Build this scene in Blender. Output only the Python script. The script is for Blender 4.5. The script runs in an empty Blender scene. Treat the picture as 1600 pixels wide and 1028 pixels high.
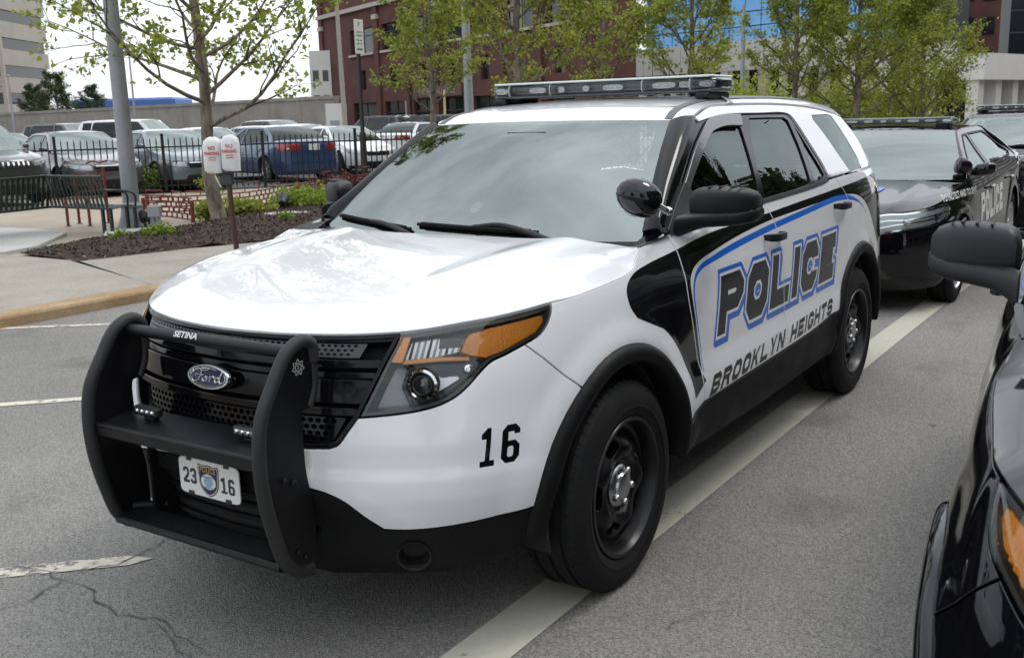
import bpy, math, random
import numpy as np
from mathutils import Vector, Matrix
from mathutils.geometry import delaunay_2d_cdt
random.seed(7); rng = np.random.default_rng(7)
scene = bpy.context.scene
COL = scene.collection
PI = math.pi
# ---------------------------------------------------------------- camera
CAM_F, CAM_C = 1590.77, np.array([2.948, 2.4587, 1.5965])
YAW, PITCH, ROLL = math.radians(213.4955), math.radians(-11.736), math.radians(-1.4608)
def cam_axes():
    cy, sy, cp, sp = math.cos(YAW), math.sin(YAW), math.cos(PITCH), math.sin(PITCH)
    fwd = np.array([cy*cp, sy*cp, sp]); right = np.array([sy, -cy, 0.0]); up = np.cross(right, fwd)
    c, s = math.cos(ROLL), math.sin(ROLL)
    return np.array([c*right+s*up, -s*right+c*up, fwd])
CAM_R = cam_axes()
cam_data = bpy.data.cameras.new('camera'); cam = bpy.data.objects.new('camera', cam_data); COL.objects.link(cam)
cam_data.sensor_fit = 'HORIZONTAL'; cam_data.sensor_width = 36.0; cam_data.lens = CAM_F/1600*36.0
cam_data.clip_start = 0.05; cam_data.clip_end = 3000
m4 = Matrix.Identity(4)
for i in range(3):
    m4[i][0] = CAM_R[0][i]; m4[i][1] = CAM_R[1][i]; m4[i][2] = -CAM_R[2][i]; m4[i][3] = CAM_C[i]
cam.matrix_world = m4
scene.camera = cam
cam_data.dof.use_dof = True; cam_data.dof.focus_distance = 3.9; cam_data.dof.aperture_fstop = 9.0
# ---------------------------------------------------------------- sky, sun, exposure
SUN_EL, SUN_AZ = math.radians(58), math.radians(150)      # direction the light comes from (azimuth from +X to +Y)
world = bpy.data.worlds.new('World'); scene.world = world; world.use_nodes = True
wn, wl = world.node_tree.nodes, world.node_tree.links
wn.clear()
w_out = wn.new('ShaderNodeOutputWorld'); w_bg = wn.new('ShaderNodeBackground')
w_sky = wn.new('ShaderNodeTexSky'); w_sky.sky_type = 'NISHITA'; w_sky.sun_disc = False
w_sky.sun_elevation = SUN_EL; w_sky.sun_rotation = math.radians(90)-SUN_AZ
w_sky.air_density = 1.0; w_sky.dust_density = 2.0
w_tc = wn.new('ShaderNodeTexCoord'); w_map = wn.new('ShaderNodeMapping'); w_map.inputs['Scale'].default_value = (1.0, 1.0, 2.6)
w_noise = wn.new('ShaderNodeTexNoise'); w_noise.inputs['Scale'].default_value = 2.3; w_noise.inputs['Detail'].default_value = 7; w_noise.inputs['Roughness'].default_value = 0.55
w_noise.inputs['Distortion'].default_value = 0.4
w_ramp = wn.new('ShaderNodeValToRGB')                       # cloud brightness
w_ramp.color_ramp.elements[0].position = 0.34; w_ramp.color_ramp.elements[0].color = (6.3, 6.7, 7.2, 1)
w_ramp.color_ramp.elements[1].position = 0.66; w_ramp.color_ramp.elements[1].color = (11.0, 11.3, 11.6, 1)
w_mix = wn.new('ShaderNodeMix'); w_mix.data_type = 'RGBA'; w_mix.inputs[0].default_value = 0.86   # cloud cover
wl.new(w_tc.outputs['Generated'], w_map.inputs['Vector']); wl.new(w_map.outputs[0], w_noise.inputs['Vector'])
wl.new(w_noise.outputs['Fac'], w_ramp.inputs['Fac'])
wl.new(w_sky.outputs[0], w_mix.inputs[6]); wl.new(w_ramp.outputs[0], w_mix.inputs[7])
# an overcast sky is about three times brighter overhead than at the horizon
w_sep = wn.new('ShaderNodeSeparateXYZ'); w_mr = wn.new('ShaderNodeMapRange'); w_mr.inputs['From Min'].default_value = 0.0; w_mr.inputs['From Max'].default_value = 1.0
w_mr.inputs['To Min'].default_value = 0.90; w_mr.inputs['To Max'].default_value = 1.38
w_vm = wn.new('ShaderNodeVectorMath'); w_vm.operation = 'SCALE'
wl.new(w_tc.outputs['Generated'], w_sep.inputs[0]); wl.new(w_sep.outputs[2], w_mr.inputs[0]); wl.new(w_mr.outputs[0], w_vm.inputs['Scale']); wl.new(w_mix.outputs[2], w_vm.inputs[0])
wl.new(w_vm.outputs[0], w_bg.inputs['Color']); w_bg.inputs['Strength'].default_value = 0.10
wl.new(w_bg.outputs[0], w_out.inputs['Surface'])
sun_data = bpy.data.lights.new('sun', 'SUN'); sun_data.energy = 0.7; sun_data.angle = math.radians(16); sun_data.color = (1.0, 0.96, 0.9)
sun = bpy.data.objects.new('sun', sun_data); COL.objects.link(sun)
sd = Vector((math.cos(SUN_EL)*math.cos(SUN_AZ), math.cos(SUN_EL)*math.sin(SUN_AZ), math.sin(SUN_EL)))
sun.rotation_euler = sd.to_track_quat('Z', 'Y').to_euler(); sun.location = (0, 0, 30)
scene.view_settings.view_transform = 'Standard'; scene.view_settings.look = 'None'
scene.view_settings.gamma = 1.0; scene.view_settings.exposure = 0.60
# ---------------------------------------------------------------- helpers
def ray(u, v):
    d = np.array([(u-800)/CAM_F, (514-v)/CAM_F, 1.0]) @ CAM_R
    return d/np.linalg.norm(d)
def px_plane(u, v, axis, val):
    d = ray(u, v); return CAM_C + d*((val-CAM_C[axis])/d[axis])
def ground(u, v, z=0.0): return px_plane(u, v, 2, z)
def project(P):
    q = (np.atleast_2d(P)-CAM_C) @ CAM_R.T
    return np.stack([800+CAM_F*q[:, 0]/q[:, 2], 514-CAM_F*q[:, 1]/q[:, 2]], 1)

def tag(o, label=None, cat=None, group=None, kind=None):
    if label: o['label'] = label
    if cat: o['category'] = cat
    if group: o['group'] = group
    if kind: o['kind'] = kind
    return o
def link(o, parent=None):
    COL.objects.link(o)
    if parent is not None: o.parent = parent
    return o
def thing(name, label, cat, loc=(0, 0, 0), rz=0.0, group=None):
    o = bpy.data.objects.new(name, None); o.empty_display_size = 0.2
    o.location = loc; o.rotation_euler = (0, 0, rz)
    link(o); return tag(o, label, cat, group)
def mesh_obj(name, V, F, mats, parent=None, smooth=False, N=None, mi=None):
    me = bpy.data.meshes.new(name)
    me.from_pydata([tuple(map(float, v)) for v in V], [], [tuple(map(int, f)) for f in F])
    for m in (mats if isinstance(mats, (list, tuple)) else [mats]): me.materials.append(m)
    if mi is not None: me.polygons.foreach_set('material_index', list(map(int, mi)))
    if smooth is True or N is not None:
        me.polygons.foreach_set('use_smooth', [True]*len(me.polygons))
    elif smooth:                                            # angle in degrees
        me.polygons.foreach_set('use_smooth', [True]*len(me.polygons))
        me.set_sharp_from_angle(angle=math.radians(smooth))
    me.update()
    if N is not None: me.normals_split_custom_set_from_vertices([tuple(map(float, n)) for n in N])
    return link(bpy.data.objects.new(name, me), parent)
def copy_tree(o, parent=None):
    c = o.copy(); COL.objects.link(c); c.parent = parent
    for ch in list(o.children): copy_tree(ch, c)
    return c

class MB:
    """collects simple solids for ONE part"""
    def __init__(s): s.V = []; s.F = []; s.mi = []
    def add(s, V, F, m=0):
        b = len(s.V); s.V += [tuple(v) for v in V]; s.F += [tuple(i+b for i in f) for f in F]; s.mi += [m]*len(F); return s
    def box(s, c, d, rz=0.0, m=0, bev=0.0, R=None):
        hx, hy, hz = d[0]/2, d[1]/2, d[2]/2
        if bev <= 0:
            V = [(x, y, z) for x in (-hx, hx) for y in (-hy, hy) for z in (-hz, hz)]
            F = [(0, 1, 3, 2), (4, 6, 7, 5), (0, 4, 5, 1), (2, 3, 7, 6), (0, 2, 6, 4), (1, 5, 7, 3)]
        else:
            b = min(bev, hx*.9, hy*.9, hz*.9); V = []; idx = {}
            for a in range(3):
                for sx in (-1, 1):
                    for sy in (-1, 1):
                        for sz in (-1, 1):
                            sg = (sx, sy, sz); h = (hx, hy, hz)
                            V.append(tuple(sg[i]*(h[i] if i == a else h[i]-b) for i in range(3))); idx[(a, sg)] = len(V)-1
            F = []
            def S(a, fixed, free): pass
            for a in range(3):
                o1, o2 = (a+1) % 3, (a+2) % 3
                for sg in (-1, 1):
                    q = []
                    for (p, r) in ((-1, -1), (1, -1), (1, 1), (-1, 1)):
                        t = [0, 0, 0]; t[a] = sg; t[o1] = p; t[o2] = r; q.append(idx[(a, tuple(t))])
                    F.append(tuple(q if sg > 0 else q[::-1]))
            for a in range(3):                               # edges between face o1 and o2, running along a
                o1, o2 = (a+1) % 3, (a+2) % 3
                for p in (-1, 1):
                    for r in (-1, 1):
                        q = []
                        for (f, e) in ((o1, -1), (o1, 1), (o2, 1), (o2, -1)):
                            t = [0, 0, 0]; t[a] = e; t[o1] = p; t[o2] = r; q.append(idx[(f, tuple(t))])
                        F.append(tuple(q if p*r < 0 else q[::-1]))
            for sx in (-1, 1):
                for sy in (-1, 1):
                    for sz in (-1, 1):
                        q = [idx[(a, (sx, sy, sz))] for a in range(3)]
                        F.append(tuple(q if sx*sy*sz > 0 else q[::-1]))
        V = np.array(V)
        if R is not None:
            V = V @ np.array(R).T
            if np.linalg.det(np.array(R, float)) < 0: F = [f[::-1] for f in F]
        elif rz: c_, s_ = math.cos(rz), math.sin(rz); V = V @ np.array([[c_, s_, 0], [-s_, c_, 0], [0, 0, 1]])
        return s.add(V+np.array(c), F, m)
    def tube(s, P, r, n=10, m=0, cap=True, flat=1.0, up=None):
        P = np.array(P, float); k = len(P); r = np.broadcast_to(np.array(r, float), (k,))
        T = np.gradient(P, axis=0); T /= np.linalg.norm(T, axis=1)[:, None]+1e-12
        u = np.array(up, float) if up is not None else (np.array([0, 0, 1.0]) if abs(T[0][2]) < .9 else np.array([1.0, 0, 0]))
        V = []
        for i in range(k):
            a = np.cross(T[i], u); a /= np.linalg.norm(a)+1e-12; b = np.cross(a, T[i])
            if up is None: u = b
            for j in range(n):
                t = 2*PI*j/n; V.append(P[i]+r[i]*(math.cos(t)*a+math.sin(t)*b*flat))
        F = [(i*n+j, i*n+(j+1) % n, (i+1)*n+(j+1) % n, (i+1)*n+j) for i in range(k-1) for j in range(n)]
        if cap: F += [tuple(range(n))[::-1], tuple((k-1)*n+j for j in range(n))]
        F = [f[::-1] for f in F]
        return s.add(V, F, m)
    def lathe(s, prof, n=24, M=None, m=0, close=False):
        """prof: (radius, height) pairs about local z; M: 4x4 placing it"""
        V = []; k = len(prof)
        for (r, h) in prof:
            for j in range(n): t = 2*PI*j/n; V.append((r*math.cos(t), r*math.sin(t), h))
        kk = k if close else k-1
        F = [(i*n+j, i*n+(j+1) % n, ((i+1) % k)*n+(j+1) % n, ((i+1) % k)*n+j) for i in range(kk) for j in range(n)]
        V = np.array(V)
        if M is not None: M = np.array(M); V = V @ M[:3, :3].T + M[:3, 3]
        return s.add(V, F, m)
    def prism(s, loop2, f0, f1, m=0):
        """extrude a 2-D loop: f0, f1 map (a,b) -> 3-D for the two caps (concave loops fine)"""
        L = [tuple(p) for p in loop2]; n = len(L)
        T = tri2([L])
        V = [f0(a, b) for a, b in T[0]]+[f1(a, b) for a, b in T[0]]; k = len(T[0])
        F = [t[::-1] for t in T[1]]+[tuple(i+k for i in t) for t in T[1]]
        e = {}
        for t in T[1]:
            for i in range(3): e[(t[i], t[(i+1) % 3])] = 1
        for (a, b) in e:
            if (b, a) not in e: F.append((a, b, b+k, a+k))
        return s.add(V, F, m)
    def build(s, name, mats, parent=None, smooth=35, mirror=False):
        V = np.array(s.V); F = s.F
        if mirror: V = V*np.array([1, -1, 1]); F = [f[::-1] for f in F]
        return mesh_obj(name, V, F, mats, parent, smooth, mi=s.mi if isinstance(mats, (list, tuple)) else None)

def frame(o, z, x=None):
    """4x4 with local z along z, origin o"""
    z = np.array(z, float); z /= np.linalg.norm(z)
    x = np.array(x if x is not None else ((0, 0, 1) if abs(z[2]) < .9 else (1, 0, 0)), float)
    x = x-z*(x@z); x /= np.linalg.norm(x); y = np.cross(z, x)
    M = np.eye(4); M[:3, 0] = x; M[:3, 1] = y; M[:3, 2] = z; M[:3, 3] = o; return M

# ---- splines
def pchip(x, y):
    x = np.array(x, float); y = np.array(y, float); h = np.diff(x); d = np.diff(y)/h; n = len(x); mm = np.zeros(n)
    for i in range(1, n-1):
        if d[i-1]*d[i] > 0:
            w1, w2 = 2*h[i]+h[i-1], h[i]+2*h[i-1]; mm[i] = (w1+w2)/(w1/d[i-1]+w2/d[i])
    mm[0] = d[0]; mm[-1] = d[-1]
    def f(t):
        t = np.asarray(t, float); i = np.clip(np.searchsorted(x, t)-1, 0, n-2); hh = h[i]; u = np.clip((t-x[i])/hh, -.5, 1.5)
        return (y[i]*(2*u**3-3*u**2+1)+mm[i]*hh*(u**3-2*u**2+u)+y[i+1]*(-2*u**3+3*u**2)+mm[i+1]*hh*(u**3-u**2))
    return f
def spline(P, step=0.02, closed=False):
    """centripetal Catmull-Rom through P, resampled at about step"""
    P = np.array(P, float)
    if len(P) == 2 and not closed:
        n = max(2, int(np.linalg.norm(P[1]-P[0])/step)+1); t = np.linspace(0, 1, n)[:, None]; return P[0]*(1-t)+P[1]*t
    Q = np.vstack([P[-1], P, P[0], P[1]]) if closed else np.vstack([2*P[0]-P[1], P, 2*P[-1]-P[-2]])
    out = []
    for i in range(1, len(Q)-2):
        p0, p1, p2, p3 = Q[i-1:i+3]; L = np.linalg.norm(p2-p1)
        if L < 1e-9: continue
        t0 = 0; t1 = t0+max(1e-6, np.linalg.norm(p1-p0))**.5; t2 = t1+L**.5; t3 = t2+max(1e-6, np.linalg.norm(p3-p2))**.5
        k = max(1, int(math.ceil(L/step)))
        for t in np.linspace(t1, t2, k, endpoint=False):
            A1 = (t1-t)/(t1-t0)*p0+(t-t0)/(t1-t0)*p1; A2 = (t2-t)/(t2-t1)*p1+(t-t1)/(t2-t1)*p2; A3 = (t3-t)/(t3-t2)*p2+(t-t2)/(t3-t2)*p3
            B1 = (t2-t)/(t2-t0)*A1+(t-t0)/(t2-t0)*A2; B2 = (t3-t)/(t3-t1)*A2+(t-t1)/(t3-t1)*A3
            out.append((t2-t)/(t2-t1)*B1+(t-t1)/(t2-t1)*B2)
    if not closed: out.append(P[-1])
    return np.array(out)
def path(*segs, step=0.02):
    """join smooth open segments (corners where they meet) into one closed loop"""
    out = []
    for s_ in segs:
        q = spline(s_, step)
        if out and np.linalg.norm(q[0]-out[-1]) < 1e-6: q = q[1:]
        out += list(q)
    if np.linalg.norm(np.array(out[0])-out[-1]) < 1e-6: out.pop()
    return np.array(out)
def dens(L, step):
    """put extra points on the long edges of a closed loop"""
    out = []; L = np.array(L, float)
    for a, b in zip(L, np.roll(L, -1, axis=0)):
        k = max(1, int(np.linalg.norm(b-a)/step))
        out += [a+(b-a)*i/k for i in range(k)]
    return np.array(out)
def inside(Q, loops):
    Q = np.asarray(Q); r = np.zeros(len(Q), bool)
    for L in loops:
        A = np.asarray(L); B = np.roll(A, -1, axis=0)
        for (x0, y0), (x1, y1) in zip(A, B):
            if y0 == y1: continue
            c = ((y0 > Q[:, 1]) != (y1 > Q[:, 1])) & (Q[:, 0] < (x1-x0)*(Q[:, 1]-y0)/(y1-y0)+x0)
            r ^= c
    return r
def tri2(loops, res=None, extra=None, cons=None):
    """constrained triangulation of loops (even-odd), with inner grid points; returns pts, tris"""
    pts = []; ed = []
    for L in loops:
        b = len(pts); n = len(L); pts += [tuple(map(float, p)) for p in L]; ed += [(b+i, b+(i+1) % n) for i in range(n)]
    if res:
        A = np.array(pts); lo, hi = A.min(0), A.max(0)
        gx = np.arange(lo[0]+res/2, hi[0], res); gy = np.arange(lo[1]+res/2, hi[1], res*.87)
        G = np.array([(x+(res/2 if j % 2 else 0), y) for j, y in enumerate(gy) for x in gx])
        if len(G):
            G = G[inside(G, loops)]
            if len(G):
                d2 = np.full(len(G), 1e9)
                for i in range(0, len(A), 400): d2 = np.minimum(d2, ((G[:, None, :]-A[None, i:i+400, :])**2).sum(2).min(1))
                G = G[d2 > (res*.45)**2]; pts += [tuple(g) for g in G]
    if extra is not None and len(extra): pts += [tuple(map(float, g)) for g in extra]
    for L in (cons or []):
        b = len(pts); n = len(L); pts += [tuple(map(float, p)) for p in L]; ed += [(b+i, b+(i+1) % n) for i in range(n)]
    V, E, F, *_ = delaunay_2d_cdt([Vector(p) for p in pts], ed, [], 0, 1e-6)
    V = np.array([(v.x, v.y) for v in V]); F = np.array([f for f in F if len(f) == 3], int)
    c = V[F].mean(1); F = F[inside(c, loops)]
    a = V[F]; ar = (a[:, 1, 0]-a[:, 0, 0])*(a[:, 2, 1]-a[:, 0, 1])-(a[:, 2, 0]-a[:, 0, 0])*(a[:, 1, 1]-a[:, 0, 1])
    F = np.where((ar < 0)[:, None], F[:, ::-1], F); F = F[np.abs(ar) > 1e-12]
    us, inv = np.unique(F.ravel(), return_inverse=True); V = V[us]; F = inv.reshape(F.shape)
    return V, [tuple(map(int, f)) for f in F]
def surf_eval(surf, ab, off):
    h = 2e-3; P = surf(ab)
    da = surf(ab+[h, 0])-surf(ab-[h, 0]); db = surf(ab+[0, h])-surf(ab-[0, h])
    N = np.cross(da, db); N /= np.linalg.norm(N, axis=1)[:, None]+1e-15
    return P+N*off, N
def panel(name, loops, surf, mat, parent, off=0.0, rim=0.02, res=0.05, rnd=0.002, mirror=False, bump=None, flip=False, marks=None, rimmat=0):
    """a sheet cut to loops on a surface, its edge rolled over and turned in by rim"""
    loops = [np.array(L, float) for L in loops]
    ab, F = tri2(loops, res, cons=[L for ls, _ in (marks or []) for L in ls])
    P, N = surf_eval(surf, ab, off)
    if flip: N = -N; F = [f[::-1] for f in F]
    if bump is not None: P = P+N*bump(ab)[:, None]
    V = list(P); NN = list(N); FF = list(F); mi = [0]*len(F); mats_ = mat
    if marks:
        c = ab[np.array(F)].mean(1); mats_ = [mat]; mi = np.zeros(len(F), int)
        for ls, mm in marks:
            if mm not in mats_: mats_.append(mm)
            mi[inside(c, ls)] = mats_.index(mm)
        mi = list(mi)
    if rim > 0:
        e = set()
        for t in F:
            for i in range(3): e.add((t[i], t[(i+1) % 3]))
        bd = [(a, b) for (a, b) in e if (b, a) not in e]
        lat = {}
        for a, b in bd:
            T = P[b]-P[a]
            for i in (a, b):
                l = np.cross(T/(np.linalg.norm(T)+1e-12), N[i]); lat[i] = lat.get(i, 0)+l
        idx = {}
        for i, l in lat.items():
            l = l/(np.linalg.norm(l)+1e-9)
            idx[i] = len(V)
            V += [P[i]+l*rnd-N[i]*rnd, P[i]+l*rnd-N[i]*rim]; NN += [l, l]
        for a, b in bd:
            FF.append((b, a, idx[a], idx[b])); FF.append((idx[b], idx[a], idx[a]+1, idx[b]+1))
    mi += [0]*(len(FF)-len(mi)); V = np.array(V); NN = np.array(NN)
    if mirror: V = V*[1, -1, 1]; NN = NN*[1, -1, 1]; FF = [f[::-1] for f in FF]
    return mesh_obj(name, V, FF, mats_, parent, True, N=NN, mi=mi if marks else None)

# ---- lettering
def text_mesh(body, size=1.0, res=3, xs=1.0, shear=0.0, bold=0.0):
    cu = bpy.data.curves.new('t', 'FONT'); cu.body = body; cu.size = size; cu.resolution_u = res
    cu.align_x = 'CENTER'; cu.align_y = 'CENTER'; cu.fill_mode = 'FRONT'; cu.shear = shear; cu.offset = bold
    ob = bpy.data.objects.new('t', cu); COL.objects.link(ob)
    dg = bpy.context.evaluated_depsgraph_get(); me = bpy.data.meshes.new_from_object(ob.evaluated_get(dg))
    V = np.array([v.co[:] for v in me.vertices])[:, :2]*[xs, 1]; F = [tuple(p.vertices) for p in me.polygons]
    bpy.data.objects.remove(ob); bpy.data.curves.remove(cu); bpy.data.meshes.remove(me)
    return V, F
def glyph(ch, W, H, t, c):
    """block letters with cut corners; first loop outer, the rest holes"""
    m = H/2; k = t*.45*c/(t+1e-9) if c else 0; k = c*.45
    def ring(x0, y0, x1, y1, q): return [(x0+q, y0), (x1-q, y0), (x1, y0+q), (x1, y1-q), (x1-q, y1), (x0+q, y1), (x0, y1-q), (x0, y0+q)] if q else [(x0, y0), (x1, y0), (x1, y1), (x0, y1)]
    def dring(x0, y0, x1, y1, q): return [(x0, y0), (x1-q, y0), (x1, y0+q), (x1, y1-q), (x1-q, y1), (x0, y1)]
    if ch == 'O' or ch == '0': return [ring(0, 0, W, H, c), ring(t, t, W-t, H-t, k)]
    if ch == 'I': return [[(0, 0), (t, 0), (t, H), (0, H)]]
    if ch == 'L': return [[(0, 0), (W, 0), (W, t), (t, t), (t, H), (0, H)]]
    if ch == 'P':
        h = H*.36
        return [[(0, 0), (t, 0), (t, h), (W-c, h), (W, h+c), (W, H-c), (W-c, H), (0, H)], dring(t, h+t*.85, W-t, H-t*.85, k*.6)]
    if ch == 'R':
        h = H*.40
        return [[(0, 0), (t, 0), (t, h), (W*.48, h), (W-t, 0), (W, 0), (W, t*.2), (W-t*.75, h+t*.1), (W, h+c), (W, H-c), (W-c, H), (0, H)], dring(t, h+t*.85, W-t, H-t, k*.6)]
    if ch == 'B': return [[(0, 0), (W-c, 0), (W, c), (W, m-c*.7), (W-c*.7, m), (W, m+c*.7), (W, H-c), (W-c, H), (0, H)], dring(t, t, W-t, m-t*.42, k), dring(t, m+t*.42, W-t, H-t, k)]
    if ch == 'C' or ch == 'G':
        a = H*.36
        o = [(W, H-a), (W, H-c), (W-c, H), (c, H), (0, H-c), (0, c), (c, 0), (W-c, 0), (W, c)]
        if ch == 'C': o += [(W, a), (W-t, a), (W-t, t+k), (W-t-k, t), (t+k, t), (t, t+k), (t, H-t-k), (t+k, H-t), (W-t-k, H-t), (W-t, H-t-k), (W-t, H-a)]
        else: o += [(W, m+t*.2), (W*.5, m+t*.2), (W*.5, m-t*.7), (W-t, m-t*.7), (W-t, t+k), (W-t-k, t), (t+k, t), (t, t+k), (t, H-t-k), (t+k, H-t), (W-t-k, H-t), (W-t, H-t-k), (W-t, H-a)]
        return [o[::-1]]
    if ch == 'E': return [[(0, 0), (W, 0), (W, t), (t, t), (t, m-t/2), (W*.86, m-t/2), (W*.86, m+t/2), (t, m+t/2), (t, H-t), (W, H-t), (W, H), (0, H)]]
    if ch == 'H': return [[(0, 0), (t, 0), (t, m-t/2), (W-t, m-t/2), (W-t, 0), (W, 0), (W, H), (W-t, H), (W-t, m+t/2), (t, m+t/2), (t, H), (0, H)]]
    if ch == 'T': return [[(W/2-t/2, 0), (W/2+t/2, 0), (W/2+t/2, H-t), (W, H-t), (W, H), (0, H), (0, H-t), (W/2-t/2, H-t)]]
    if ch == 'N': return [[(0, 0), (t, 0), (t, H*.62), (W-t, 0), (W, 0), (W, H), (W-t, H), (W-t, H*.38), (t, H), (0, H)]]
    if ch == 'K': return [[(0, 0), (t, 0), (t, H*.34), (t*1.5, H*.46), (W-t*1.1, 0), (W, 0), (t*2.1, H*.58), (W, H), (W-t*1.1, H), (t, H*.60), (t, H), (0, H)]]
    if ch == 'Y': return [[(W/2-t/2, 0), (W/2+t/2, 0), (W/2+t/2, H*.42), (W, H), (W-t*1.1, H), (W/2, H*.58), (t*1.1, H), (0, H), (W/2-t/2, H*.42)]]
    if ch == 'S':
        o = [(0, c), (c, 0), (W-c, 0), (W, c), (W, m+t/2-c*.8), (W-c*.8, m+t/2), (t, m+t/2), (t, H-t), (W-t, H-t), (W-t, H*.68), (W, H*.68), (W, H-c), (W-c, H), (c, H), (0, H-c), (0, m-t/2+c*.8), (c*.8, m-t/2), (W-t, m-t/2), (W-t, t), (t, t), (t, H*.32), (0, H*.32)]
        return [o]
    if ch == '1': return [[(0, 0), (W, 0), (W, t*.8), (W*.5+t*.5, t*.8), (W*.5+t*.5, H), (W*.5-t*.3, H), (0, H-t*.8), (0, H-t*1.5), (W*.5-t*.5, H-t*1.5), (W*.5-t*.5, t*.8), (0, t*.8)]]
    if ch == '6':
        o = [(c, 0), (W-c, 0), (W, c), (W, H*.58-c), (W-c, H*.58), (t, H*.58), (t, H-t), (W-t, H-t), (W-t, H*.74), (W, H*.74), (W, H-c), (W-c, H), (c, H), (0, H-c), (0, c)]
        return [o, ring(t, t*.8, W-t, H*.58-t*.8, k*.6)]
    if ch == '2':
        o = [(0, 0), (W, 0), (W, t), (t*1.4, t), (W, H*.52), (W, H-c), (W-c, H), (c, H), (0, H-c), (0, H*.70), (t, H*.70), (t, H-t), (W-t, H-t), (W-t, H*.56), (0, t*1.1)]
        return [o]
    if ch == '3':
        o = [(0, c), (c, 0), (W-c, 0), (W, c), (W, m-c*.6), (W-c*.6, m), (W, m+c*.6), (W, H-c), (W-c, H), (c, H), (0, H-c), (0, H*.72), (t, H*.72), (t, H-t), (W-t, H-t), (W-t, m+t*.45), (W*.35, m+t*.45), (W*.35, m-t*.45), (W-t, m-t*.45), (W-t, t), (t, t), (t, H*.28), (0, H*.28)]
        return [o]
    return []
def fix_orient(loops):
    out = []
    for i, L in enumerate(loops):
        L = np.array(L, float); L = L[np.linalg.norm(L-np.roll(L, 1, axis=0), axis=1) > 1e-7]; a = np.sum(L[:, 0]*np.roll(L[:, 1], -1)-np.roll(L[:, 0], -1)*L[:, 1])
        if (a > 0) != (i == 0): L = L[::-1]
        out.append(L)
    return out
def grow(loops, d):
    """miter offset: outer loops out, holes in"""
    out = []
    for L in fix_orient(loops):
        n = len(L); Q = []
        for i in range(n):
            a, b, c = L[i-1], L[i], L[(i+1) % n]
            e1 = (b-a)/np.linalg.norm(b-a); e2 = (c-b)/np.linalg.norm(c-b)
            n1 = np.array([e1[1], -e1[0]]); n2 = np.array([e2[1], -e2[0]]); s_ = n1+n2; l = max(.35, 1+n1@n2)
            Q.append(b+s_*d/l)
        Q = np.array(Q); ar = np.sum(Q[:, 0]*np.roll(Q[:, 1], -1)-np.roll(Q[:, 0], -1)*Q[:, 1])
        if len(out) == 0 or ar < -1e-6: out.append(Q)
    return out

def loft(sections, n=20, e=4.0, cap=True):
    """closed tube of super-ellipse sections: (centre, u half-axis, v half-axis[, exponent]); returns V, F"""
    V = []; k = len(sections)
    for sc in sections:
        c, u, v = (np.array(q, float) for q in sc[:3]); ee = sc[3] if len(sc) > 3 else e
        for j in range(n):
            t = 2*PI*j/n; ct, st = math.cos(t), math.sin(t)
            V.append(c+u*math.copysign(abs(ct)**(2/ee), ct)+v*math.copysign(abs(st)**(2/ee), st))
    F = [(i*n+j, i*n+(j+1) % n, (i+1)*n+(j+1) % n, (i+1)*n+j) for i in range(k-1) for j in range(n)]
    if cap:
        V += [np.mean(V[:n], axis=0), np.mean(V[(k-1)*n:k*n], axis=0)]
        F += [((j+1) % n, j, k*n) for j in range(n)]+[((k-1)*n+j, (k-1)*n+(j+1) % n, k*n+1) for j in range(n)]
    c0 = np.array(sections[0][0], float); ax = np.array(sections[-1][0], float)-c0
    if np.cross(np.array(sections[0][1], float), np.array(sections[0][2], float)) @ ax < 0: F = [f[::-1] for f in F]
    return V, F
def heightfield(H, B, zB, w):
    """z(x,y) = H, pulled to the boundary polyline B (x,y) with heights zB inside a band of width w"""
    B = np.array(B); zB = np.array(zB); w = np.broadcast_to(np.array(w, float), (len(B),))
    A, D = B[:-1], np.diff(B, axis=0); DD = (D**2).sum(1)+1e-12
    def f(ab):
        best = np.full(len(ab), 1e9); zz = np.zeros(len(ab)); ww = np.ones(len(ab))
        for i in range(len(A)):
            t = np.clip(((ab-A[i])@D[i])/DD[i], 0, 1); q = A[i]+t[:, None]*D[i]; d = np.hypot(*(ab-q).T)
            m = d < best; best = np.where(m, d, best); zz = np.where(m, zB[i]*(1-t)+zB[i+1]*t, zz); ww = np.where(m, w[i]*(1-t)+w[i+1]*t, ww)
        h = H(ab[:, 0], ab[:, 1]); k = np.clip(1-best/ww, 0, 1)**2.4
        return np.stack([ab[:, 0], ab[:, 1], h+(zz-h)*k], 1)
    return f
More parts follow.
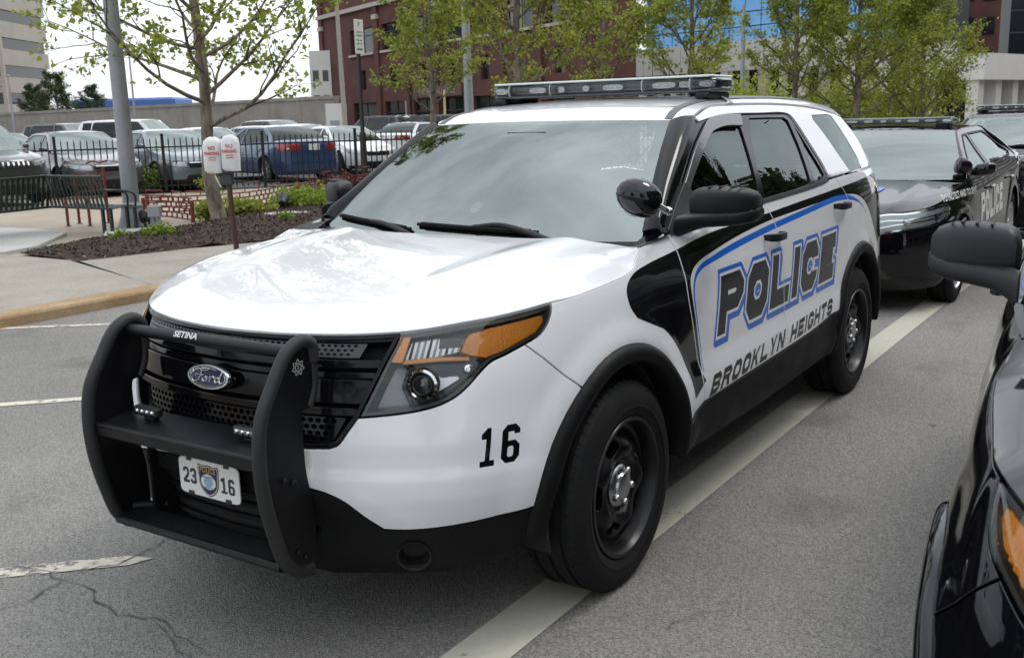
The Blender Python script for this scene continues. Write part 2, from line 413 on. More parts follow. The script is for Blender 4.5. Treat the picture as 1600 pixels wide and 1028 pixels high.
# ---------------------------------------------------------------- materials
MATS = {}
def mat(name, col=(.5, .5, .5), rough=.5, metal=0.0, coat=0.0, coat_rough=.03, spec=.5, var=0.0, vscale=8.0, bump=0.0, bscale=60.0, emit=None, estr=0.0, obj_var=0.0, rvar=0.0, ior=None):
    if name in MATS: return MATS[name]
    m = bpy.data.materials.new(name); m.use_nodes = True; MATS[name] = m
    nt = m.node_tree; nd, lk = nt.nodes, nt.links; b = nd['Principled BSDF']
    b.inputs['Base Color'].default_value = (*col, 1); b.inputs['Roughness'].default_value = rough
    b.inputs['Metallic'].default_value = metal; b.inputs['Specular IOR Level'].default_value = spec
    b.inputs['Coat Weight'].default_value = coat; b.inputs['Coat Roughness'].default_value = coat_rough
    if ior: b.inputs['IOR'].default_value = ior
    if emit: b.inputs['Emission Color'].default_value = (*emit, 1); b.inputs['Emission Strength'].default_value = estr
    if var or bump or rvar:
        tc = nd.new('ShaderNodeTexCoord')
    if var or rvar:
        n = nd.new('ShaderNodeTexNoise'); n.inputs['Scale'].default_value = vscale; n.inputs['Detail'].default_value = 6; n.inputs['Roughness'].default_value = .65
        lk.new(tc.outputs['Object'], n.inputs['Vector'])
    if var:
        hs = nd.new('ShaderNodeMix'); hs.data_type = 'RGBA'
        hs.inputs[6].default_value = (*[max(0, c*(1-var)) for c in col], 1); hs.inputs[7].default_value = (*[min(1, c*(1+var)) for c in col], 1)
        mr = nd.new('ShaderNodeMapRange'); mr.inputs['From Min'].default_value = .3; mr.inputs['From Max'].default_value = .7
        lk.new(n.outputs['Fac'], mr.inputs['Value']); lk.new(mr.outputs[0], hs.inputs[0]); lk.new(hs.outputs[2], b.inputs['Base Color'])
    if rvar:
        mr2 = nd.new('ShaderNodeMapRange'); mr2.inputs['From Min'].default_value = .3; mr2.inputs['From Max'].default_value = .7
        mr2.inputs['To Min'].default_value = max(0, rough-rvar); mr2.inputs['To Max'].default_value = rough+rvar
        lk.new(n.outputs['Fac'], mr2.inputs['Value']); lk.new(mr2.outputs[0], b.inputs['Roughness'])
    if bump:
        n2 = nd.new('ShaderNodeTexNoise'); n2.inputs['Scale'].default_value = bscale; n2.inputs['Detail'].default_value = 4
        lk.new(tc.outputs['Object'], n2.inputs['Vector'])
        bp = nd.new('ShaderNodeBump'); bp.inputs['Strength'].default_value = bump; bp.inputs['Distance'].default_value = .01
        lk.new(n2.outputs['Fac'], bp.inputs['Height']); lk.new(bp.outputs[0], b.inputs['Normal'])
    return m
def glass_mat(name, tint, ior=1.75, rough=0.0, wave=0.0):
    """thin sheet of glass: Fresnel mirror over a tinted see-through"""
    if name in MATS: return MATS[name]
    m = bpy.data.materials.new(name); m.use_nodes = True; MATS[name] = m
    nt = m.node_tree; nd, lk = nt.nodes, nt.links; nd.clear()
    o = nd.new('ShaderNodeOutputMaterial'); mx = nd.new('ShaderNodeMixShader'); fr = nd.new('ShaderNodeFresnel'); fr.inputs['IOR'].default_value = ior
    tr = nd.new('ShaderNodeBsdfTransparent'); tr.inputs['Color'].default_value = (*tint, 1)
    gl = nd.new('ShaderNodeBsdfGlossy'); gl.inputs['Roughness'].default_value = rough; gl.inputs['Color'].default_value = (.90, 1.0, .965, 1)
    lk.new(fr.outputs[0], mx.inputs[0]); lk.new(tr.outputs[0], mx.inputs[1]); lk.new(gl.outputs[0], mx.inputs[2]); lk.new(mx.outputs[0], o.inputs['Surface'])
    if wave:
        tc = nd.new('ShaderNodeTexCoord'); n = nd.new('ShaderNodeTexNoise'); n.inputs['Scale'].default_value = 3; bp = nd.new('ShaderNodeBump'); bp.inputs['Strength'].default_value = wave; bp.inputs['Distance'].default_value = .02
        lk.new(tc.outputs['Object'], n.inputs['Vector']); lk.new(n.outputs['Fac'], bp.inputs['Height']); lk.new(bp.outputs[0], gl.inputs['Normal'])
    return m
M_WHITE = mat('white_paint', (.75, .76, .78), .30, coat=1.0, coat_rough=.02, spec=.45)
M_BLACK = mat('black_paint', (.004, .004, .005), .035, spec=.5)
M_VINYL = mat('black_vinyl', (.006, .006, .007), .06, spec=.45)
M_BLUE = mat('blue_vinyl', (.012, .13, .56), .2, spec=.4)
M_GREYLET = mat('grey_letter_vinyl', (.022, .021, .020), .3, spec=.3)
M_PLASTIC = mat('black_plastic', (.011, .011, .012), .5, spec=.35, bump=.08, bscale=700, rvar=.08, vscale=5)
M_CLAD = mat('grey_black_cladding', (.006, .006, .0065), .58, spec=.18, bump=.06, bscale=600, rvar=.1, vscale=4)
M_GLOSSB = mat('gloss_black_trim', (.004, .004, .005), .10, spec=.22)
M_BUMPER = mat('push_bumper_powder_coat', (.005, .005, .006), .42, spec=.3, bump=.15, bscale=420, rvar=.10, vscale=9)
M_RUBBER = mat('tyre_rubber', (.010, .010, .0105), .72, spec=.22, bump=.12, bscale=120, var=.3, vscale=5)
M_RIMB = mat('black_steel_wheel', (.004, .004, .005), .35, spec=.35, rvar=.1)
M_CHROME = mat('chrome', (.75, .75, .76), .07, metal=1.0)
M_SATIN = mat('satin_steel', (.42, .42, .43), .28, metal=1.0, rvar=.1)
M_DARK = mat('dark_interior', (.012, .012, .013), .85)
M_SEAT = mat('seat_cloth', (.09, .092, .10), .9, bump=.2, bscale=200)
M_AMBER = mat('amber_lens', (.95, .33, .015), .18, coat=.6, bump=.35, bscale=130)
M_LENS = glass_mat('clear_lens', (.93, .95, .96), 1.5)
M_WIND = glass_mat('windscreen_glass', (.62, .70, .67), 2.9)
M_GLASS = glass_mat('door_glass', (.26, .30, .29), 1.42, wave=.02)
M_PRIV = glass_mat('privacy_glass', (.05, .055, .055), 1.42, wave=.02)
M_SEAM = mat('shut_line', (.01, .01, .01), .8)
M_LAMPH = mat('lamp_housing', (.20, .205, .215), .22, metal=.5)
M_REDL = mat('red_lamp', (.35, .012, .012), .15, coat=1.0, bump=.2, bscale=150)
M_GREYP = mat('grey_paint_strip', (.10, .10, .105), .35, coat=.4)
M_PLATEW = mat('plate_white', (.75, .75, .73), .35)
M_NAVY = mat('navy_enamel', (.010, .016, .06), .15)
M_GOLD = mat('gold_print', (.55, .33, .05), .4)
M_SKYB = mat('light_blue_print', (.25, .42, .60), .4)
def quad(name, pts, m, kind='structure'):
    o = mesh_obj(name, pts, [tuple(range(len(pts)))], m); o['kind'] = kind; return o
def asphalt():
    m = mat('asphalt', (.2, .2, .2), .88); nd, lk = m.node_tree.nodes, m.node_tree.links; b = nd['Principled BSDF']
    tc = nd.new('ShaderNodeTexCoord')
    def noise(sc, det=4, ro=.6): n = nd.new('ShaderNodeTexNoise'); n.inputs['Scale'].default_value = sc; n.inputs['Detail'].default_value = det; n.inputs['Roughness'].default_value = ro; lk.new(tc.outputs['Object'], n.inputs['Vector']); return n
    n1, n2 = noise(.45, 6, .6), noise(70, 3, .7)
    vo = nd.new('ShaderNodeTexVoronoi'); vo.inputs['Scale'].default_value = 170; lk.new(tc.outputs['Object'], vo.inputs['Vector'])
    r1 = nd.new('ShaderNodeValToRGB'); r1.color_ramp.elements[0].position = .3; r1.color_ramp.elements[0].color = (.170, .165, .157, 1); r1.color_ramp.elements[1].position = .7; r1.color_ramp.elements[1].color = (.240, .233, .222, 1); lk.new(n1.outputs['Fac'], r1.inputs[0])
    r2 = nd.new('ShaderNodeValToRGB'); r2.color_ramp.elements[0].position = .0; r2.color_ramp.elements[0].color = (.40, .40, .40, 1); r2.color_ramp.elements[1].position = 1; r2.color_ramp.elements[1].color = (1.5, 1.48, 1.45, 1); lk.new(vo.outputs['Color'], r2.inputs[0])
    mx = nd.new('ShaderNodeMix'); mx.data_type = 'RGBA'; mx.blend_type = 'MULTIPLY'; mx.inputs[0].default_value = 1; lk.new(r1.outputs[0], mx.inputs[6]); lk.new(r2.outputs[0], mx.inputs[7]); 
    n5 = noise(1.1, 5, .55); r5 = nd.new('ShaderNodeValToRGB'); r5.color_ramp.elements[0].position = .30; r5.color_ramp.elements[0].color = (.62, .61, .60, 1); r5.color_ramp.elements[1].position = .42; r5.color_ramp.elements[1].color = (1, 1, 1, 1); lk.new(n5.outputs['Fac'], r5.inputs[0])
    n6 = noise(6.5, 3, .5); r6 = nd.new('ShaderNodeValToRGB'); r6.color_ramp.elements[0].position = .22; r6.color_ramp.elements[0].color = (.45, .44, .43, 1); r6.color_ramp.elements[1].position = .30; r6.color_ramp.elements[1].color = (1, 1, 1, 1); lk.new(n6.outputs['Fac'], r6.inputs[0])
    m5 = nd.new('ShaderNodeMix'); m5.data_type = 'RGBA'; m5.blend_type = 'MULTIPLY'; m5.inputs[0].default_value = 1; lk.new(mx.outputs[2], m5.inputs[6]); lk.new(r5.outputs[0], m5.inputs[7])
    m6 = nd.new('ShaderNodeMix'); m6.data_type = 'RGBA'; m6.blend_type = 'MULTIPLY'; m6.inputs[0].default_value = 1; lk.new(m5.outputs[2], m6.inputs[6]); lk.new(r6.outputs[0], m6.inputs[7]); lk.new(m6.outputs[2], b.inputs['Base Color'])
    bp = nd.new('ShaderNodeBump'); bp.inputs['Strength'].default_value = .55; bp.inputs['Distance'].default_value = .006; lk.new(vo.outputs['Distance'], bp.inputs['Height']); lk.new(bp.outputs[0], b.inputs['Normal'])
    return m
M_ASPH = asphalt()

# the road falls away gently behind the cars
def road_z(x, y=0.0):
    x = float(x)
    if y < -5.5: return 0.0                      # the pavement side stays level
    if x > -4: return 0.0
    if x > -9: return -.0022*(x+4)**2
    if x > -45: return -.055+.022*(x+9)
    return -.847
def groundz(u, v, up=0.0):
    z = up
    for _ in range(8): P = px_plane(u, v, 2, z); z = road_z(P[0], P[1])+up
    return P
def at_depth(u, dep, up=0.0):
    """point on the ground that shows at column u, dep metres along the view axis"""
    v = 260.0
    for _ in range(30):
        P = CAM_C+dep*(CAM_R[2]+(u-800)/CAM_F*CAM_R[0]+(514-v)/CAM_F*CAM_R[1]); v += (P[2]-road_z(P[0], P[1])-up)*CAM_F/dep
    return P
XS = [60, 20] + list(np.arange(4, -46, -1.0)) + [-60, -90, -200, -400]
def sheet(name, y0, y1, up, m, x0=-400, x1=60, yfun=None):
    """ground sheet following the fall of the road"""
    V = []; F = []; xs = [x for x in XS if x0 <= x <= x1]
    for x in xs: V += [(x, y0, road_z(x, y1-.3)+up), (x, y1, road_z(x, y1-.3)+up)]
    for i in range(len(xs)-1): F.append((2*i, 2*i+1, 2*i+3, 2*i+2))
    o = mesh_obj(name, V, F, m, smooth=True); o['kind'] = 'structure'; return o
def drape(name, loop, up, m, parent=None, thick=0.0, res=1.0, kind=None):
    """polygon on the ground"""
    ab, F = tri2([dens(fix_orient([np.array(loop)])[0], 1.0)], res)
    V = [(x, y, road_z(x, y)+up) for x, y in ab]; FF = list(F)
    if thick:
        e = set()
        for t in F:
            for i in range(3): e.add((t[i], t[(i+1) % 3]))
        n = len(V); V += [(x, y, z-thick) for x, y, z in V]
        for a, b in e:
            if (b, a) not in e: FF.append((b, a, a+n, b+n))
        us = sorted(set(i for f in FF for i in f)); mp = {o: i for i, o in enumerate(us)}; V = [V[i] for i in us]; FF = [tuple(mp[i] for i in f) for f in FF]
    o = mesh_obj(name, V, FF, m, parent)
    if kind: o['kind'] = kind
    return o
def concrete(name, c0, c1, sc=1.2):
    m = mat(name, c0, .9); nd, lk = m.node_tree.nodes, m.node_tree.links; b = nd['Principled BSDF']; tc = nd.new('ShaderNodeTexCoord')
    def noise(s_, d=6): n = nd.new('ShaderNodeTexNoise'); n.inputs['Scale'].default_value = s_; n.inputs['Detail'].default_value = d; n.inputs['Roughness'].default_value = .7; lk.new(tc.outputs['Object'], n.inputs['Vector']); return n
    n1, n2 = noise(sc), noise(45, 3); r = nd.new('ShaderNodeValToRGB'); r.color_ramp.elements[0].position = .32; r.color_ramp.elements[0].color = (*c0, 1); r.color_ramp.elements[1].position = .68; r.color_ramp.elements[1].color = (*c1, 1)
    lk.new(n1.outputs['Fac'], r.inputs[0]); mx = nd.new('ShaderNodeMix'); mx.data_type = 'RGBA'; mx.blend_type = 'MULTIPLY'; mx.inputs[0].default_value = .5; lk.new(r.outputs[0], mx.inputs[6])
    r2 = nd.new('ShaderNodeValToRGB'); r2.color_ramp.elements[0].position = .3; r2.color_ramp.elements[0].color = (.6, .6, .6, 1); r2.color_ramp.elements[1].position = .7; r2.color_ramp.elements[1].color = (1.25, 1.25, 1.25, 1); lk.new(n2.outputs['Fac'], r2.inputs[0]); lk.new(r2.outputs[0], mx.inputs[7]); lk.new(mx.outputs[2], b.inputs['Base Color'])
    bp = nd.new('ShaderNodeBump'); bp.inputs['Strength'].default_value = .25; bp.inputs['Distance'].default_value = .004; lk.new(n2.outputs['Fac'], bp.inputs['Height']); lk.new(bp.outputs[0], b.inputs['Normal'])
    return m
M_WALK = concrete('sidewalk_concrete', (.25, .225, .19), (.33, .305, .26))
M_PLAZA = concrete('plaza_concrete', (.30, .25, .195), (.39, .335, .265), .5)
M_PAD = concrete('pale_pad_concrete', (.42, .41, .39), (.52, .51, .49))
M_KERB = concrete('kerb_stone', (.25, .155, .075), (.38, .275, .165), 2.2)
M_LOT = mat('lot_asphalt', (.075, .075, .075), .9, var=.25, vscale=.8, bump=.3, bscale=40)
M_PAINT = None
def road_paint(name, col, wear):
    m = mat(name, col, .75); nd, lk = m.node_tree.nodes, m.node_tree.links; b = nd['Principled BSDF']; o = nd['Material Output']; tc = nd.new('ShaderNodeTexCoord')
    n = nd.new('ShaderNodeTexNoise'); n.inputs['Scale'].default_value = 26; n.inputs['Detail'].default_value = 8; n.inputs['Roughness'].default_value = .75; lk.new(tc.outputs['Object'], n.inputs['Vector'])
    n3 = nd.new('ShaderNodeTexNoise'); n3.inputs['Scale'].default_value = 1.7; n3.inputs['Detail'].default_value = 5; lk.new(tc.outputs['Object'], n3.inputs['Vector'])
    ad = nd.new('ShaderNodeMath'); ad.operation = 'ADD'; lk.new(n.outputs['Fac'], ad.inputs[0]); lk.new(n3.outputs['Fac'], ad.inputs[1])
    r = nd.new('ShaderNodeMapRange'); r.inputs['From Min'].default_value = wear; r.inputs['From Max'].default_value = wear+.12; lk.new(ad.outputs[0], r.inputs[0])
    rc = nd.new('ShaderNodeValToRGB'); rc.color_ramp.elements[0].color = (*[c*.72 for c in col], 1); rc.color_ramp.elements[1].color = (*[min(1, c*1.15) for c in col], 1); lk.new(n.outputs['Fac'], rc.inputs[0]); lk.new(rc.outputs[0], b.inputs['Base Color'])
    tr = nd.new('ShaderNodeBsdfTransparent'); mx = nd.new('ShaderNodeMixShader'); lk.new(r.outputs[0], mx.inputs[0]); lk.new(tr.outputs[0], mx.inputs[1]); lk.new(b.outputs[0], mx.inputs[2]); lk.new(mx.outputs[0], o.inputs['Surface'])
    return m
quad('ground', [(-700, -700, -1.2), (500, -700, -1.2), (500, 500, -1.2), (-700, 500, -1.2)], mat('far_ground', (.16, .15, .13), .9))
sheet('road', -5.57, 40, 0, M_ASPH)
# painted lines
ST = road_paint('line_paint', (.46, .45, .37), .66); ST2 = road_paint('worn_line_paint', (.58, .54, .45), .92)
drape('lane_line', [(4.5, .70), (4.5, .885), (-34, .90), (-34, .715)], .004, ST, kind='structure', res=None)
def dash(a, b, w, x0=0.0):
    a, b = np.array(a), np.array(b); d = (b-a)/np.linalg.norm(b-a); n = np.array([-d[1], d[0]])*w/2
    L = [a-n, b-n*.75+d*.02, b+d*.10, b+n*.8, a+n]; drape('stall_line', L, .004, ST2, kind='structure', res=None)
p0, p1 = groundz(0, 896)[:2], groundz(196, 877)[:2]; dash(p0+(p0-p1)*6, p1, .115)
p0, p1 = groundz(0, 633)[:2], groundz(150, 622)[:2]; dash(p0+(p0-p1)*4, p1+(p1-p0)*.6, .10)
p0, p1 = groundz(20, 513)[:2], groundz(170, 507)[:2]; dash(p0+(p0-p1)*.4, p1+(p1-p0)*.5, .09)
# cracks in the asphalt: thin dark grooves
M_CRACK = mat('crack_shadow', (.075, .072, .067), .95)
def crack(px, w):
    P = np.array([groundz(*q)[:2] for q in px]); P = spline(P, .06); r_ = np.random.default_rng(int(px[0][0]*7+px[0][1])); P[1:-1] += r_.normal(0, .010, (len(P)-2, 2))
    t = np.gradient(P, axis=0); t /= np.linalg.norm(t, axis=1)[:, None]+1e-9; n = np.stack([-t[:, 1], t[:, 0]], 1); ww = w*(.35+r_.random(len(P)))*np.sin(np.linspace(.25, PI-.15, len(P))); 
    A, B = P+n*ww[:, None], P-n*ww[:, None]; k = len(P); V = [(x, y, road_z(x)+.0055) for x, y in np.vstack([A, B])]
    o = mesh_obj('asphalt_crack', V, [(i, i+1, k+i+1, k+i) if True else 0 for i in range(k-1)], M_CRACK); o['kind'] = 'structure'
crack([(0, 885), (40, 889), (75, 895), (98, 907), (140, 922), (150, 940), (190, 962), (240, 970), (290, 1000), (330, 1026)], .0038)
crack([(98, 905), (60, 930), (20, 948), (-30, 962)], .0035); crack([(98, 907), (130, 893), (180, 885), (225, 862), (260, 845), (300, 830)], .004); crack([(240, 970), (262, 985), (275, 1010), (300, 1040)], .003); crack([(1040, 985), (1100, 960), (1150, 955)], .003)
# kerb stones, sidewalk slabs
kerb = drape('kerb', [(25, -5.58), (25, -5.81), (-60, -5.81), (-60, -5.58)], .03, M_KERB, kind='structure', res=None)
for i in range(12):
    xa = 6.6-i*2.6-(.0 if i else 0); xb = xa-2.592
    V, F = [], []; pr = [(-5.57, -.02), (-5.572, .075), (-5.582, .092), (-5.60, .100), (-5.815, .103), (-5.82, -.02)]
    for x in (xa, xb): V += [(x, y, max(0, 0)+(z if z > 0 else z-.5)) for y, z in pr]
    k = len(pr); F = [(j, j+1, k+j+1, k+j) for j in range(k-1)]+[tuple(range(k))[::-1], tuple(range(k, 2*k))]
    mesh_obj('kerb_stone', V, F, M_KERB, kerb)
walk = sheet('sidewalk', -40, -5.83, .06, M_PLAZA, -60, 60)
M1, M2, M3, M4 = (groundz(u, v, .1)[:2] for u, v in ((28, 396), (125, 408), (300, 388), (482, 371)))
bed_back = [groundz(u, v, .1)[:2] for u, v in ((140, 374), (200, 366), (262, 358), (318, 350), (345, 333), (420, 320), (520, 300))]
dirw = M4-M3; dirw /= np.linalg.norm(dirw)
# slabs between the kerb and the planting bed; joints run from the bed corner to the kerb
jx = [-3.27+2.1*k for k in range(-10, 6)]
for k in range(len(jx)-1):
    a, b = jx[k]+.006, jx[k+1]-.006; sk = (M2[0]-(-3.27))
    def fy(x): return max(-8.4, min(-6.6, M3[1]+(x-M3[0])*dirw[1]/dirw[0])) if x < M2[0] else -9.6
    A, B = a+sk, b+sk
    drape('sidewalk_slab', [(a, -5.826), (b, -5.826), (B, fy(B)), (A, fy(A)), (A, M2[1])] if abs(A-M2[0]) < .1 else [(a, -5.826), (b, -5.826), (B, fy(B)), (A, fy(A))], .100, M_WALK, walk, thick=.05, res=None)
pad = drape('pale_slab', [groundz(u, v, .1)[:2] for u, v in ((-260, 395), (-200, 350), (0, 356), (60, 358), (104, 364), (60, 384), (8, 394))], .104, M_PAD, walk, thick=.05, res=None)
lot_f0, lot_f1 = groundz(94, 308, .1)[:2], groundz(415, 292, .1)[:2]; FD = (lot_f1-lot_f0)/np.linalg.norm(lot_f1-lot_f0); FN = np.array([FD[1], -FD[0]]);  FN = FN if FN[1] < 0 else -FN
A_, B_ = lot_f0-FD*40+FN*.25, lot_f0+FD*34+FN*.25
lot = drape('parking_lot', [A_, B_, B_+FN*120, A_+FN*120], .085, M_LOT, res=4, kind='structure')
# ---------------------------------------------------------------- the police SUV: body as a skin S(s, z)
class Skin:
    """half plan curve (s = arc length from the front centre to the rear centre) with an inward offset per height; s<0 mirrors"""
    def __init__(self, plan, stations, bumps=None):
        self.C = spline(plan, .02); d = np.linalg.norm(np.diff(self.C, axis=0), axis=1)
        self.S = np.concatenate([[0], np.cumsum(d)])
        # smooth the curve a little
        for _ in range(12):
            c = self.C.copy(); c[1:-1] = (self.C[:-2]+2*self.C[1:-1]+self.C[2:])/4; self.C = c
        d = np.linalg.norm(np.diff(self.C, axis=0), axis=1); self.S = np.concatenate([[0], np.cumsum(d)]); self.L = self.S[-1]
        T = np.gradient(self.C, axis=0); T[0] = (0, 1); T[-1] = (0, -1)
        T /= np.linalg.norm(T, axis=1)[:, None]; self.Tn = T; self.N = np.stack([T[:, 1], -T[:, 0]], 1)
        self.st = [(self.s_of_x(x) if not isinstance(x, tuple) else self.s_of_y(*x), pchip(*np.array(pr).T)) for x, pr in stations]
        self.bumps = bumps
    def s_of_x(self, x):                       # on the flank
        i0, i1 = self.C[:, 1].argmax(), None
        xs = self.C[:, 0]; return float(np.interp(-x, -xs, self.S))
    def s_of_y(self, y, front):                # on the nose or tail
        half = self.C[:, 0] > self.C[:, 0].mean() if front else self.C[:, 0] < self.C[:, 0].mean()
        ys = self.C[half, 1]; ss = self.S[half]; o = np.argsort(ys); return float(np.interp(y, ys[o], ss[o]))
    def d(self, s, z):
        sk = np.array([a for a, _ in self.st]); out = np.zeros_like(s); i = np.clip(np.searchsorted(sk, s)-1, 0, len(sk)-2)
        u = np.clip((s-sk[i])/(sk[i+1]-sk[i]), 0, 1); u = u*u*(3-2*u)
        A = np.stack([f(z) for _, f in self.st], 0); j = np.arange(len(s))
        return A[i, j]*(1-u)+A[i+1, j]*u
    def __call__(self, ab):
        s = ab[:, 0]; z = ab[:, 1]; sg = np.where(s < 0, -1.0, 1.0); s = np.abs(s); sg = np.where(s > self.L, -sg, sg); s = np.where(s > self.L, 2*self.L-s, s)
        i = np.clip(np.searchsorted(self.S, s)-1, 0, len(self.S)-2); h = self.S[i+1]-self.S[i]; u = (s-self.S[i])/h
        h0, h1, h2, h3 = 2*u**3-3*u**2+1, u**3-2*u**2+u, -2*u**3+3*u**2, u**3-u**2
        xy = self.C[i]*h0[:, None]+self.Tn[i]*(h*h1)[:, None]+self.C[i+1]*h2[:, None]+self.Tn[i+1]*(h*h3)[:, None]; x, y = xy[:, 0], xy[:, 1]
        nn = self.N[i]*(1-u)[:, None]+self.N[i+1]*u[:, None]; nn /= np.linalg.norm(nn, axis=1)[:, None]; nx, ny = nn[:, 0], nn[:, 1]
        d = self.d(s, z)
        if self.bumps: d = d-self.bumps(x, z, s)
        return np.stack([x-nx*d, (y-ny*d)*sg, z], 1)
    def grid(self):
        ss = np.linspace(0, self.L, 420); zz = np.linspace(.2, 1.66, 200); A, B = np.meshgrid(ss, zz, indexing='ij')
        self.gab = np.stack([A.ravel(), B.ravel()], 1); P, N = surf_eval(self, self.gab, 0)
        f = ((CAM_C-P)*N).sum(1) > 0.0; self.gab = self.gab[f]; self.guv = project(P[f])
    def T(self, px):
        """photo pixels -> (s, z) on the left flank and nose"""
        if not hasattr(self, 'gab'): self.grid()
        if not hasattr(self, 'memo'): self.memo = {}
        out = []
        for p in px:
            key = (round(float(p[0]), 3), round(float(p[1]), 3))
            if key in self.memo: out.append(self.memo[key].copy()); continue
            p = np.array(p, float); q = self.gab[((self.guv-p)**2).sum(1).argmin()].copy()
            for _ in range(6):
                h = 1e-3; u0 = project(self(q[None]))[0]
                J = np.stack([(project(self(q[None]+[[h, 0]]))[0]-u0)/h, (project(self(q[None]+[[0, h]]))[0]-u0)/h], 1)
                st = np.linalg.lstsq(J, p-u0, rcond=1e-3)[0]; q = q+np.clip(st, -.04, .04)
            self.memo[key] = q.copy(); out.append(q)
        return np.array(out)
    def sx(self, x, z): return np.array([self.s_of_x(x), z])

def ss(a, b, x): u = np.clip((x-a)/(b-a), 0, 1); return u*u*(3-2*u)
def arch_bump(x, z, s):
    o = 0
    for xc in (0.0, -2.865):
        r = np.hypot(x-xc, (z-.36)*1.02); o = o+.014*(1-ss(.50, .60, r))*ss(.1, .3, z)
    return o*ss(.15, .5, s)
EXP = Skin(
    [(.955, 0), (.945, .18), (.915, .36), (.855, .53), (.765, .68), (.645, .80), (.49, .885), (.30, .935), (.08, .955), (-.25, .965), (-.8, .972), (-1.5, .976), (-2.2, .974), (-2.8, .966), (-3.3, .945), (-3.65, .90), (-3.88, .80), (-4.0, .60), (-4.05, .3), (-4.06, 0)],
    [((.0, True), [(.2, .12), (.3, .05), (.4, .030), (.46, .010), (.515, 0), (.56, .002), (.61, .013), (.66, .018), (.75, .032), (.85, .045), (.93, .062), (.985, .085), (1.03, .115), (1.1, .19), (1.7, .6)]),
     ((.40, True), [(.2, .12), (.3, .05), (.4, .030), (.46, .010), (.515, 0), (.56, .002), (.61, .013), (.66, .018), (.75, .034), (.85, .05), (.93, .075), (.985, .105), (1.03, .14), (1.1, .21), (1.7, .6)]),
     (.70, [(.2, .12), (.3, .05), (.4, .030), (.46, .010), (.515, 0), (.56, .002), (.61, .013), (.66, .018), (.75, .037), (.85, .062), (.93, .095), (.985, .122), (1.03, .15), (1.1, .21), (1.7, .6)]),
     (.22, [(.2, .06), (.3, .03), (.4, .01), (.5, 0), (.6, 0), (.7, .005), (.8, .014), (.9, .03), (1.0, .058), (1.05, .08), (1.1, .115), (1.15, .16), (1.7, .6)]),
     (-.30, [(.2, .08), (.28, .04), (.36, .015), (.5, 0), (.6, 0), (.7, .008), (.8, .012), (.9, .02), (1.0, .038), (1.06, .058), (1.12, .092), (1.18, .135), (1.3, .20), (1.45, .26), (1.57, .31), (1.7, .42)]),
     (-.62, [(.2, .10), (.28, .05), (.36, .02), (.45, .006), (.55, -.004), (.61, 0.0), (.68, .012), (.8, .013), (.9, .017), (.98, .026), (1.02, .038), (1.12, .075), (1.18, .115), (1.3, .175), (1.45, .24), (1.57, .295), (1.63, .34), (1.7, .42)]),
     (-1.30, [(.2, .10), (.28, .05), (.36, .02), (.45, .006), (.55, -.004), (.61, 0.0), (.68, .012), (.8, .013), (.9, .015), (.98, .02), (1.02, .03), (1.12, .052), (1.18, .076), (1.3, .135), (1.45, .215), (1.57, .285), (1.63, .335), (1.7, .42)]),
     (-2.3, [(.2, .10), (.28, .05), (.36, .02), (.45, .006), (.55, -.004), (.61, 0.0), (.68, .012), (.8, .013), (.9, .013), (1.0, .016), (1.06, .028), (1.14, .048), (1.2, .070), (1.3, .120), (1.45, .205), (1.57, .28), (1.63, .335), (1.7, .42)]),
     (-3.2, [(.2, .08), (.28, .03), (.36, .012), (.5, 0), (.6, 0), (.7, .006), (.8, .008), (.9, .01), (1.0, .014), (1.08, .024), (1.16, .044), (1.22, .066), (1.3, .105), (1.45, .19), (1.57, .275), (1.63, .34), (1.7, .42)]),
     ((.40, False), [(.2, .1), (.28, .02), (.36, 0), (.5, 0), (.6, .01), (.7, .03), (.8, .035), (.9, .04), (1.0, .05), (1.1, .06), (1.2, .09), (1.3, .13), (1.45, .20), (1.57, .27), (1.63, .31), (1.7, .40)]),
     ((.0, False), [(.2, .1), (.28, .02), (.36, 0), (.5, 0), (.6, .01), (.7, .03), (.8, .035), (.9, .04), (1.0, .05), (1.1, .06), (1.2, .09), (1.3, .13), (1.45, .20), (1.57, .27), (1.63, .31), (1.7, .40)])],
    arch_bump)
T = EXP.T
def dec_mesh(name, loops, surf, m, parent, off, res=.04, mirror=False, step=.03):
    return panel(name, [dens(L, step) for L in loops], surf, m, parent, off=off, rim=0, res=res, mirror=mirror)

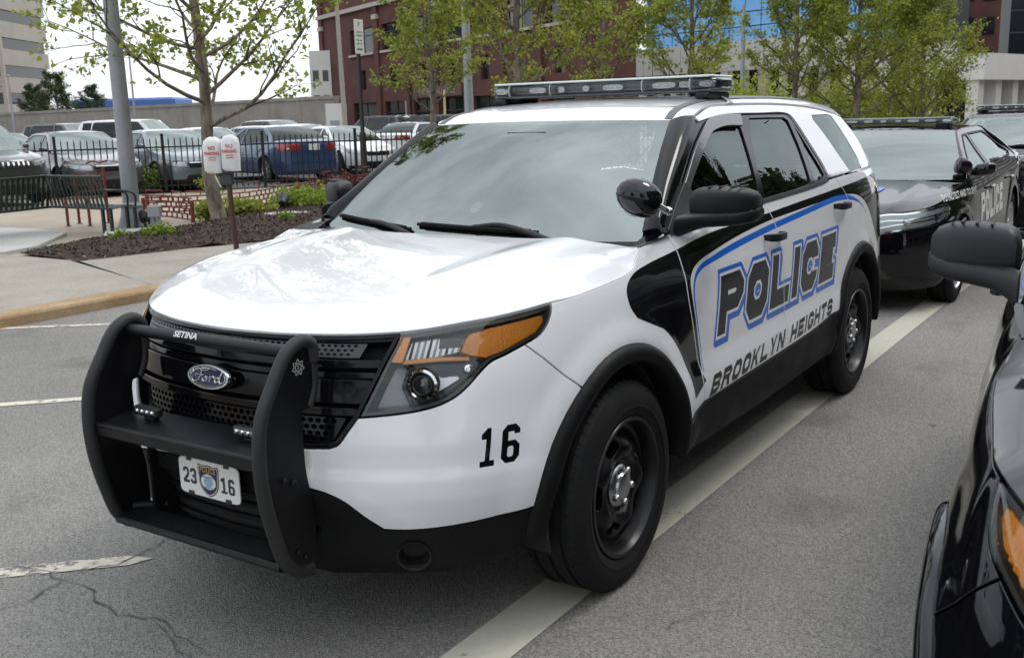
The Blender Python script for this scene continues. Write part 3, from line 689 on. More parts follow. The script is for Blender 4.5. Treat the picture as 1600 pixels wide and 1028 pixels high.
def wheel(parent, x, y, side, R=.363, W=.245, rim=.232, style='steel', name='wheel', steer=0.0):
    """an Empty-free wheel: the tyre mesh with rim and hub cap as sub-parts; axis along +-y"""
    Mx = frame((x, y, R-.008), (math.sin(steer)*-1*side, side*math.cos(steer), 0), (0, 0, 1))
    h = W/2
    prof = [(rim-.004, -h*.72), (rim+.012, -h*.84), (rim+.05, -h*.98), (R-.075, -h), (R-.035, -h*.93), (R-.012, -h*.82), (R-.003, -h*.70)]
    # tread with grooves
    for g in (-.46, 0, .46):
        prof += [(R, h*(g-.07)-.0), (R-.009, h*(g-.055)), (R-.009, h*(g+.055)), (R, h*(g+.07))]
    prof += [(R-.003, h*.70), (R-.012, h*.82), (R-.035, h*.93), (R-.066, h*.985), (R-.075, h*.972), (R-.085, h*.992), (rim+.05, h*.985), (rim+.016, h*.90), (rim+.012, h*.84), (rim-.004, h*.72)]
    b = MB(); b.lathe(prof, 56, Mx)
    ty = b.build(name, M_RUBBER, parent, smooth=28)
    # shoulder tread blocks cut as separate little lugs
    lug = MB(); n = 60
    if style == 'steel':
        for k in range(n):
            a = 2*PI*k/n
            for sg in (-1, 1):
                V = []
                for (r, hh) in ((R-.004, h*.54), (R+.0015, h*.56), (R+.0015, h*.66), (R-.010, h*.80), (R-.014, h*.80), (R-.014, h*.54)):
                    for da in (-.38, .38):
                        t = a+da*2*PI/n; V.append((r*math.cos(t), r*math.sin(t), hh*sg))
                F = [(0, 2, 3, 1), (2, 4, 5, 3), (4, 6, 7, 5), (6, 8, 9, 7), (0, 10, 8, 6, 4, 2), (1, 3, 5, 7, 9, 11)]
                V = np.array(V) @ Mx[:3, :3].T+Mx[:3, 3]; lug.add(V, F)
        lug.build('tread_lugs', M_RUBBER, ty, smooth=False)['kind'] = 'stuff'
    rb = MB()
    if style == 'steel':
        rb.lathe([(rim+.004, h*.86), (rim+.012, h*.90), (rim+.010, h*.93), (rim-.002, h*.92), (rim-.008, h*.82), (rim-.012, h*.74), (rim-.017, h*.50), (rim-.034, h*.05), (rim-.04, -h*.8)], 56, Mx)
        loops = [[(.213*math.cos(2*PI*i/60), .213*math.sin(2*PI*i/60)) for i in range(60)]]
        for k in range(5):
            a = 2*PI*(k+.25)/5; hole = []
            for i in range(20):
                t = 2*PI*i/20; rr, ww = .150+.026*math.cos(t), .044*math.sin(t)
                hole.append((rr*math.cos(a)-ww*math.sin(a), rr*math.sin(a)+ww*math.cos(a)))
            loops.append(hole)
        hp = pchip([0, .05, .085, .105, .13, .16, .185, .2, .22], [.066, .066, .060, .078, .080, .066, .048, .044, .052])
        def disc(ab):
            r = np.hypot(ab[:, 0], ab[:, 1]); a = np.arctan2(ab[:, 1], ab[:, 0])
            zz = hp(r)+.010*np.exp(-((r-.135)/.03)**2)*np.cos(5*(a-2*PI*.25/5)+PI)
            L = np.stack([ab[:, 0], ab[:, 1], zz+.012], 1); return L @ Mx[:3, :3].T+Mx[:3, 3]
        rm = rb.build('rim', M_RIMB, ty, smooth=40)
        panel('rim_disc', loops, disc, M_RIMB, rm, rim=.018, res=.012, rnd=.003)
        hub = MB(); hub.lathe([(.074, .060), (.075, .080), (.066, .090), (.058, .093), (.050, .092), (.046, .100), (.030, .104), (.0, .105)], 32, Mx)
        for k in range(5):
            a = 2*PI*(k+.6)/5; M2 = Mx @ np.array([[1, 0, 0, .057*math.cos(a)], [0, 1, 0, .057*math.sin(a)], [0, 0, 1, .088], [0, 0, 0, 1]])
            hub.lathe([(.0135, 0), (.0135, .010), (.010, .016), (.0, .017)], 10, M2)
        hub.build('hub_cap', M_SATIN, ty, smooth=30)
        # brake disc behind
        bk = MB(); bk.lathe([(.0, .0), (.165, .0), (.165, -.02), (.0, -.02)], 32, Mx); bk.build('brake_disc', M_DARK, ty)
        v = MB(); M2 = Mx @ np.array([[1, 0, 0, .208*math.cos(.35)], [0, 1, 0, .208*math.sin(.35)], [0, 0, 1, h*.70], [0, 0, 0, 1]])
        v.box((0, 0, 0), (.012, .03, .008)); v.V = [tuple((np.array(q) @ M2[:3, :3].T)+M2[:3, 3]) for q in v.V]; v.build('balance_weight', M_SATIN, rm)
    else:
        col = {'alloy': mat('alloy_wheel', (.55, .55, .56), .3, metal=.9), 'cover': mat('wheel_cover', (.5, .5, .51), .35, metal=.6), 'black': M_RIMB}[style]
        rb.lathe([(rim+.008, h*.90), (rim-.004, h*.92), (rim-.014, h*.75), (rim-.03, h*.1), (rim-.04, -h*.8)], 36, Mx)
        for k in range(7):
            a = 2*PI*k/7; ca, sa = math.cos(a), math.sin(a)
            V = []
            for (r, w, zz) in ((.03, .022, h*.75), (.11, .020, h*.78), (rim-.012, .026, h*.80)):
                for sg in (-1, 1):
                    for dz in (0, -.03): V.append((r*ca-sg*w*sa, r*sa+sg*w*ca, zz+dz))
            F = []
            for i in (0, 4): F += [(i, i+4, i+6, i+2), (i+1, i+3, i+7, i+5), (i, i+1, i+5, i+4), (i+2, i+6, i+7, i+3)]
            rb.add(np.array(V) @ Mx[:3, :3].T+Mx[:3, 3], F)
        rb.lathe([(.05, h*.6), (.05, h*.82), (.04, h*.86), (0, h*.86)], 20, Mx)
        rb.build('rim', col, ty, smooth=40)
        bk = MB(); bk.lathe([(.0, .0), (rim-.03, .0)], 24, Mx); bk.build('brake_disc', M_DARK, ty)
    return ty
def s_arch(sk, xc, zc, r, z0, n=28):
    """points over a wheel arch from front foot to rear foot, in (s, z)"""
    a0 = math.asin((z0-zc)/r); a = np.linspace(a0, PI-a0, n)
    return np.array([sk.sx(xc+r*math.cos(t), zc+r*math.sin(t)) for t in a])
def rev(P): return np.array(P)[::-1]
def sx(*pts): return np.array([EXP.sx(x, z) for x, z in pts])
def mirror_s(P): return np.array(P)*[-1, 1]
def word(txt, W, H, t, c, gap, wI=None, space=None):
    out = []; x = 0
    for ch in txt:
        if ch == ' ': x += space or W*.5; continue
        w = t if ch == 'I' else W
        g = [np.array(L, float)+[x, 0] for L in glyph(ch, w, H, t, c)]
        out.append(g); x += w+gap
    return out, x-gap
def M_letter():
    if 'police_letter' in MATS: return MATS['police_letter']
    m = mat('police_letter', (.008, .008, .010), .10, spec=.16); nd, lk = m.node_tree.nodes, m.node_tree.links
    tc = nd.new('ShaderNodeTexCoord'); sp = nd.new('ShaderNodeSeparateXYZ'); rp = nd.new('ShaderNodeValToRGB')
    mr = nd.new('ShaderNodeMapRange'); mr.inputs['From Min'].default_value = .72; mr.inputs['From Max'].default_value = .96
    rp.color_ramp.elements[0].color = (.016, .016, .019, 1); rp.color_ramp.elements[1].color = (.006, .007, .014, 1)
    e = rp.color_ramp.elements.new(.45); e.color = (.004, .005, .011, 1)
    lk.new(tc.outputs['Object'], sp.inputs[0]); lk.new(sp.outputs[2], mr.inputs[0]); lk.new(mr.outputs[0], rp.inputs[0]); lk.new(rp.outputs[0], m.node_tree.nodes['Principled BSDF'].inputs['Base Color'])
    return m

def build_explorer():
    root = thing('police_suv', 'x', 'police car')
    S = EXP; L = S.L; G = -.0041
    ARF = s_arch(S, 0, .36, .485, .43); ARR = s_arch(S, -2.875, .36, .505, .46)
    # ---------------- outlines (s, z) traced on the skin
    hl_top = T([(628.3, 519.7), (674.5, 513.8), (723, 505), (771.7, 496.3), (820, 484.7), (862.6, 472.5)])
    hl_tail = T([(862.6, 472.5), (861.6, 488), (854, 510), (842, 524.5), (820, 538)])
    hl_bot = T([(820, 538), (791, 553.7), (766.8, 565.8), (749.8, 582.9), (732.8, 602.3), (713.3, 619.3), (689, 632.4), (659.9, 641.2), (625.8, 647), (560.2, 653.3)])
    hl_in = T([(560.2, 653.3), (584.5, 604.7), (606.4, 561), (628.3, 519.7)])
    HLOOP = rev(path(hl_top, hl_tail, hl_bot, hl_in, step=.012))          # counter-clockwise: s runs left->right from outside
    lip = np.array([(0, .986), (.134, .985), (.27, .984), (.40, .986), (.52, .988), (hl_top[0][0], hl_top[0][1]+.004)])
    # ---------------- front bumper (white)
    wl_ = np.array([(0, .565), (.20, .562), (.34, .545), (.43, .530), (.49, .505), (.545, .458), (.60, .413), (.66, .409), (.793, .413), (.94, .424), (ARF[0][0]-.004, .436)])
    seam = T([(820, 538), (850, 560), (888, 590), (906.8, 614.5)])
    k_ = int(np.argmin(np.hypot(*(ARF-seam[-1]).T))); seam[-1] = ARF[k_]
    gr_c = np.array([(hl_bot[-1][0]-.004, hl_bot[-1][1]-.002), (.505, .712), (.473, .672), (.443, .660)]); gr_b = np.array([(.443, .660), (.30, .652), (.15, .648), (0, .647)])
    half = [spline(wl_[:7], .02), spline(wl_[6:], .02), ARF[:k_+1], rev(spline(seam, .02)), spline(hl_bot, .012), spline(gr_c, .012), spline(gr_b, .02)]
    H = np.vstack(half); H = H[np.concatenate([[True], np.linalg.norm(np.diff(H, axis=0), axis=1) > 1e-4])]
    full = np.vstack([mirror_s(rev(H))[:-1], H[:-1]]); 
    full = full[np.concatenate([[True], np.linalg.norm(np.diff(full, axis=0), axis=1) > 1e-4])]
    full = fix_orient([full])[0]
    # 16 decal
    def place(loops, o, ex, ey): return [np.array(o)+np.outer(L[:, 0], ex)+np.outer(L[:, 1], ey) for L in loops]
    n16, _ = word('16', .062, .112, .021, .016, .014)
    n16[0] = [np.array(q)*[.75, 1]+[.008, 0] for q in n16[0]]
    m16 = [([dens(q, .012) for q in place(g, T([(748, 731)])[0]+[-.006, 0], (1, .01), (.17, 1))], M_VINYL) for g in n16]
    fb = panel('front_bumper', grow([full], G), S, M_WHITE, root, res=.035, marks=m16)
    # ---------------- black lower fascia with fog lamp pockets and an air intake
    low = np.vstack([spline(wl_, .02), [(ARF[0][0]-.01, .42)], [(ARF[0][0]+.01, .36), (ARF[0][0]-.02, .30), (1.0, .262), (.80, .238), (.4, .225), (0, .222)]])
    lowf = np.vstack([mirror_s(rev(low))[:-1], low[:-1]]); lowf = fix_orient([lowf])[0]
    fog = T([(647, 868)])[0]
    circ = lambda c, a, b, n=28: np.array([(c[0]+a*math.cos(2*PI*i/n), c[1]+b*math.sin(2*PI*i/n)) for i in range(n)])
    fogs = [circ(fog, .052, .043), circ(fog*[-1, 1], .052, .043)]
    intake = np.array([(-.36, .50), (-.40, .40), (-.33, .30), (.33, .30), (.40, .40), (.36, .50)]); intake = dens(intake, .03)
    lf = panel('lower_fascia', grow([lowf], G)+fogs+[intake], S, M_CLAD, root, res=.04, rim=.03, off=-.002, bump=lambda ab: .018*ss(.05, .0, np.abs(ab[:, 1]-.37-.05*np.cos(ab[:, 0]*3)))*0)
    panel('intake_backing', [dens(intake*1.0, .03)], S, M_DARK, lf, off=-.05, rim=0, res=.08)
    for i in range(4):
        zz = .33+i*.045; q = dens(np.array([(-.36, zz), (.36, zz), (.36, zz+.012), (-.36, zz+.012)]), .04); panel('intake_bar', [q], S, M_CLAD, lf, off=-.022, rim=.012, res=None)
    for f in (fog, fog*[-1, 1]):
        P, N = surf_eval(S, np.array([f]), 0); P = P[0]; N = N[0]
        b = MB(); Mx = frame(P, N); b.lathe([(.052, .004), (.047, .002), (.040, -.02), (.035, -.05)], 28, Mx); b.lathe([(.035, -.048), (.02, -.043), (0, -.041)], 24, Mx, 1)
        b.build('fog_lamp_pocket', [M_PLASTIC, M_DARK], lf)
    # ---------------- hood
    cut = T([(862.6, 471), (900, 462), (940, 447), (975, 432), (988, 421), (991.5, 408), (990, 386)])
    cut[-1] = S.sx(-.30, 1.136)
    Bs = np.vstack([spline(lip, .02)[:-1], spline(np.vstack([hl_top+[0, .004], cut[1:4]]), .02), spline(cut[3:], .01)[1:]])
    B3 = S(Bs); 
    B3 = np.vstack([B3, [(-.36, .80, 1.131)]]) if False else B3
    zc = pchip([-.6, -.28, 0, .3, .55, .75, .86, .95], [1.165, 1.150, 1.135, 1.105, 1.068, 1.030, 1.005, .985])
    def HH(x, y):
        a = np.abs(y); rg = .012*np.exp(-((a-.52+.10*x)/.07)**2)*ss(.75, .3, x)
        return zc(x)-.028*(a/.85)**2.5-.006*ss(.5, .15, a)*ss(.8, .2, x)+rg
    wband = np.where(np.arange(len(B3)) < len(spline(lip, .02)), .16, .20); 
    Bxy = np.vstack([rev(B3[:, :2])*[1, -1], B3[1:, :2]]); BZ = np.concatenate([rev(B3[:, 2]), B3[1:, 2]]); BW = np.concatenate([wband[::-1], wband[1:]])
    # sort: from right rear corner round the nose to left rear corner
    hood_s = heightfield(HH, Bxy, BZ, BW)
    rear = np.array([(B3[-1][0], B3[-1][1]), (-.345, .72), (-.315, .5), (-.295, .25), (-.288, 0)])
    rr = spline(rear, .02); rear_full = np.vstack([rr, (rev(rr)*[1, -1])[1:]])
    HLp = np.vstack([Bxy, rear_full[1:-1]]); HLp = fix_orient([HLp])[0]
    panel('hood', grow([HLp], G*.6), hood_s, M_WHITE, root, res=.03, rim=.03, rnd=.003)
    # ---------------- fenders, doors, quarters with livery
    dF = np.array([(-.500, 1.165), (-.522, 1.107), (-.525, 1.026), (-.527, .93), (-.555, .824), (-.600, .673), (-.632, .56), (-.64, .496)]); dFs = sx(*dF)
    dM = np.array([(-1.470, 1.198), (-1.525, 1.10), (-1.56, .95), (-1.585, .75), (-1.60, .60), (-1.603, .516)]); dMs = sx(*dM)
    beltF = sx((-.50, 1.165), (-.73, 1.172), (-1.1, 1.187), (-1.470, 1.198)); beltR = sx((-1.470, 1.198), (-1.85, 1.207), (-2.329, 1.222), (-2.46, 1.232), (-2.60, 1.238))
    dR = np.array([(-2.60, 1.238), (-2.70, 1.12), (-2.715, 1.02), (-2.67, .93), (-2.60, .845)]); dRs = sx(*dR)
    kq = int(np.argmin(np.hypot(*(ARR-dRs[-1]).T))); dRs[-1] = ARR[kq]
    rock = sx((-.485, .452), (-.55, .468), (-.64, .496), (-1.068, .506), (-1.603, .516), (-2.0, .526), (-2.36, .540)); 
    j540 = int(np.argmin(np.abs(ARR[:len(ARR)//2, 1]-.540))); rock[-1] = ARR[j540]
    # livery loops (s, z)
    bk_top = T([(1355, 275.7), (1306.6, 295), (1250, 315), (1192, 336), (1150, 350), (1111.9, 362.7), (1082, 376.6), (1060.5, 388.4), (1037, 400), (1011, 413), (994, 423.7), (985.6, 433.4), (980, 446), (979, 457), (982, 471), (986, 482), (996, 497)])
    bk_arch = [S.sx(.0+.575*math.cos(t), .36+.575*math.sin(t)) for t in np.linspace(math.radians(118), math.radians(163), 12)]
    bk_low = T([(1103.8, 594), (1096.8, 583), (1094.8, 565.5), (1088.7, 512), (1081.7, 463), (1079, 439), (1082.5, 422.5), (1092.8, 408), (1115, 392), (1156, 367), (1197, 347), (1246, 328.6), (1286.8, 314.3), (1315.4, 305), (1340, 305), (1352, 316), (1360, 335)])
    tail = np.array([bk_low[-1], bk_low[-1]+[.25, -.20], (L-.55, .95), (L-.55, 1.22)])
    BK = np.vstack([spline(bk_top[:9], .03), spline(bk_top[8:], .02)[1:], np.array(bk_arch)[1:], spline(bk_low[:1], .02) if False else bk_low[:1], spline(bk_low[1:], .02), tail[1:], [bk_top[0]+[.35, .0]]])
    BK = fix_orient([BK])[0]
    bl = T([(1100, 580), (1094.8, 545), (1088.7, 496), (1084.6, 455), (1086.6, 434.8), (1094.8, 418.5), (1115, 404), (1156, 379.7), (1197, 359), (1246, 336.8), (1286.8, 318.4), (1311, 309.5), (1331, 309.5), (1345, 318), (1353, 332)])
    blc = spline(bl, .02); tt = np.gradient(blc, axis=0); tt /= np.linalg.norm(tt, axis=1)[:, None]; nn = np.stack([-tt[:, 1], tt[:, 0]], 1)
    u = np.linspace(0, 1, len(blc)); wd = .003+.0105*ss(0, .32, u)*ss(1, .86, u)
    BLUE = np.vstack([blc+nn*wd[:, None], rev(blc-nn*wd[:, None])])
    # POLICE
    pol, pw = word('POLICE', .245, .235, .078, .052, .045)
    q0, q1, q2 = T([(1117, 533), (1128, 437), (1303, 432)])
    q0 = q0+[.022, .012]; ex = (q2-q0-[.03, 0])/pw; ey = np.array([(q1-q0)[0]/.235*.9, 1.0])
    mk_pol = []
    for d_, m_, sh in ((.030, M_BLUE, (.010, -.010)), (.030, M_BLUE, (0, 0)), (.0125, M_WHITE, (0, 0)), (0, M_letter(), (0, 0))):
        for g in pol:
            gg = grow(g, d_) if d_ else fix_orient(g)
            mk_pol.append(([dens(q, .05) for q in place(gg, q0+np.array(sh), ex, ey)], m_))
    bro, bw = word('BROOKLYN HEIGHTS', .090, .083, .0235, .020, .017, space=.070)
    r0, r1 = T([(1107.5, 622)])[0]+[.0, .004], T([(1299, 491)])[0]+[0, .002]
    ex2 = (r1-r0)/bw; mk_bro = [([dens(q, .04) for q in place(fix_orient(g), r0, ex2, (.55, .96))], M_GREYLET) for g in bro]
    for mir in (False, True):
        rgt = mir
        mk_b = [([BK], M_VINYL), ([BLUE], M_BLUE)]
        # fender
        fend = np.vstack([spline(seam, .02), ARF[k_:], spline(rock[:3], .02), rev(spline(dFs, .02)), S.sx(-.42, 1.148), S.sx(-.31, 1.138), rev(spline(cut[3:], .012)), rev(spline(np.vstack([hl_top[-1:], cut[1:4]]), .02)), spline(hl_tail, .012)])
        fend = fend[np.concatenate([[True], np.linalg.norm(np.diff(fend, axis=0), axis=1) > 2e-3])]
        fend = fix_orient([fend])[0]
        panel('fender', grow([fend], G), S, M_WHITE, root, res=.035, mirror=mir, marks=[([BK], M_VINYL)])
        # front door
        fd = np.vstack([spline(dFs, .02), spline(rock[2:5], .03)[1:], rev(spline(dMs, .02)), rev(spline(beltF, .03))[1:-1]])
        fd = fd[np.concatenate([[True], np.linalg.norm(np.diff(fd, axis=0), axis=1) > 2e-3])]; fd = fix_orient([fd])[0]
        d1 = panel('front_door', grow([fd], G), S, M_WHITE, root, res=.03, mirror=mir, marks=mk_b+(mk_pol+mk_bro if not mir else []))
        rd = np.vstack([spline(dMs, .02), spline(rock[4:], .03)[1:], ARR[j540:kq+1], rev(spline(dRs, .02))[1:], rev(spline(beltR, .03))[1:-1]])
        rd = rd[np.concatenate([[True], np.linalg.norm(np.diff(rd, axis=0), axis=1) > 2e-3])]; rd = fix_orient([rd])[0]
        d2 = panel('rear_door', grow([rd], G), S, M_WHITE, root, res=.03, mirror=mir, marks=mk_b+(mk_pol+mk_bro if not mir else []))
        # quarter panel to the tail lamp
        sT = S.s_of_x(-3.72)
        qb = np.vstack([spline(dRs, .02), ARR[kq:], [(S.s_of_x(-3.42), .47)], [(S.s_of_x(-3.45), .70)], [(sT, .72)], [(sT, .92)], [(sT+.02, 1.21)], [(S.s_of_x(-3.5), 1.245)], rev(sx((-2.60, 1.238), (-3.0, 1.243)))])
        qb = qb[np.concatenate([[True], np.linalg.norm(np.diff(qb, axis=0), axis=1) > 2e-3])]; qb = fix_orient([qb])[0]
        panel('quarter_panel', [dens(q, .05) for q in grow([qb], G)], S, M_WHITE, root, res=.04, mirror=mir, marks=[([BK], M_VINYL), ([BLUE], M_BLUE)])
        # tail lamp and rear corner
        tl = dens(np.array([(sT+.004, .93), (L-.60, .96), (L-.62, 1.20), (sT+.02, 1.205)]), .03); panel('tail_lamp', [tl], S, M_REDL, root, res=.04, mirror=mir)
        # rocker cladding and arch flares
        rk = np.vstack([spline(rock, .03)+[0, -.004], [S.sx(-2.42, .42)], [S.sx(-2.40, .335)], [S.sx(-2.2, .325)], [S.sx(-1.4, .312)], [S.sx(-.7, .318)], [S.sx(-.43, .335)], [S.sx(-.44, .40)]])
        rk = fix_orient([dens(rk, .04)])[0]
        rkp = panel('rocker_cladding', [rk], S, M_CLAD, root, off=.006, res=.05, rim=.05, mirror=mir, bump=lambda ab: .012*ss(.47, .43, ab[:, 1])-.010*ss(.40, .33, ab[:, 1]))
        for xc, ro, ri, z0o, z0i in ((0, .487, .428, .43, .40), (-2.875, .507, .445, .46, .40)):
            Fl = MB(); n = 40; z0 = .335; V = []
            prof = [(ro+.001, -.004), (ro-.002, .008), (ro-.012, .018), ((ro+ri)/2, .024), (ri+.008, .020), (ri, .010), (ri-.002, -.03), (ri-.002, -.14)]
            a0 = math.asin((z0-.36)/ro); aa = np.linspace(a0, PI-a0, n)
            for t in aa:
                for (r, o) in prof:
                    x_ = xc+r*math.cos(t); z_ = .36+r*math.sin(t)
                    q, N = surf_eval(S, np.array([S.sx(x_, max(z_, .3))]), 0); q = q[0]; V.append((x_, q[1]+o-(.012 if xc > -1 and t < .5 else 0)*0, z_))
            k = len(prof); F = [(i*k+j, (i+1)*k+j, (i+1)*k+j+1, i*k+j+1) for i in range(n-1) for j in range(k-1)]
            Fl.add(V, F); Fl.build('wheel_arch_flare', M_CLAD, root, smooth=60, mirror=mir)
            # inner liner
            Li = MB(); V = []; aa = np.linspace(-.25, PI+.25, 30)
            for t in aa:
                for y_ in (.96, .90, .55): V.append((xc+(.43 if y_ > .93 else .415)*math.cos(t), y_ if y_ < .93 else .90, .36+(.43 if y_ > .93 else .415)*math.sin(t)))
            F = [(i*3+j, i*3+j+1, (i+1)*3+j+1, (i+1)*3+j) for i in range(29) for j in range(2)]; Li.add(V, F)
            Li.add([(xc+.42*math.cos(t), .55, .36+.42*math.sin(t)) for t in aa]+[(xc, .55, .36)], [(i, i+1, 30) for i in range(29)])
            Li.build('wheel_arch_liner', M_DARK, root, mirror=mir)
        # ------------ upper body
        apx = [(1085.5, 183), (1078, 208), (1071, 233), (1054.6, 280.5), (1041.6, 321), (1033, 349)]
        aS = T(apx); aS = np.vstack([aS, S.sx(-.52, 1.168)])
        frame_out = np.vstack([spline(sx((-1.20, 1.583), (-1.41, 1.619), (-1.7, 1.627), (-2.41, 1.625), (-2.9, 1.605), (-3.3, 1.568)), .03), [S.sx(-3.42, 1.55)], [S.sx(-3.58, 1.40)], [S.sx(-3.66, 1.27)], rev(sx((-2.56, 1.243), (-3.0, 1.249), (-3.4, 1.252)))])
        gl_out = T([(1294.5, 273.4), (1287.4, 259), (1273, 235.4), (1251.8, 202), (1236, 181), (1228, 177.2)]); gl_out = np.vstack([gl_out, sx((-2.0, 1.585), (-1.55, 1.584), (-1.38, 1.574), (-1.20, 1.556))])
        fr = np.vstack([frame_out, spline(gl_out, .02)]); fr = fr[np.concatenate([[True], np.linalg.norm(np.diff(fr, axis=0), axis=1) > 2e-3])]; fr = fix_orient([fr])[0]
        qg = T([(1268.4, 180.8), (1293.3, 179.6), (1299, 182), (1320.6, 214), (1339.6, 247), (1345.6, 262.7), (1332.5, 268), (1325.4, 263.9), (1308.8, 240), (1287.4, 209), (1270.8, 187.9)])
        qg = fix_orient([dens(qg, .02)])[0]; qh = rev(grow([qg], .004)[0])
        # stretch the quarter glass back where it meets the rear window
        fp = panel('side_frame', grow([fr], G)+[qh], S, M_WHITE, root, res=.03, mirror=mir)
        panel('quarter_glass', [qg], S, M_PRIV, fp, off=-.003, rim=.01, res=.05, mirror=mir)
        sur = np.vstack([rev(spline(aS[:6], .03)), sx((-1.21, 1.562), (-1.38, 1.572), (-1.55, 1.581), (-2.0, 1.582), (-2.36, 1.579)), rev(spline(gl_out[:5], .02))+[-.004, -.002], [S.sx(-2.46, 1.236)], rev(spline(np.vstack([beltF[1:-1], beltR[:3]]), .03))+[0, .004], [S.sx(-.60, 1.176)]])
        sur = sur[np.concatenate([[True], np.linalg.norm(np.diff(sur, axis=0), axis=1) > 2e-3])]; sur = fix_orient([sur])[0]
        g1 = T([(1079.6, 275.8), (1091, 245), (1104.5, 211.6), (1109, 204), (1116.4, 199.8), (1133, 196), (1157, 196), (1160, 199), (1171, 233), (1182.9, 275.8), (1191, 312)]); g1 = np.vstack([g1, sx((-1.1, 1.20), (-.78, 1.19), (-.72, 1.205))]); g1 = fix_orient([g1])[0]
        g2 = T([(1172, 183), (1200, 182), (1226, 182), (1233, 187), (1250, 225), (1263, 262), (1270, 286), (1237, 298), (1199, 311), (1184, 255), (1176, 215)]); g2 = fix_orient([g2])[0]
        g3 = T([(1240, 192), (1252, 209), (1270, 238), (1284, 261), (1290, 272), (1287, 280), (1276, 284), (1266, 250), (1256, 222)]); g3 = fix_orient([g3])[0]
        gs = [dens(q, .03) for q in (g1, g2, g3)]
        sp_ = panel('window_surround', [sur]+[rev(q) for q in gs], S, M_GLOSSB, root, off=-.008, rim=.025, res=.035, mirror=mir)
        for q, nm, mm in zip(gs, ('front_door_glass', 'rear_door_glass', 'rear_vent_glass'), (M_GLASS, M_PRIV, M_PRIV)):
            panel(nm, [q], S, mm, sp_, off=-.016, rim=0, res=.05, mirror=mir)
        # belt seal strip
        bs = np.vstack([spline(np.vstack([beltF, beltR[1:4]]), .03)+[0, .012], rev(spline(np.vstack([beltF, beltR[1:4]]), .03))+[0, -.004]]); panel('belt_seal', [fix_orient([bs])[0]], S, M_PLASTIC, root, off=.006, rim=.012, res=None, mirror=mir)
        # rain deflector round the front window
        dfo = T([(1066, 297), (1068.9, 287.6), (1085.5, 233), (1102, 195), (1107, 188), (1114, 184.3), (1133, 180.8), (1155, 180.6)]); dfi = T([(1158, 197), (1133, 197.5), (1117.5, 202.5), (1111, 207), (1106.5, 214), (1093, 247), (1081, 278), (1076, 296)])
        panel('rain_deflector', [fix_orient([np.vstack([spline(dfo, .02), spline(dfi, .02)])])[0]], S, mat('smoked_acrylic', (.05, .05, .055), .22, coat=.5), root, off=.010, rim=.012, res=.02, rnd=.004, mirror=mir)
        # A pillar: from the windscreen edge to the door frame
        a3 = S(spline(aS, .03)); n = len(a3); zt = a3[:, 2]; V = []; kk = 8
        for i in range(n):
            t_ = float(np.clip((zt[i]-1.13)/(1.575-1.13), -.02, 1.0)); w = WS(np.array([[.75*.985, .85*t_]]))[0]; d_ = a3[i]-w
            for j in range(kk):
                v = j/(kk-1); bul = .022*math.sin(PI*v)**.8; V.append(w+d_*v+np.array([.45, .55, .55])*bul+np.array([0, 0, -.004 if v == 1 else 0]))
        Ap = MB(); Ap.add(V, [(i*kk+j, i*kk+j+1, (i+1)*kk+j+1, (i+1)*kk+j) for i in range(n-1) for j in range(kk-1)]); Ap.build('a_pillar', M_GLOSSB, root, smooth=True, mirror=mir)
        # door handles
        for c_, par in ((T([(1206, 369.5)])[0], d1), (T([(1311, 321.5)])[0], d2)):
            P, N = surf_eval(S, np.array([c_]), 0); P = P[0]; N = N[0]; hb = MB()
            V, F = loft([(P+np.array([.095, 0, .004]), (.0, .010, 0), (0, 0, .012)), (P+np.array([.088, .030, .004]), (.008, .004, 0), (0, 0, .017)), (P+np.array([.05, .045, .002]), (0, .009, 0), (0, 0, .018)), (P+np.array([-.05, .045, 0]), (0, .009, 0), (0, 0, .017)), (P+np.array([-.088, .030, 0]), (.008, .005, 0), (0, 0, .015)), (P+np.array([-.095, .0, 0]), (0, .010, 0), (0, 0, .012))], 14)
            hb.add(V, F); hb.build('door_handle', M_PLASTIC, par, smooth=50, mirror=mir)
            if par is d1:
                kb = MB(); kb.lathe([(.013, 0), (.013, .006), (0, .007)], 16, frame(P+np.array([-.115, .0, -.004]), N)); kb.build('door_lock', M_WHITE, par, mirror=mir)
        build_mirror(root, mir)
        build_headlight(root, HLOOP, hl_top, hl_bot, mir)
    build_front(root, lip, gr_b, gr_c, hl_in)
    build_roof(root)
    build_rear(root)
    # inner dark shell under the skin, so that the shut lines are dark
    for mir in (False, True):
        sh = np.vstack([[(0, .26)], [(ARF[0][0]-.03, .26)], s_arch(S, 0, .36, .50, .30), s_arch(S, -2.875, .36, .51, .30), [(L, .26)], [(L, 1.16)], [(S.s_of_x(-3.2), 1.17)], [(S.s_of_x(-.45), 1.12)], [(S.s_of_x(.1), 1.03)], [(hl_tail[2][0]+.03, .98)], [(hl_tail[-1][0]+.06, .90)], [(.98, .82)], [(.84, .74)], [(.5, .70)], [(.42, .60)], [(0, .60)]])
        panel('inner_shell', [fix_orient([dens(sh, .06)])[0]], S, M_DARK, root, off=-.035, rim=0, res=.1, mirror=mir)
    fl = MB(); fl.box((-1.6, 0, .30), (4.2, 1.3, .10)); fl.box((-1.4, 0, .34), (1.7, 1.80, .06)); fl.box((.30, 0, .42), (.50, 1.05, .28)); fl.box((-3.5, 0, .42), (.7, 1.5, .2))
    fl.build('underbody', M_DARK, root)
    for xc in (0, -2.865):
        for sd_ in (1, -1): wheel(root, xc, .852*sd_, sd_)
    return root

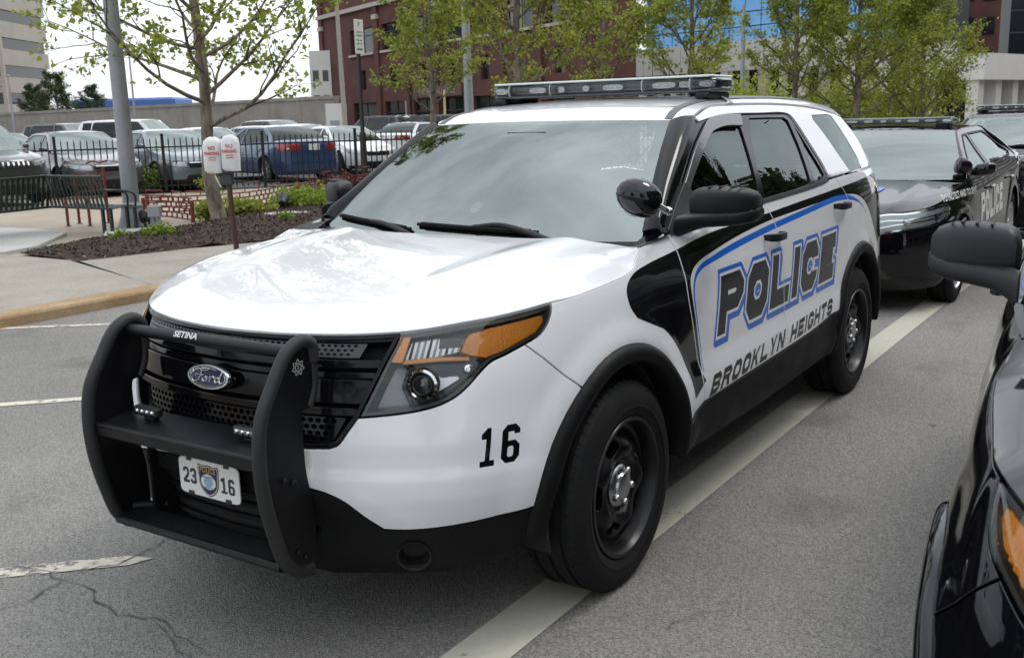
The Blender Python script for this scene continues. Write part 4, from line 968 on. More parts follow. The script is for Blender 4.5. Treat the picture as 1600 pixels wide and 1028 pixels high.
def WS(ab):
    v = ab[:, 0]/.75; t = ab[:, 1]/.85
    y = v*(.80*(1-t)+.622*t); x = (-.335-.115*v**2)*(1-t)+(-1.02-.07*v**2)*t; z = (1.112+.010*v**2)*(1-t)+(1.577-.010*v**2)*t
    bl = .030*4*t*(1-t)*(1-.25*v**2)
    return np.stack([x+.5*bl, y, z+.86*bl], 1)

def build_mirror(root, mir):
    b = MB()
    # cap: sections run outwards along y
    cap = []; 
    for y, x0, w, zc_, h in ((.888, -.700, .030, 1.248, .030), (.898, -.708, .056, 1.255, .052), (.92, -.722, .070, 1.258, .060), (.985, -.762, .074, 1.257, .062), (1.05, -.805, .070, 1.252, .060), (1.085, -.832, .058, 1.246, .051), (1.10, -.845, .040, 1.240, .036)):
        cap.append(((x0, y, zc_), (w, 0, 0), (0, 0, h), 3.2))
    V, F = loft(cap, 28); b.add(V, F); root_m = b.build('side_mirror', M_PLASTIC, root, smooth=60, mirror=mir)
    b = MB()
    low = [((-.60, .885, 1.182), (.07, 0, 0), (0, 0, .040), 2.6), ((-.645, .905, 1.190), (.07, 0, 0), (0, 0, .036), 2.6), ((-.70, .94, 1.197), (.075, 0, 0), (0, 0, .030), 2.8), ((-.76, .99, 1.198), (.080, 0, 0), (0, 0, .030), 3), ((-.805, 1.05, 1.20), (.076, 0, 0), (0, 0, .030), 3), ((-.835, 1.09, 1.208), (.060, 0, 0), (0, 0, .028), 3), ((-.85, 1.105, 1.213), (.04, 0, 0), (0, 0, .018), 3)]
    V, F = loft(low, 28); b.add(V, F); b.build('mirror_arm', M_PLASTIC, root_m, smooth=60, mirror=mir)
    b = MB(); 
    for y, x_ in ((.955, -.735), (.99, -.757), (1.025, -.78), (1.055, -.80)): b.box((x_, y, 1.3185), (.09, .006, .007), bev=.002)
    b.build('mirror_rib', M_PLASTIC, root_m, mirror=mir)
    b = MB(); V, F = loft([((-.838, .99, 1.252), (.045, .078, 0), (0, 0, .048), 4), ((-.848, .987, 1.252), (.044, .076, 0), (0, 0, .046), 4)], 24); b.add(V, F); b.build('mirror_glass', M_CHROME, root_m, mirror=mir)
    # black sail at the foot of the pillar
    sail = EXP.T([(1068, 287), (1079, 300), (1080, 335), (1062, 352), (1048, 366), (1042, 362), (1050, 335)])
    panel('mirror_sail', [dens(fix_orient([sail])[0], .02)], EXP, M_PLASTIC, root_m, off=.010, rim=.02, res=.03, rnd=.004, mirror=mir)

def build_headlight(root, HLOOP, hl_top, hl_bot, mir):
    S = EXP
    lens = panel('headlight', grow([HLOOP], -.004), S, M_LENS, root, off=.001, rim=0, res=.03, mirror=mir)
    P, F = tri2(grow([HLOOP], -.004), .03)
    # housing: walls and floor
    L = grow([HLOOP], -.005)[0]; a, N = surf_eval(S, L, 0); c, _ = surf_eval(S, L+(L.mean(0)-L)*.10, -.075)
    n = len(L); b = MB(); b.add(list(a-N*.002)+list(c), [(i, (i+1) % n, n+(i+1) % n, n+i) for i in range(n)]); b.build('lamp_wall', M_LAMPH, lens, mirror=mir, smooth=40)
    panel('lamp_floor', [L+(L.mean(0)-L)*.10], S, M_LAMPH, lens, off=-.074, rim=0, res=.05, mirror=mir)
    # bezel strip along the rim
    L2 = grow([HLOOP], -.004)[0]; L3 = grow([HLOOP], -.013)[0]; panel('lamp_seal', [L2, rev(L3)], S, mat('lamp_seal_grey', (.05, .052, .055), .3), lens, off=-.004, rim=0, res=None, mirror=mir)
    A = S.T([(737, 521), (772, 511), (800, 505), (850, 492), (852, 500), (840, 517), (815, 531), (790, 545), (762, 556), (737, 552), (724, 548), (730, 530)])
    am = panel('turn_signal', [fix_orient([dens(A, .01)])[0]], S, M_AMBER, lens, off=-.016, rim=.05, res=.015, rnd=.004, mirror=mir, bump=lambda ab: .0035*np.sin(ab[:, 0]*330))
    Rf = S.T([(645, 529), (690, 522), (726, 524), (722, 545), (690, 552), (655, 559), (632, 562), (636, 550)])
    panel('reflector', [fix_orient([dens(Rf, .01)])[0]], S, mat('bright_reflector', (.42, .41, .40), .18, metal=1.0), lens, off=-.040, rim=.02, res=.008, mirror=mir, marks=[([fix_orient([dens(S.T([(648+k*9.5, 520), (651.5+k*9.5, 520), (641.5+k*9.5, 563), (636+k*9.5, 563)]), .01)])[0]], M_LAMPH if k % 3 else M_DARK) for k in range(9)]+[([fix_orient([dens(S.T([(690, 520), (728, 520), (724, 538), (688, 541)]), .01)])[0]], mat('lamp_shroud', (.012, .012, .014), .15))])
    Am2 = S.T([(627, 526), (642, 524), (628, 566), (609, 565)]); panel('amber_edge', [fix_orient([dens(Am2, .01)])[0]], S, M_AMBER, lens, off=-.005, rim=.01, res=None, mirror=mir)
    fr_ = S.T([(628, 562), (690, 556), (735, 556), (735, 560), (690, 561), (628, 567)]); panel('amber_rail', [fix_orient([dens(fr_, .01)])[0]], S, M_AMBER, lens, off=-.022, rim=.01, res=None, mirror=mir)
    # projector
    q = S.T([(667, 597)])[0]; Pp, N = surf_eval(S, np.array([q]), 0); Pp, N = Pp[0], N[0]; ax = np.array([.93, .34, .06]); o = Pp-N*.06
    b = MB(); Mx = frame(o, ax); b.lathe([(.046, .0), (.050, .02), (.048, .036), (.041, .040), (.036, .036), (.034, .02)], 28, Mx); b.build('projector_ring', M_CHROME, lens, smooth=40, mirror=mir)
    b = MB(); b.lathe([(.036, .018), (.033, .032), (.024, .043), (.012, .048), (0, .049)], 24, Mx); b.build('projector_lens', mat('projector_glass', (.03, .034, .04), .03, coat=1.0, ior=1.6), lens, smooth=True, mirror=mir)
    b = MB(); Bz = S.T([(682, 583), (698, 588), (716, 577), (722, 590), (700, 604), (686, 612), (680, 600)])
    panel('projector_bezel', [fix_orient([dens(Bz, .01)])[0]], S, mat('bezel_steel', (.5, .5, .52), .18, metal=1.0), lens, off=-.045, rim=.03, res=.015, rnd=.004, mirror=mir, bump=lambda ab: .008*np.sin(ab[:, 1]*70))
    s1 = S.T([(736, 573)])[0]; Pp, N = surf_eval(S, np.array([s1]), -.03); b = MB(); b.lathe([(.013, -.02), (.013, 0), (.009, .002), (0, .001)], 16, frame(Pp[0], N[0])); b.build('side_marker', M_CHROME, lens, mirror=mir)
    # dark shroud with a step under the turn signal
    sh = S.T([(640, 566), (690, 560), (735, 558), (752, 566), (728, 600), (705, 618), (680, 630), (640, 634), (628, 605)]); sh = fix_orient([dens(sh, .02)])[0]
    hole = S.T([(667+27*math.cos(t), 597+27*math.sin(t)) for t in np.linspace(0, 2*PI, 24, endpoint=False)])
    panel('lamp_shroud', [sh, fix_orient([sh, hole])[1]], S, mat('lamp_shroud', (.012, .012, .014), .15), lens, off=-.05, rim=.02, res=.03, mirror=mir, rnd=.004)
def strip_on(surf, line, w, name, m, parent, off=.004, rim=.006, res=None):
    line = spline(line, .02); t = np.gradient(line, axis=0); t /= np.linalg.norm(t, axis=1)[:, None]; n = np.stack([-t[:, 1], t[:, 0]], 1)
    return panel(name, [fix_orient([np.vstack([line+n*w/2, rev(line-n*w/2)])])[0]], surf, m, parent, off=off, rim=rim, res=res)
def flat_text(name, V, F, o, ex, ey, m, parent, off=.001):
    ex, ey = np.array(ex, float), np.array(ey, float); n = np.cross(ex, ey); n /= np.linalg.norm(n)
    P = np.array(o)+V[:, :1]*ex+V[:, 1:2]*ey+n*off
    return mesh_obj(name, P, F, m, parent)
def flat_loops(name, loops, o, ex, ey, m, parent, off=.001):
    V, F = tri2(fix_orient(loops)); return flat_text(name, V, F, o, ex, ey, m, parent, off)

def build_front(root, lip, gr_b, gr_c, hl_in):
    S = EXP; M_MESH = mat('grille_mesh_grey', (.045, .046, .048), .38, bump=.05, bscale=300)
    top = spline(lip, .03); bot = spline(np.vstack([rev(gr_b)[:-1], rev(gr_c)]), .03)
    inn = spline(hl_in, .02)
    half = np.vstack([top, rev(inn)[1:], rev(bot)[1:]])                    # centre top -> lamp -> centre bottom
    full = np.vstack([half[:-1], mirror_s(rev(half))[:-1]]); full = full[np.concatenate([[True], np.linalg.norm(np.diff(full, axis=0), axis=1) > 3e-3])]; full = fix_orient([full])[0]
    g = panel('grille', [full], S, M_DARK, root, off=-.075, rim=0, res=.06)
    ring = grow([full], -.004)[0]; ring2 = grow([full], -.014)[0]; panel('grille_frame', [ring, rev(ring2)], S, M_GLOSSB, g, off=-.006, rim=.06, res=None)
    # how wide the opening is at height z
    zz = np.concatenate([bot[:, 1][::-1], inn[:, 1]]) ; 
    def smax(z):
        P = np.vstack([bot, inn]); o = np.argsort(P[:, 1]); return float(np.interp(z, P[o, 1], P[o, 0]))-.012
    def bar(z0, z1, off, rim, m, nm, ins=0.0):
        a, b = smax(z0)-ins, smax(z1)-ins; q = dens(np.array([(-a, z0), (a, z0), (b, z1), (-b, z1)]), .035); return panel(nm, [q], S, m, g, off=off, rim=rim, res=None, rnd=.005)
    # perforated band under the hood lip
    e = S.T([(574, 527.4), (559.5, 552)])
    band = np.vstack([[(-e[1][0], .925), (e[1][0], .925)], [(e[0][0], .968)], [(-e[0][0], .968)]]); band = dens(band, .04)
    holes = []
    for r in range(3):
        z = .9345+r*.0125
        n = 23
        for k in range(-n, n+1):
            s_ = (k+(.5 if r % 2 else 0))*.0235
            if abs(s_) < e[1][0]-.018+r*.008: holes.append(np.array([(s_+.0078*math.cos(t), z+.0042*math.sin(t)) for t in np.linspace(0, -2*PI, 9)[:-1]]))
    panel('perforated_band', [band]+holes, S, M_MESH, g, off=-.020, rim=.012, res=None, rnd=.001)
    bar(.970, .984, -.012, .05, M_GLOSSB, 'grille_bar')
    bar(.898, .916, -.016, .05, M_GLOSSB, 'grille_bar')
    bar(.868, .882, -.030, .05, M_GLOSSB, 'grille_bar')
    bar(.792, .858, -.022, .05, M_GLOSSB, 'grille_bar')
    bar(.758, .774, -.014, .06, M_GLOSSB, 'grille_bar')
    # hexagonal mesh low in the grille
    lo = np.array([(-smax(.672)+.02, .672), (smax(.672)-.02, .672), (smax(.745)-.03, .748), (-smax(.745)+.03, .748)]); holes = []
    for r in range(4):
        z = .682+r*.0185
        for k in range(-20, 21):
            s_ = (k+(.5 if r % 2 else 0))*.027
            if abs(s_) < smax(z)-.05: holes.append(np.array([(s_+.0115*math.cos(t), z+.0078*math.sin(t)) for t in np.linspace(PI/6, PI/6-2*PI, 7)[:-1]]))
    panel('hex_mesh', [dens(lo, .04)]+holes, S, M_GLOSSB, g, off=-.03, rim=.02, res=None, rnd=.001)
    # oval badge
    q = np.array([0.0, .836]); P, N = surf_eval(S, q[None], .012); P, N = P[0], np.array([.97, 0, .24]); N /= np.linalg.norm(N); ex = np.array([0, 1.0, 0]); ey = np.cross(N, ex)
    b = MB(); n = 40
    def oval(a, c, o): return [P+N*o+ex*a*math.cos(2*PI*i/n)+ey*c*math.sin(2*PI*i/n) for i in range(n)]
    rings = [oval(.094, .040, -.02), oval(.094, .040, .004), oval(.091, .037, .010), oval(.085, .032, .010), oval(.083, .0305, .006)]
    V = sum(rings, []); F = [(i*n+j, i*n+(j+1) % n, (i+1)*n+(j+1) % n, (i+1)*n+j) for i in range(4) for j in range(n)]; b.add(V, F)
    bd = b.build('oval_badge', M_CHROME, g, smooth=40)
    b = MB(); V = oval(.084, .031, .007)+[P+N*.010]; b.add(V, [(j, (j+1) % n, n) for j in range(n)]); b.build('badge_field', M_NAVY, bd, smooth=True)
    b = MB(); V = oval(.079, .0275, .0095)+oval(.0775, .026, .0097); b.add(V, [(j, (j+1) % n, n+(j+1) % n, n+j) for j in range(n)]); b.build('badge_pinstripe', M_CHROME, bd)
    st = [[(-.40, .10), (-.42, .20), (-.33, .27), (-.20, .23), (-.05, .22), (.03, .28)], [(-.17, .22), (-.21, .0), (-.27, -.17), (-.37, -.22), (-.42, -.15), (-.38, -.08)], [(-.33, .02), (-.22, .05), (-.11, .03)],
          [(-.09, -.02), (-.14, -.09), (-.10, -.16), (-.03, -.13), (-.02, -.05), (-.07, -.01), (-.10, -.05)], [(-.02, -.04), (.04, -.02), (.08, .03), (.07, -.06), (.06, -.16)], [(.07, -.06), (.11, .02), (.16, .03), (.18, -.01)],
          [(.32, .0), (.24, .01), (.20, -.07), (.23, -.15), (.29, -.12), (.33, -.02)], [(.44, .24), (.38, .20), (.34, .02), (.33, -.10), (.36, -.16), (.42, -.11)]]
    b = MB()
    for s_ in st:
        pts = spline(np.array(s_)*[.155, .085]*1.05, .003); b.tube([P+N*.0105+ex*x+ey*y for x, y in pts], .0026, 6, flat=.5, up=N)
    b.build('badge_script', M_CHROME, bd)
    # ---------------- push bumper
    pb = MB()
    fe = np.array([(.868, .92), (.873, .968), (.908, .985), (.968, .962), (1.030, .880), (1.080, .795), (1.097, .705), (1.093, .585), (1.062, .445), (1.028, .352), (.98, .308), (.93, .300)])
    be = np.array([(.905, .30), (.908, .486), (.928, .591), (.932, .686), (.925, .785), (.899, .787), (.872, .876)])
    outl = np.vstack([spline(fe, .02), spline(be, .02)])
    tb = pb; bar_ = None
    for sg in (1, -1):
        b = MB(); b.prism(outl, lambda a, c: (a, sg*.385-.006, c), lambda a, c: (a, sg*.385+.006, c))
        up = b.build('push_bumper_upright', M_BUMPER, root, smooth=30) if bar_ is None else b.build('push_bumper_upright', M_BUMPER, root, smooth=30)
        b = MB(); pts = spline(fe, .015); b.tube([(x, sg*.385, z) for x, z in pts], .0205, 12); b.tube([(x, sg*.385, z) for x, z in spline([(.872, .97), (.868, .90), (.872, .84), (.895, .79)], .02)], .014, 8)
        b.build('edge_rubber', mat('bumper_rubber', (.014, .014, .015), .62, bump=.2, bscale=300, rvar=.1), up, smooth=50)
        for (x, z) in ((.985, .585), (1.02, .60), (.955, .345), (.985, .37)): b = MB(); b.lathe([(.010, 0), (.010, .006), (.006, .009), (0, .009)], 8, frame((x, sg*(.391), z), (0, sg, 0))); b.build('bolt_head', M_BUMPER, up)
        # star badge printed on the plate
        star = []
        for i in range(14): r = .026 if i % 2 == 0 else .017; star.append((r*math.sin(2*PI*i/14), r*math.cos(2*PI*i/14)))
        st2 = [(p[0]*.86, p[1]*.86) for p in star]; fl = 1 if sg > 0 else -1
        o = (.935, sg*.3925, .915); exx, eyy = (-fl, 0, 0), (0, 0, 1)
        M_ST = mat('pale_print', (.42, .43, .43), .5)
        flat_loops('star_print', [star, st2], o, exx, eyy, M_ST, up); cc = [(.013*math.cos(2*PI*i/20), .013*math.sin(2*PI*i/20)) for i in range(20)]
        flat_loops('ring_print', [cc, [(x*.8, y*.8) for x, y in cc]], o, exx, eyy, M_ST, up); V, F = text_mesh('S', .018, 2); flat_text('initial_print', V, F, o, exx, eyy, M_ST, up)
    b = MB(); b.tube([(.925, y, .953) for y in np.linspace(-.372, .372, 5)], .0195, 18); cb = b.build('push_bumper_crossbar', M_BUMPER, root, smooth=50)
    V, F = text_mesh('SETINA', .027, 3, xs=1.22, bold=.0007); nrm = np.array([.82, 0, .57]); up_ = np.array([-.57, 0, .82])
    P = np.array([.925, -.075, .953])+V[:, :1]*[0, 1.0, 0]+.0208*nrm+V[:, 1:2]*up_; mesh_obj('maker_lettering', P, F, mat('silver_print', (.62, .62, .62), .3, metal=.3), cb)
    b = MB(); b.box((1.003, 0, .678), (.165, .746, .006), R=[[math.cos(.12), 0, math.sin(.12)], [0, 1, 0], [-math.sin(.12), 0, math.cos(.12)]]); b.box((1.083, 0, .658), (.012, .746, .036), bev=.004)
    b.tube([(1.083, y, .676) for y in (-.372, .372)], .008, 8); sh = b.build('push_bumper_shelf', M_BUMPER, root)
    b = MB(); b.box((1.0, 0, .352), (.075, .75, .008), R=[[math.cos(.35), 0, math.sin(.35)], [0, 1, 0], [-math.sin(.35), 0, math.cos(.35)]]); b.tube([(1.035, y, .338) for y in (-.375, .375)], .014, 10); b.build('push_bumper_lower_bar', M_BUMPER, root)
    for sg in (1, -1): b = MB(); b.tube([(.90, sg*.30, .36), (.99, sg*.36, .37)], .014, 8); b.box((.90, sg*.30, .45), (.10, .012, .26)); b.build('push_bumper_bracket', M_BUMPER, root)
    for y in (-.235, .225):
        b = MB(); b.box((.985, y, .712), (.030, .115, .030), bev=.006, m=0); b.box((.9925, y, .712), (.018, .100, .020), m=1, bev=.004); b.box((.975, y, .692), (.02, .05, .02), m=0)
        for k in range(4): b.lathe([(.008, 0), (.006, .004), (0, .005)], 10, frame((1.0015, y-.036+k*.024, .712), (1, 0, 0)), m=2)
        b.build('warning_light', [M_PLASTIC, mat('led_pod', (.3, .31, .32), .2, metal=.7), M_CHROME], root)
    # ---------------- number plate
    X = .978; c4 = np.array([px_plane(u, v, 0, X) for u, v in ((277, 706), (372, 737), (377, 793), (284, 764))]); yc = c4[:, 1].mean(); zc_ = c4[:, 2].mean(); w_ = (c4[1, 1]+c4[2, 1]-c4[0, 1]-c4[3, 1])/4; h_ = (c4[0, 2]+c4[1, 2]-c4[2, 2]-c4[3, 2])/4
    o = np.array([X, yc, zc_]); V, F = loft([((X-.004, yc, zc_), (0, w_, 0), (0, 0, h_), 10), ((X, yc, zc_), (0, w_, 0), (0, 0, h_), 10)], 40); b = MB(); b.add(V, F); pl = b.build('number_plate', M_PLATEW, root, smooth=30)
    K = mat('plate_black', (.02, .02, .022), .4); ex, ey = (0, 1, 0), (0, 0, 1)
    b = MB()
    for sg in (-1, 1): b.box((X+.001, yc+sg*w_*.62, zc_-h_*.92), (.006, .022, .012)); b.box((X+.001, yc+sg*w_*.62, zc_+h_*.94), (.006, .02, .008))
    b.build('plate_bolt', K, pl)
    fh = h_*.86
    for txt, c in (('23', -.64), ('16', .62)):
        gl, tw = word(txt, w_*.20, fh, w_*.066, w_*.05, w_*.045)
        for gph in gl: flat_loops('plate_digit', [q-[tw/2, fh/2] for q in gph], o+np.array([0, c*w_, (.02 if c < 0 else -.10)*h_]), ex, ey, K, pl)
    sh0 = np.array([(0, -.92), (.20, -.72), (.33, -.35), (.36, .15), (.34, .80), (.20, .74), (0, .80), (-.20, .74), (-.34, .80), (-.36, .15), (-.33, -.35), (-.20, -.72)])
    Sh = spline(sh0[::1], .05, True)*[w_*.92, h_]
    flat_loops('plate_shield', [Sh], o, ex, ey, K, pl); flat_loops('shield_border', [Sh*.93], o, ex, ey, M_PLATEW, pl, .0016); flat_loops('shield_field', [Sh*.88], o, ex, ey, mat('navy_print', (.012, .025, .09), .4), pl, .0022)
    el = np.array([(.245*w_*math.cos(t), .42*h_*math.sin(t)-.10*h_) for t in np.linspace(0, 2*PI, 32)[:-1]]); flat_loops('shield_oval', [el], o, ex, ey, M_PLATEW, pl, .0028)
    flat_loops('shield_oval_inner', [el*.62+[0, -.04*h_]], o, ex, ey, M_SKYB, pl, .0034)
    V, F = text_mesh('POLICE', h_*.40, 2, xs=.92, bold=.0004); flat_text('shield_word', V, F, o+np.array([0, 0, h_*.52]), ex, ey, M_GOLD, pl, .0034)
    V, F = text_mesh('BROOKLYN', h_*.19, 2, xs=.85); flat_text('shield_town', V, F, o+np.array([0, 0, h_*.16]), ex, ey, mat('grey_print', (.12, .12, .13), .5), pl, .0036); V, F = text_mesh('HEIGHTS', h_*.19, 2, xs=.85); flat_text('shield_town', V, F, o+np.array([0, 0, -h_*.42]), ex, ey, mat('grey_print'), pl, .0038)

def build_roof(root):
    S = EXP
    rect = lambda a0, b0, a1, b1: np.array([(a0, b0), (a1, b0), (a1, b1), (a0, b1)])
    full = dens(rect(-.75, 0, .75, .85), .03); clear = dens(np.vstack([rect(-.675, .085, .675, .825)]), .03)
    # soften corners of the clear area
    def rrect(a0, b0, a1, b1, r): 
        out = []
        for cx, cy, t0 in ((a1-r, b0+r, -PI/2), (a1-r, b1-r, 0), (a0+r, b1-r, PI/2), (a0+r, b0+r, PI)): out += [(cx+r*math.cos(t0+i*PI/12), cy+r*math.sin(t0+i*PI/12)) for i in range(7)]
        return dens(np.array(out), .04)
    clear = rrect(-.69, .095, .69, .835, .09)
    ws = panel('windscreen', [dens(rect(-.742, 0, .742, .842), .04)], WS, M_WIND, root, off=0, rim=.004, res=.05)
    panel('windscreen_frit', [dens(rect(-.742, 0, .742, .842), .04), rev(clear)], WS, mat('ceramic_frit', (.022, .022, .024), .5), ws, off=-.004, rim=0, res=.04)
    cc = np.array([(.018+.026*math.cos(t), .34+.036*math.sin(t)) for t in np.linspace(0, 2*PI, 25)[:-1]])
    def find(uv):
        best = None
        g = np.array([(a, b) for a in np.linspace(-.74, .74, 150) for b in np.linspace(0, .85, 90)]); p = project(WS(g)); return g[((p-uv)**2).sum(1).argmin()]
    c = find((745, 322)); panel('windscreen_sticker', [np.array([(c[0]+.026*math.cos(t), c[1]+.040*math.sin(t)) for t in np.linspace(0, 2*PI, 25)[:-1]])], WS, mat('sticker', (.62, .66, .42), .6), ws, off=-.005, rim=0, res=None)
    # cowl
    V = []; n = 30
    for v in np.linspace(-1, 1, n):
        a = WS(np.array([[.75*v, .03]]))[0]; V += [a+[.02, 0, -.006], a+[.06, 0, -.05], a+[.16, 0, -.06]]
    b = MB(); b.add(V, [(i*3+j, i*3+j+1, (i+1)*3+j+1, (i+1)*3+j) for i in range(n-1) for j in range(2)]); b.build('cowl', M_PLASTIC, root, smooth=True)
    for sg in (1, -1):
        V = [(-.29, sg*.86, 1.135), (-.36, sg*.78, 1.118), (-.47, sg*.80, 1.155), (-.53, sg*.89, 1.165), (-.42, sg*.88, 1.150)]
        b = MB(); b.add(V, [(0, 1, 2, 3, 4) if sg < 0 else (4, 3, 2, 1, 0)]); b.build('cowl_corner', M_GLOSSB, root)
    # roof
    hd = [WS(np.array([[.75*v, .85]]))[0] for v in np.linspace(0, 1, 12)]
    sd_ = S(spline(np.array([S.sx(*q) for q in ((-1.20, 1.588), (-1.41, 1.626), (-1.7, 1.634), (-2.41, 1.632), (-2.9, 1.612), (-3.3, 1.575), (-3.42, 1.55))]), .04))
    bk = spline(np.array([(-3.42, sd_[-1][1], 1.55), (-3.66, .46, 1.555), (-3.74, .25, 1.565), (-3.76, 0, 1.57)]), .04)
    hb = spline(np.array([hd[-1], (-1.14, .655, 1.578), sd_[0]]), .02)
    B = np.vstack([np.array(hd)[:-1], hb[:-1], sd_[:-1], bk]); 
    zc = pchip([-3.8, -3.4, -2.9, -2.3, -1.8, -1.45, -1.2, -1.02], [1.575, 1.635, 1.675, 1.688, 1.682, 1.662, 1.628, 1.580])
    Hr = lambda x, y: zc(x)-.018*(np.abs(y)/.62)**2
    Bf = np.vstack([rev(B)*[1, -1, 1], B[1:]]); BW = np.full(len(Bf), .13)
    rs = heightfield(Hr, np.vstack([Bf[:, :2], Bf[:1, :2]]), np.append(Bf[:, 2], Bf[0, 2]), np.append(BW, BW[0]))
    rf = panel('roof', grow([fix_orient([Bf[:-1, :2]])[0]], -.006), rs, M_WHITE, root, res=.04, rim=.015, rnd=.003)
    M_DITCH = mat('roof_ditch_moulding', (.09, .09, .095), .5)
    for sg in (1, -1): strip_on(rs, np.array([(-1.10, sg*.600), (-1.25, sg*.585), (-1.7, sg*.575), (-2.4, sg*.570), (-3.1, sg*.545), (-3.45, sg*.50)]), .030, 'roof_moulding', M_DITCH, rf, off=.004, rim=.006)
    # ---------------- light bar
    lb = MB(); X0, Z0 = -1.70, 1.726; HB = .628
    secs = []
    for y, w, h in ((-HB, .07, .016), (-HB+.015, .115, .026), (-HB+.05, .140, .031), (-.30, .150, .032), (0, .150, .032), (.30, .150, .032), (HB-.05, .140, .031), (HB-.015, .115, .026), (HB, .07, .016)): secs.append(((X0, y, Z0), (w, 0, 0), (0, 0, h), 5.0))
    V, F = loft(secs, 32); lb.add(V, F); bar_ = lb.build('light_bar', M_LENS, root, smooth=40)
    b = MB(); b.box((X0, 0, Z0-.030), (.27, 1.20, .014), bev=.005); b.box((X0, 0, Z0), (.20, 1.10, .040), bev=.004); b.build('light_bar_tray', mat('lightbar_black', (.10, .105, .108), .3), bar_)
    b = MB(); b.box((X0, 0, Z0+.0345), (.29, 1.19, .010), bev=.004); b.build('light_bar_top', mat('lightbar_frost', (.62, .68, .66), .2, coat=.8), bar_)
    M_POD = mat('led_reflector', (.6, .6, .6), .25, metal=.8, bump=.6, bscale=160)
    for y, w in ((-.57, .085), (-.34, .11), (-.20, .04), (-.06, .04), (.09, .12), (.36, .13), (.47, .07), (.57, .085)):
        for sg in (1, -1):
            p = MB(); V, F = loft([((X0+sg*.10, y, Z0-.001), (0, w/2, 0), (0, 0, .016), 3), ((X0+sg*(.128 if abs(y) < .5 else .112), y, Z0-.001), (0, w/2*.92, 0), (0, 0, .014), 3)], 18); p.add(V, F)
            k = max(1, int(w/.022))
            for i in range(k): p.lathe([(.009, 0), (.006, -.004), (.003, .002), (0, .003)], 8, frame((X0+sg*(.1285 if abs(y) < .5 else .1125), y+(i-(k-1)/2)*w/k*.9, Z0), (sg, 0, 0)))
            p.build('led_module', M_POD, bar_, smooth=40)
    for y in (-.50, -.255, .255, .50):
        b = MB(); V, F = loft([((X0, y-.003, Z0), (.152, 0, 0), (0, 0, .0335), 5), ((X0, y+.003, Z0), (.152, 0, 0), (0, 0, .0335), 5)], 32); b.add(V, F); b.build('lens_divider', mat('lens_edge', (.35, .37, .37), .3), bar_)
    for sg in (1, -1):
        b = MB(); b.box((X0, sg*.53, 1.688), (.20, .12, .036), bev=.01); b.box((X0+.02, sg*.56, 1.672), (.26, .07, .03), bev=.008); b.build('light_bar_foot', M_PLASTIC, bar_)
        pts = [(X0-.02, sg*.545, 1.682), (X0-.02, sg*.60, 1.664), (X0-.02, sg*.632, 1.645), (X0-.02, sg*.642, 1.634)]
        b = MB(); b.tube(pts, .022, 4, flat=.12, up=(0, sg*.5, 1)); b.build('hook_strap', mat('zinc_strap', (.25, .25, .25), .5, metal=.4), bar_)
    for (x, y, h, c) in ((-1.40, .40, .0, 0),): pass
    b = MB(); b.lathe([(.03, 0), (.028, .015), (.008, .02), (.0, .02)], 16, frame((-2.2, 0.0, 1.692), (0, 0, 1))); b.tube([(-2.2, 0, 1.71), (-2.21, 0, 1.95)], .0018, 6); b.build('antenna', M_PLASTIC, rf)
    # ---------------- wipers, lying on the glass
    def wip(a, pivot, bend, tip0, tip1):
        g = lambda q, o: (lambda P, N: P[0]+N[0]*o)(*surf_eval(WS, np.array([q]), 0))
        b = MB(); pts = [g(pivot, .005), g((pivot[0]*.75+bend[0]*.25, pivot[1]*.75+bend[1]*.25), .022), g(bend, .026), g(((tip0[0]+tip1[0])/2, (tip0[1]+tip1[1])/2), .022)]
        b.tube(spline(pts, .03), np.linspace(.016, .007, len(spline(pts, .03))), 8); ar = b.build('wiper_arm', M_PLASTIC, root, smooth=50)
        b = MB(); L = [g((tip0[0]+(tip1[0]-tip0[0])*t, tip0[1]+(tip1[1]-tip0[1])*t), .010) for t in np.linspace(0, 1, 9)]; b.tube(L, .008, 6); L = [g((tip0[0]+(tip1[0]-tip0[0])*t, tip0[1]+(tip1[1]-tip0[1])*t), .018) for t in np.linspace(.05, .95, 9)]; b.tube(L, .007, 6); b.build('wiper_blade', M_RUBBER, ar)
    wip(0, (.44, .0), (.20, .075), (.36, .055), (-.20, .075)); wip(1, (-.18, -.0), (-.36, .05), (-.22, .045), (-.70, .085))
    # ---------------- spotlight on the left pillar
    o = np.array([-.335, .845, 1.305]); ax = np.array([.42, -.80, .42]); ax /= np.linalg.norm(ax)
    b = MB(); Mx = frame(o, ax); b.lathe([(0, -.078), (.026, -.074), (.048, -.060), (.062, -.034), (.067, 0), (.064, .026), (.056, .050), (.042, .070), (.022, .084), (.0, .089)], 32, Mx); sl = b.build('spotlight', M_BLACK, root, smooth=50)
    b = MB(); Ml = frame(o+np.array([-.030, -.020, -.008]), (-.80, -.55, -.15)); b.lathe([(.060, .0), (.064, .022), (.060, .030), (.05, .028), (0, .024)], 32, Ml); b.build('spotlight_lens', M_CHROME, sl, smooth=50)
    e = np.array([-.45, .893, 1.252]); b = MB(); b.tube([o-ax*.06, o-ax*.085+[-.01, .01, -.01], e], [.014, .013, .013], 10)
    b.lathe([(.0, -.018), (.012, -.014), (.018, 0), (.012, .014), (0, .018)], 14, frame(e+[.01, .012, -.002], (0, 1, 0))); b.tube([e, e+[-.05, -.02, -.02]], .010, 8); b.build('spotlight_knuckle', M_CHROME, sl, smooth=50)
    # ---------------- cabin
    cb = MB(); cb.box((-2.1, 0, .80), (2.9, 1.72, .30)); cb.build('cabin_floor', M_DARK, root)
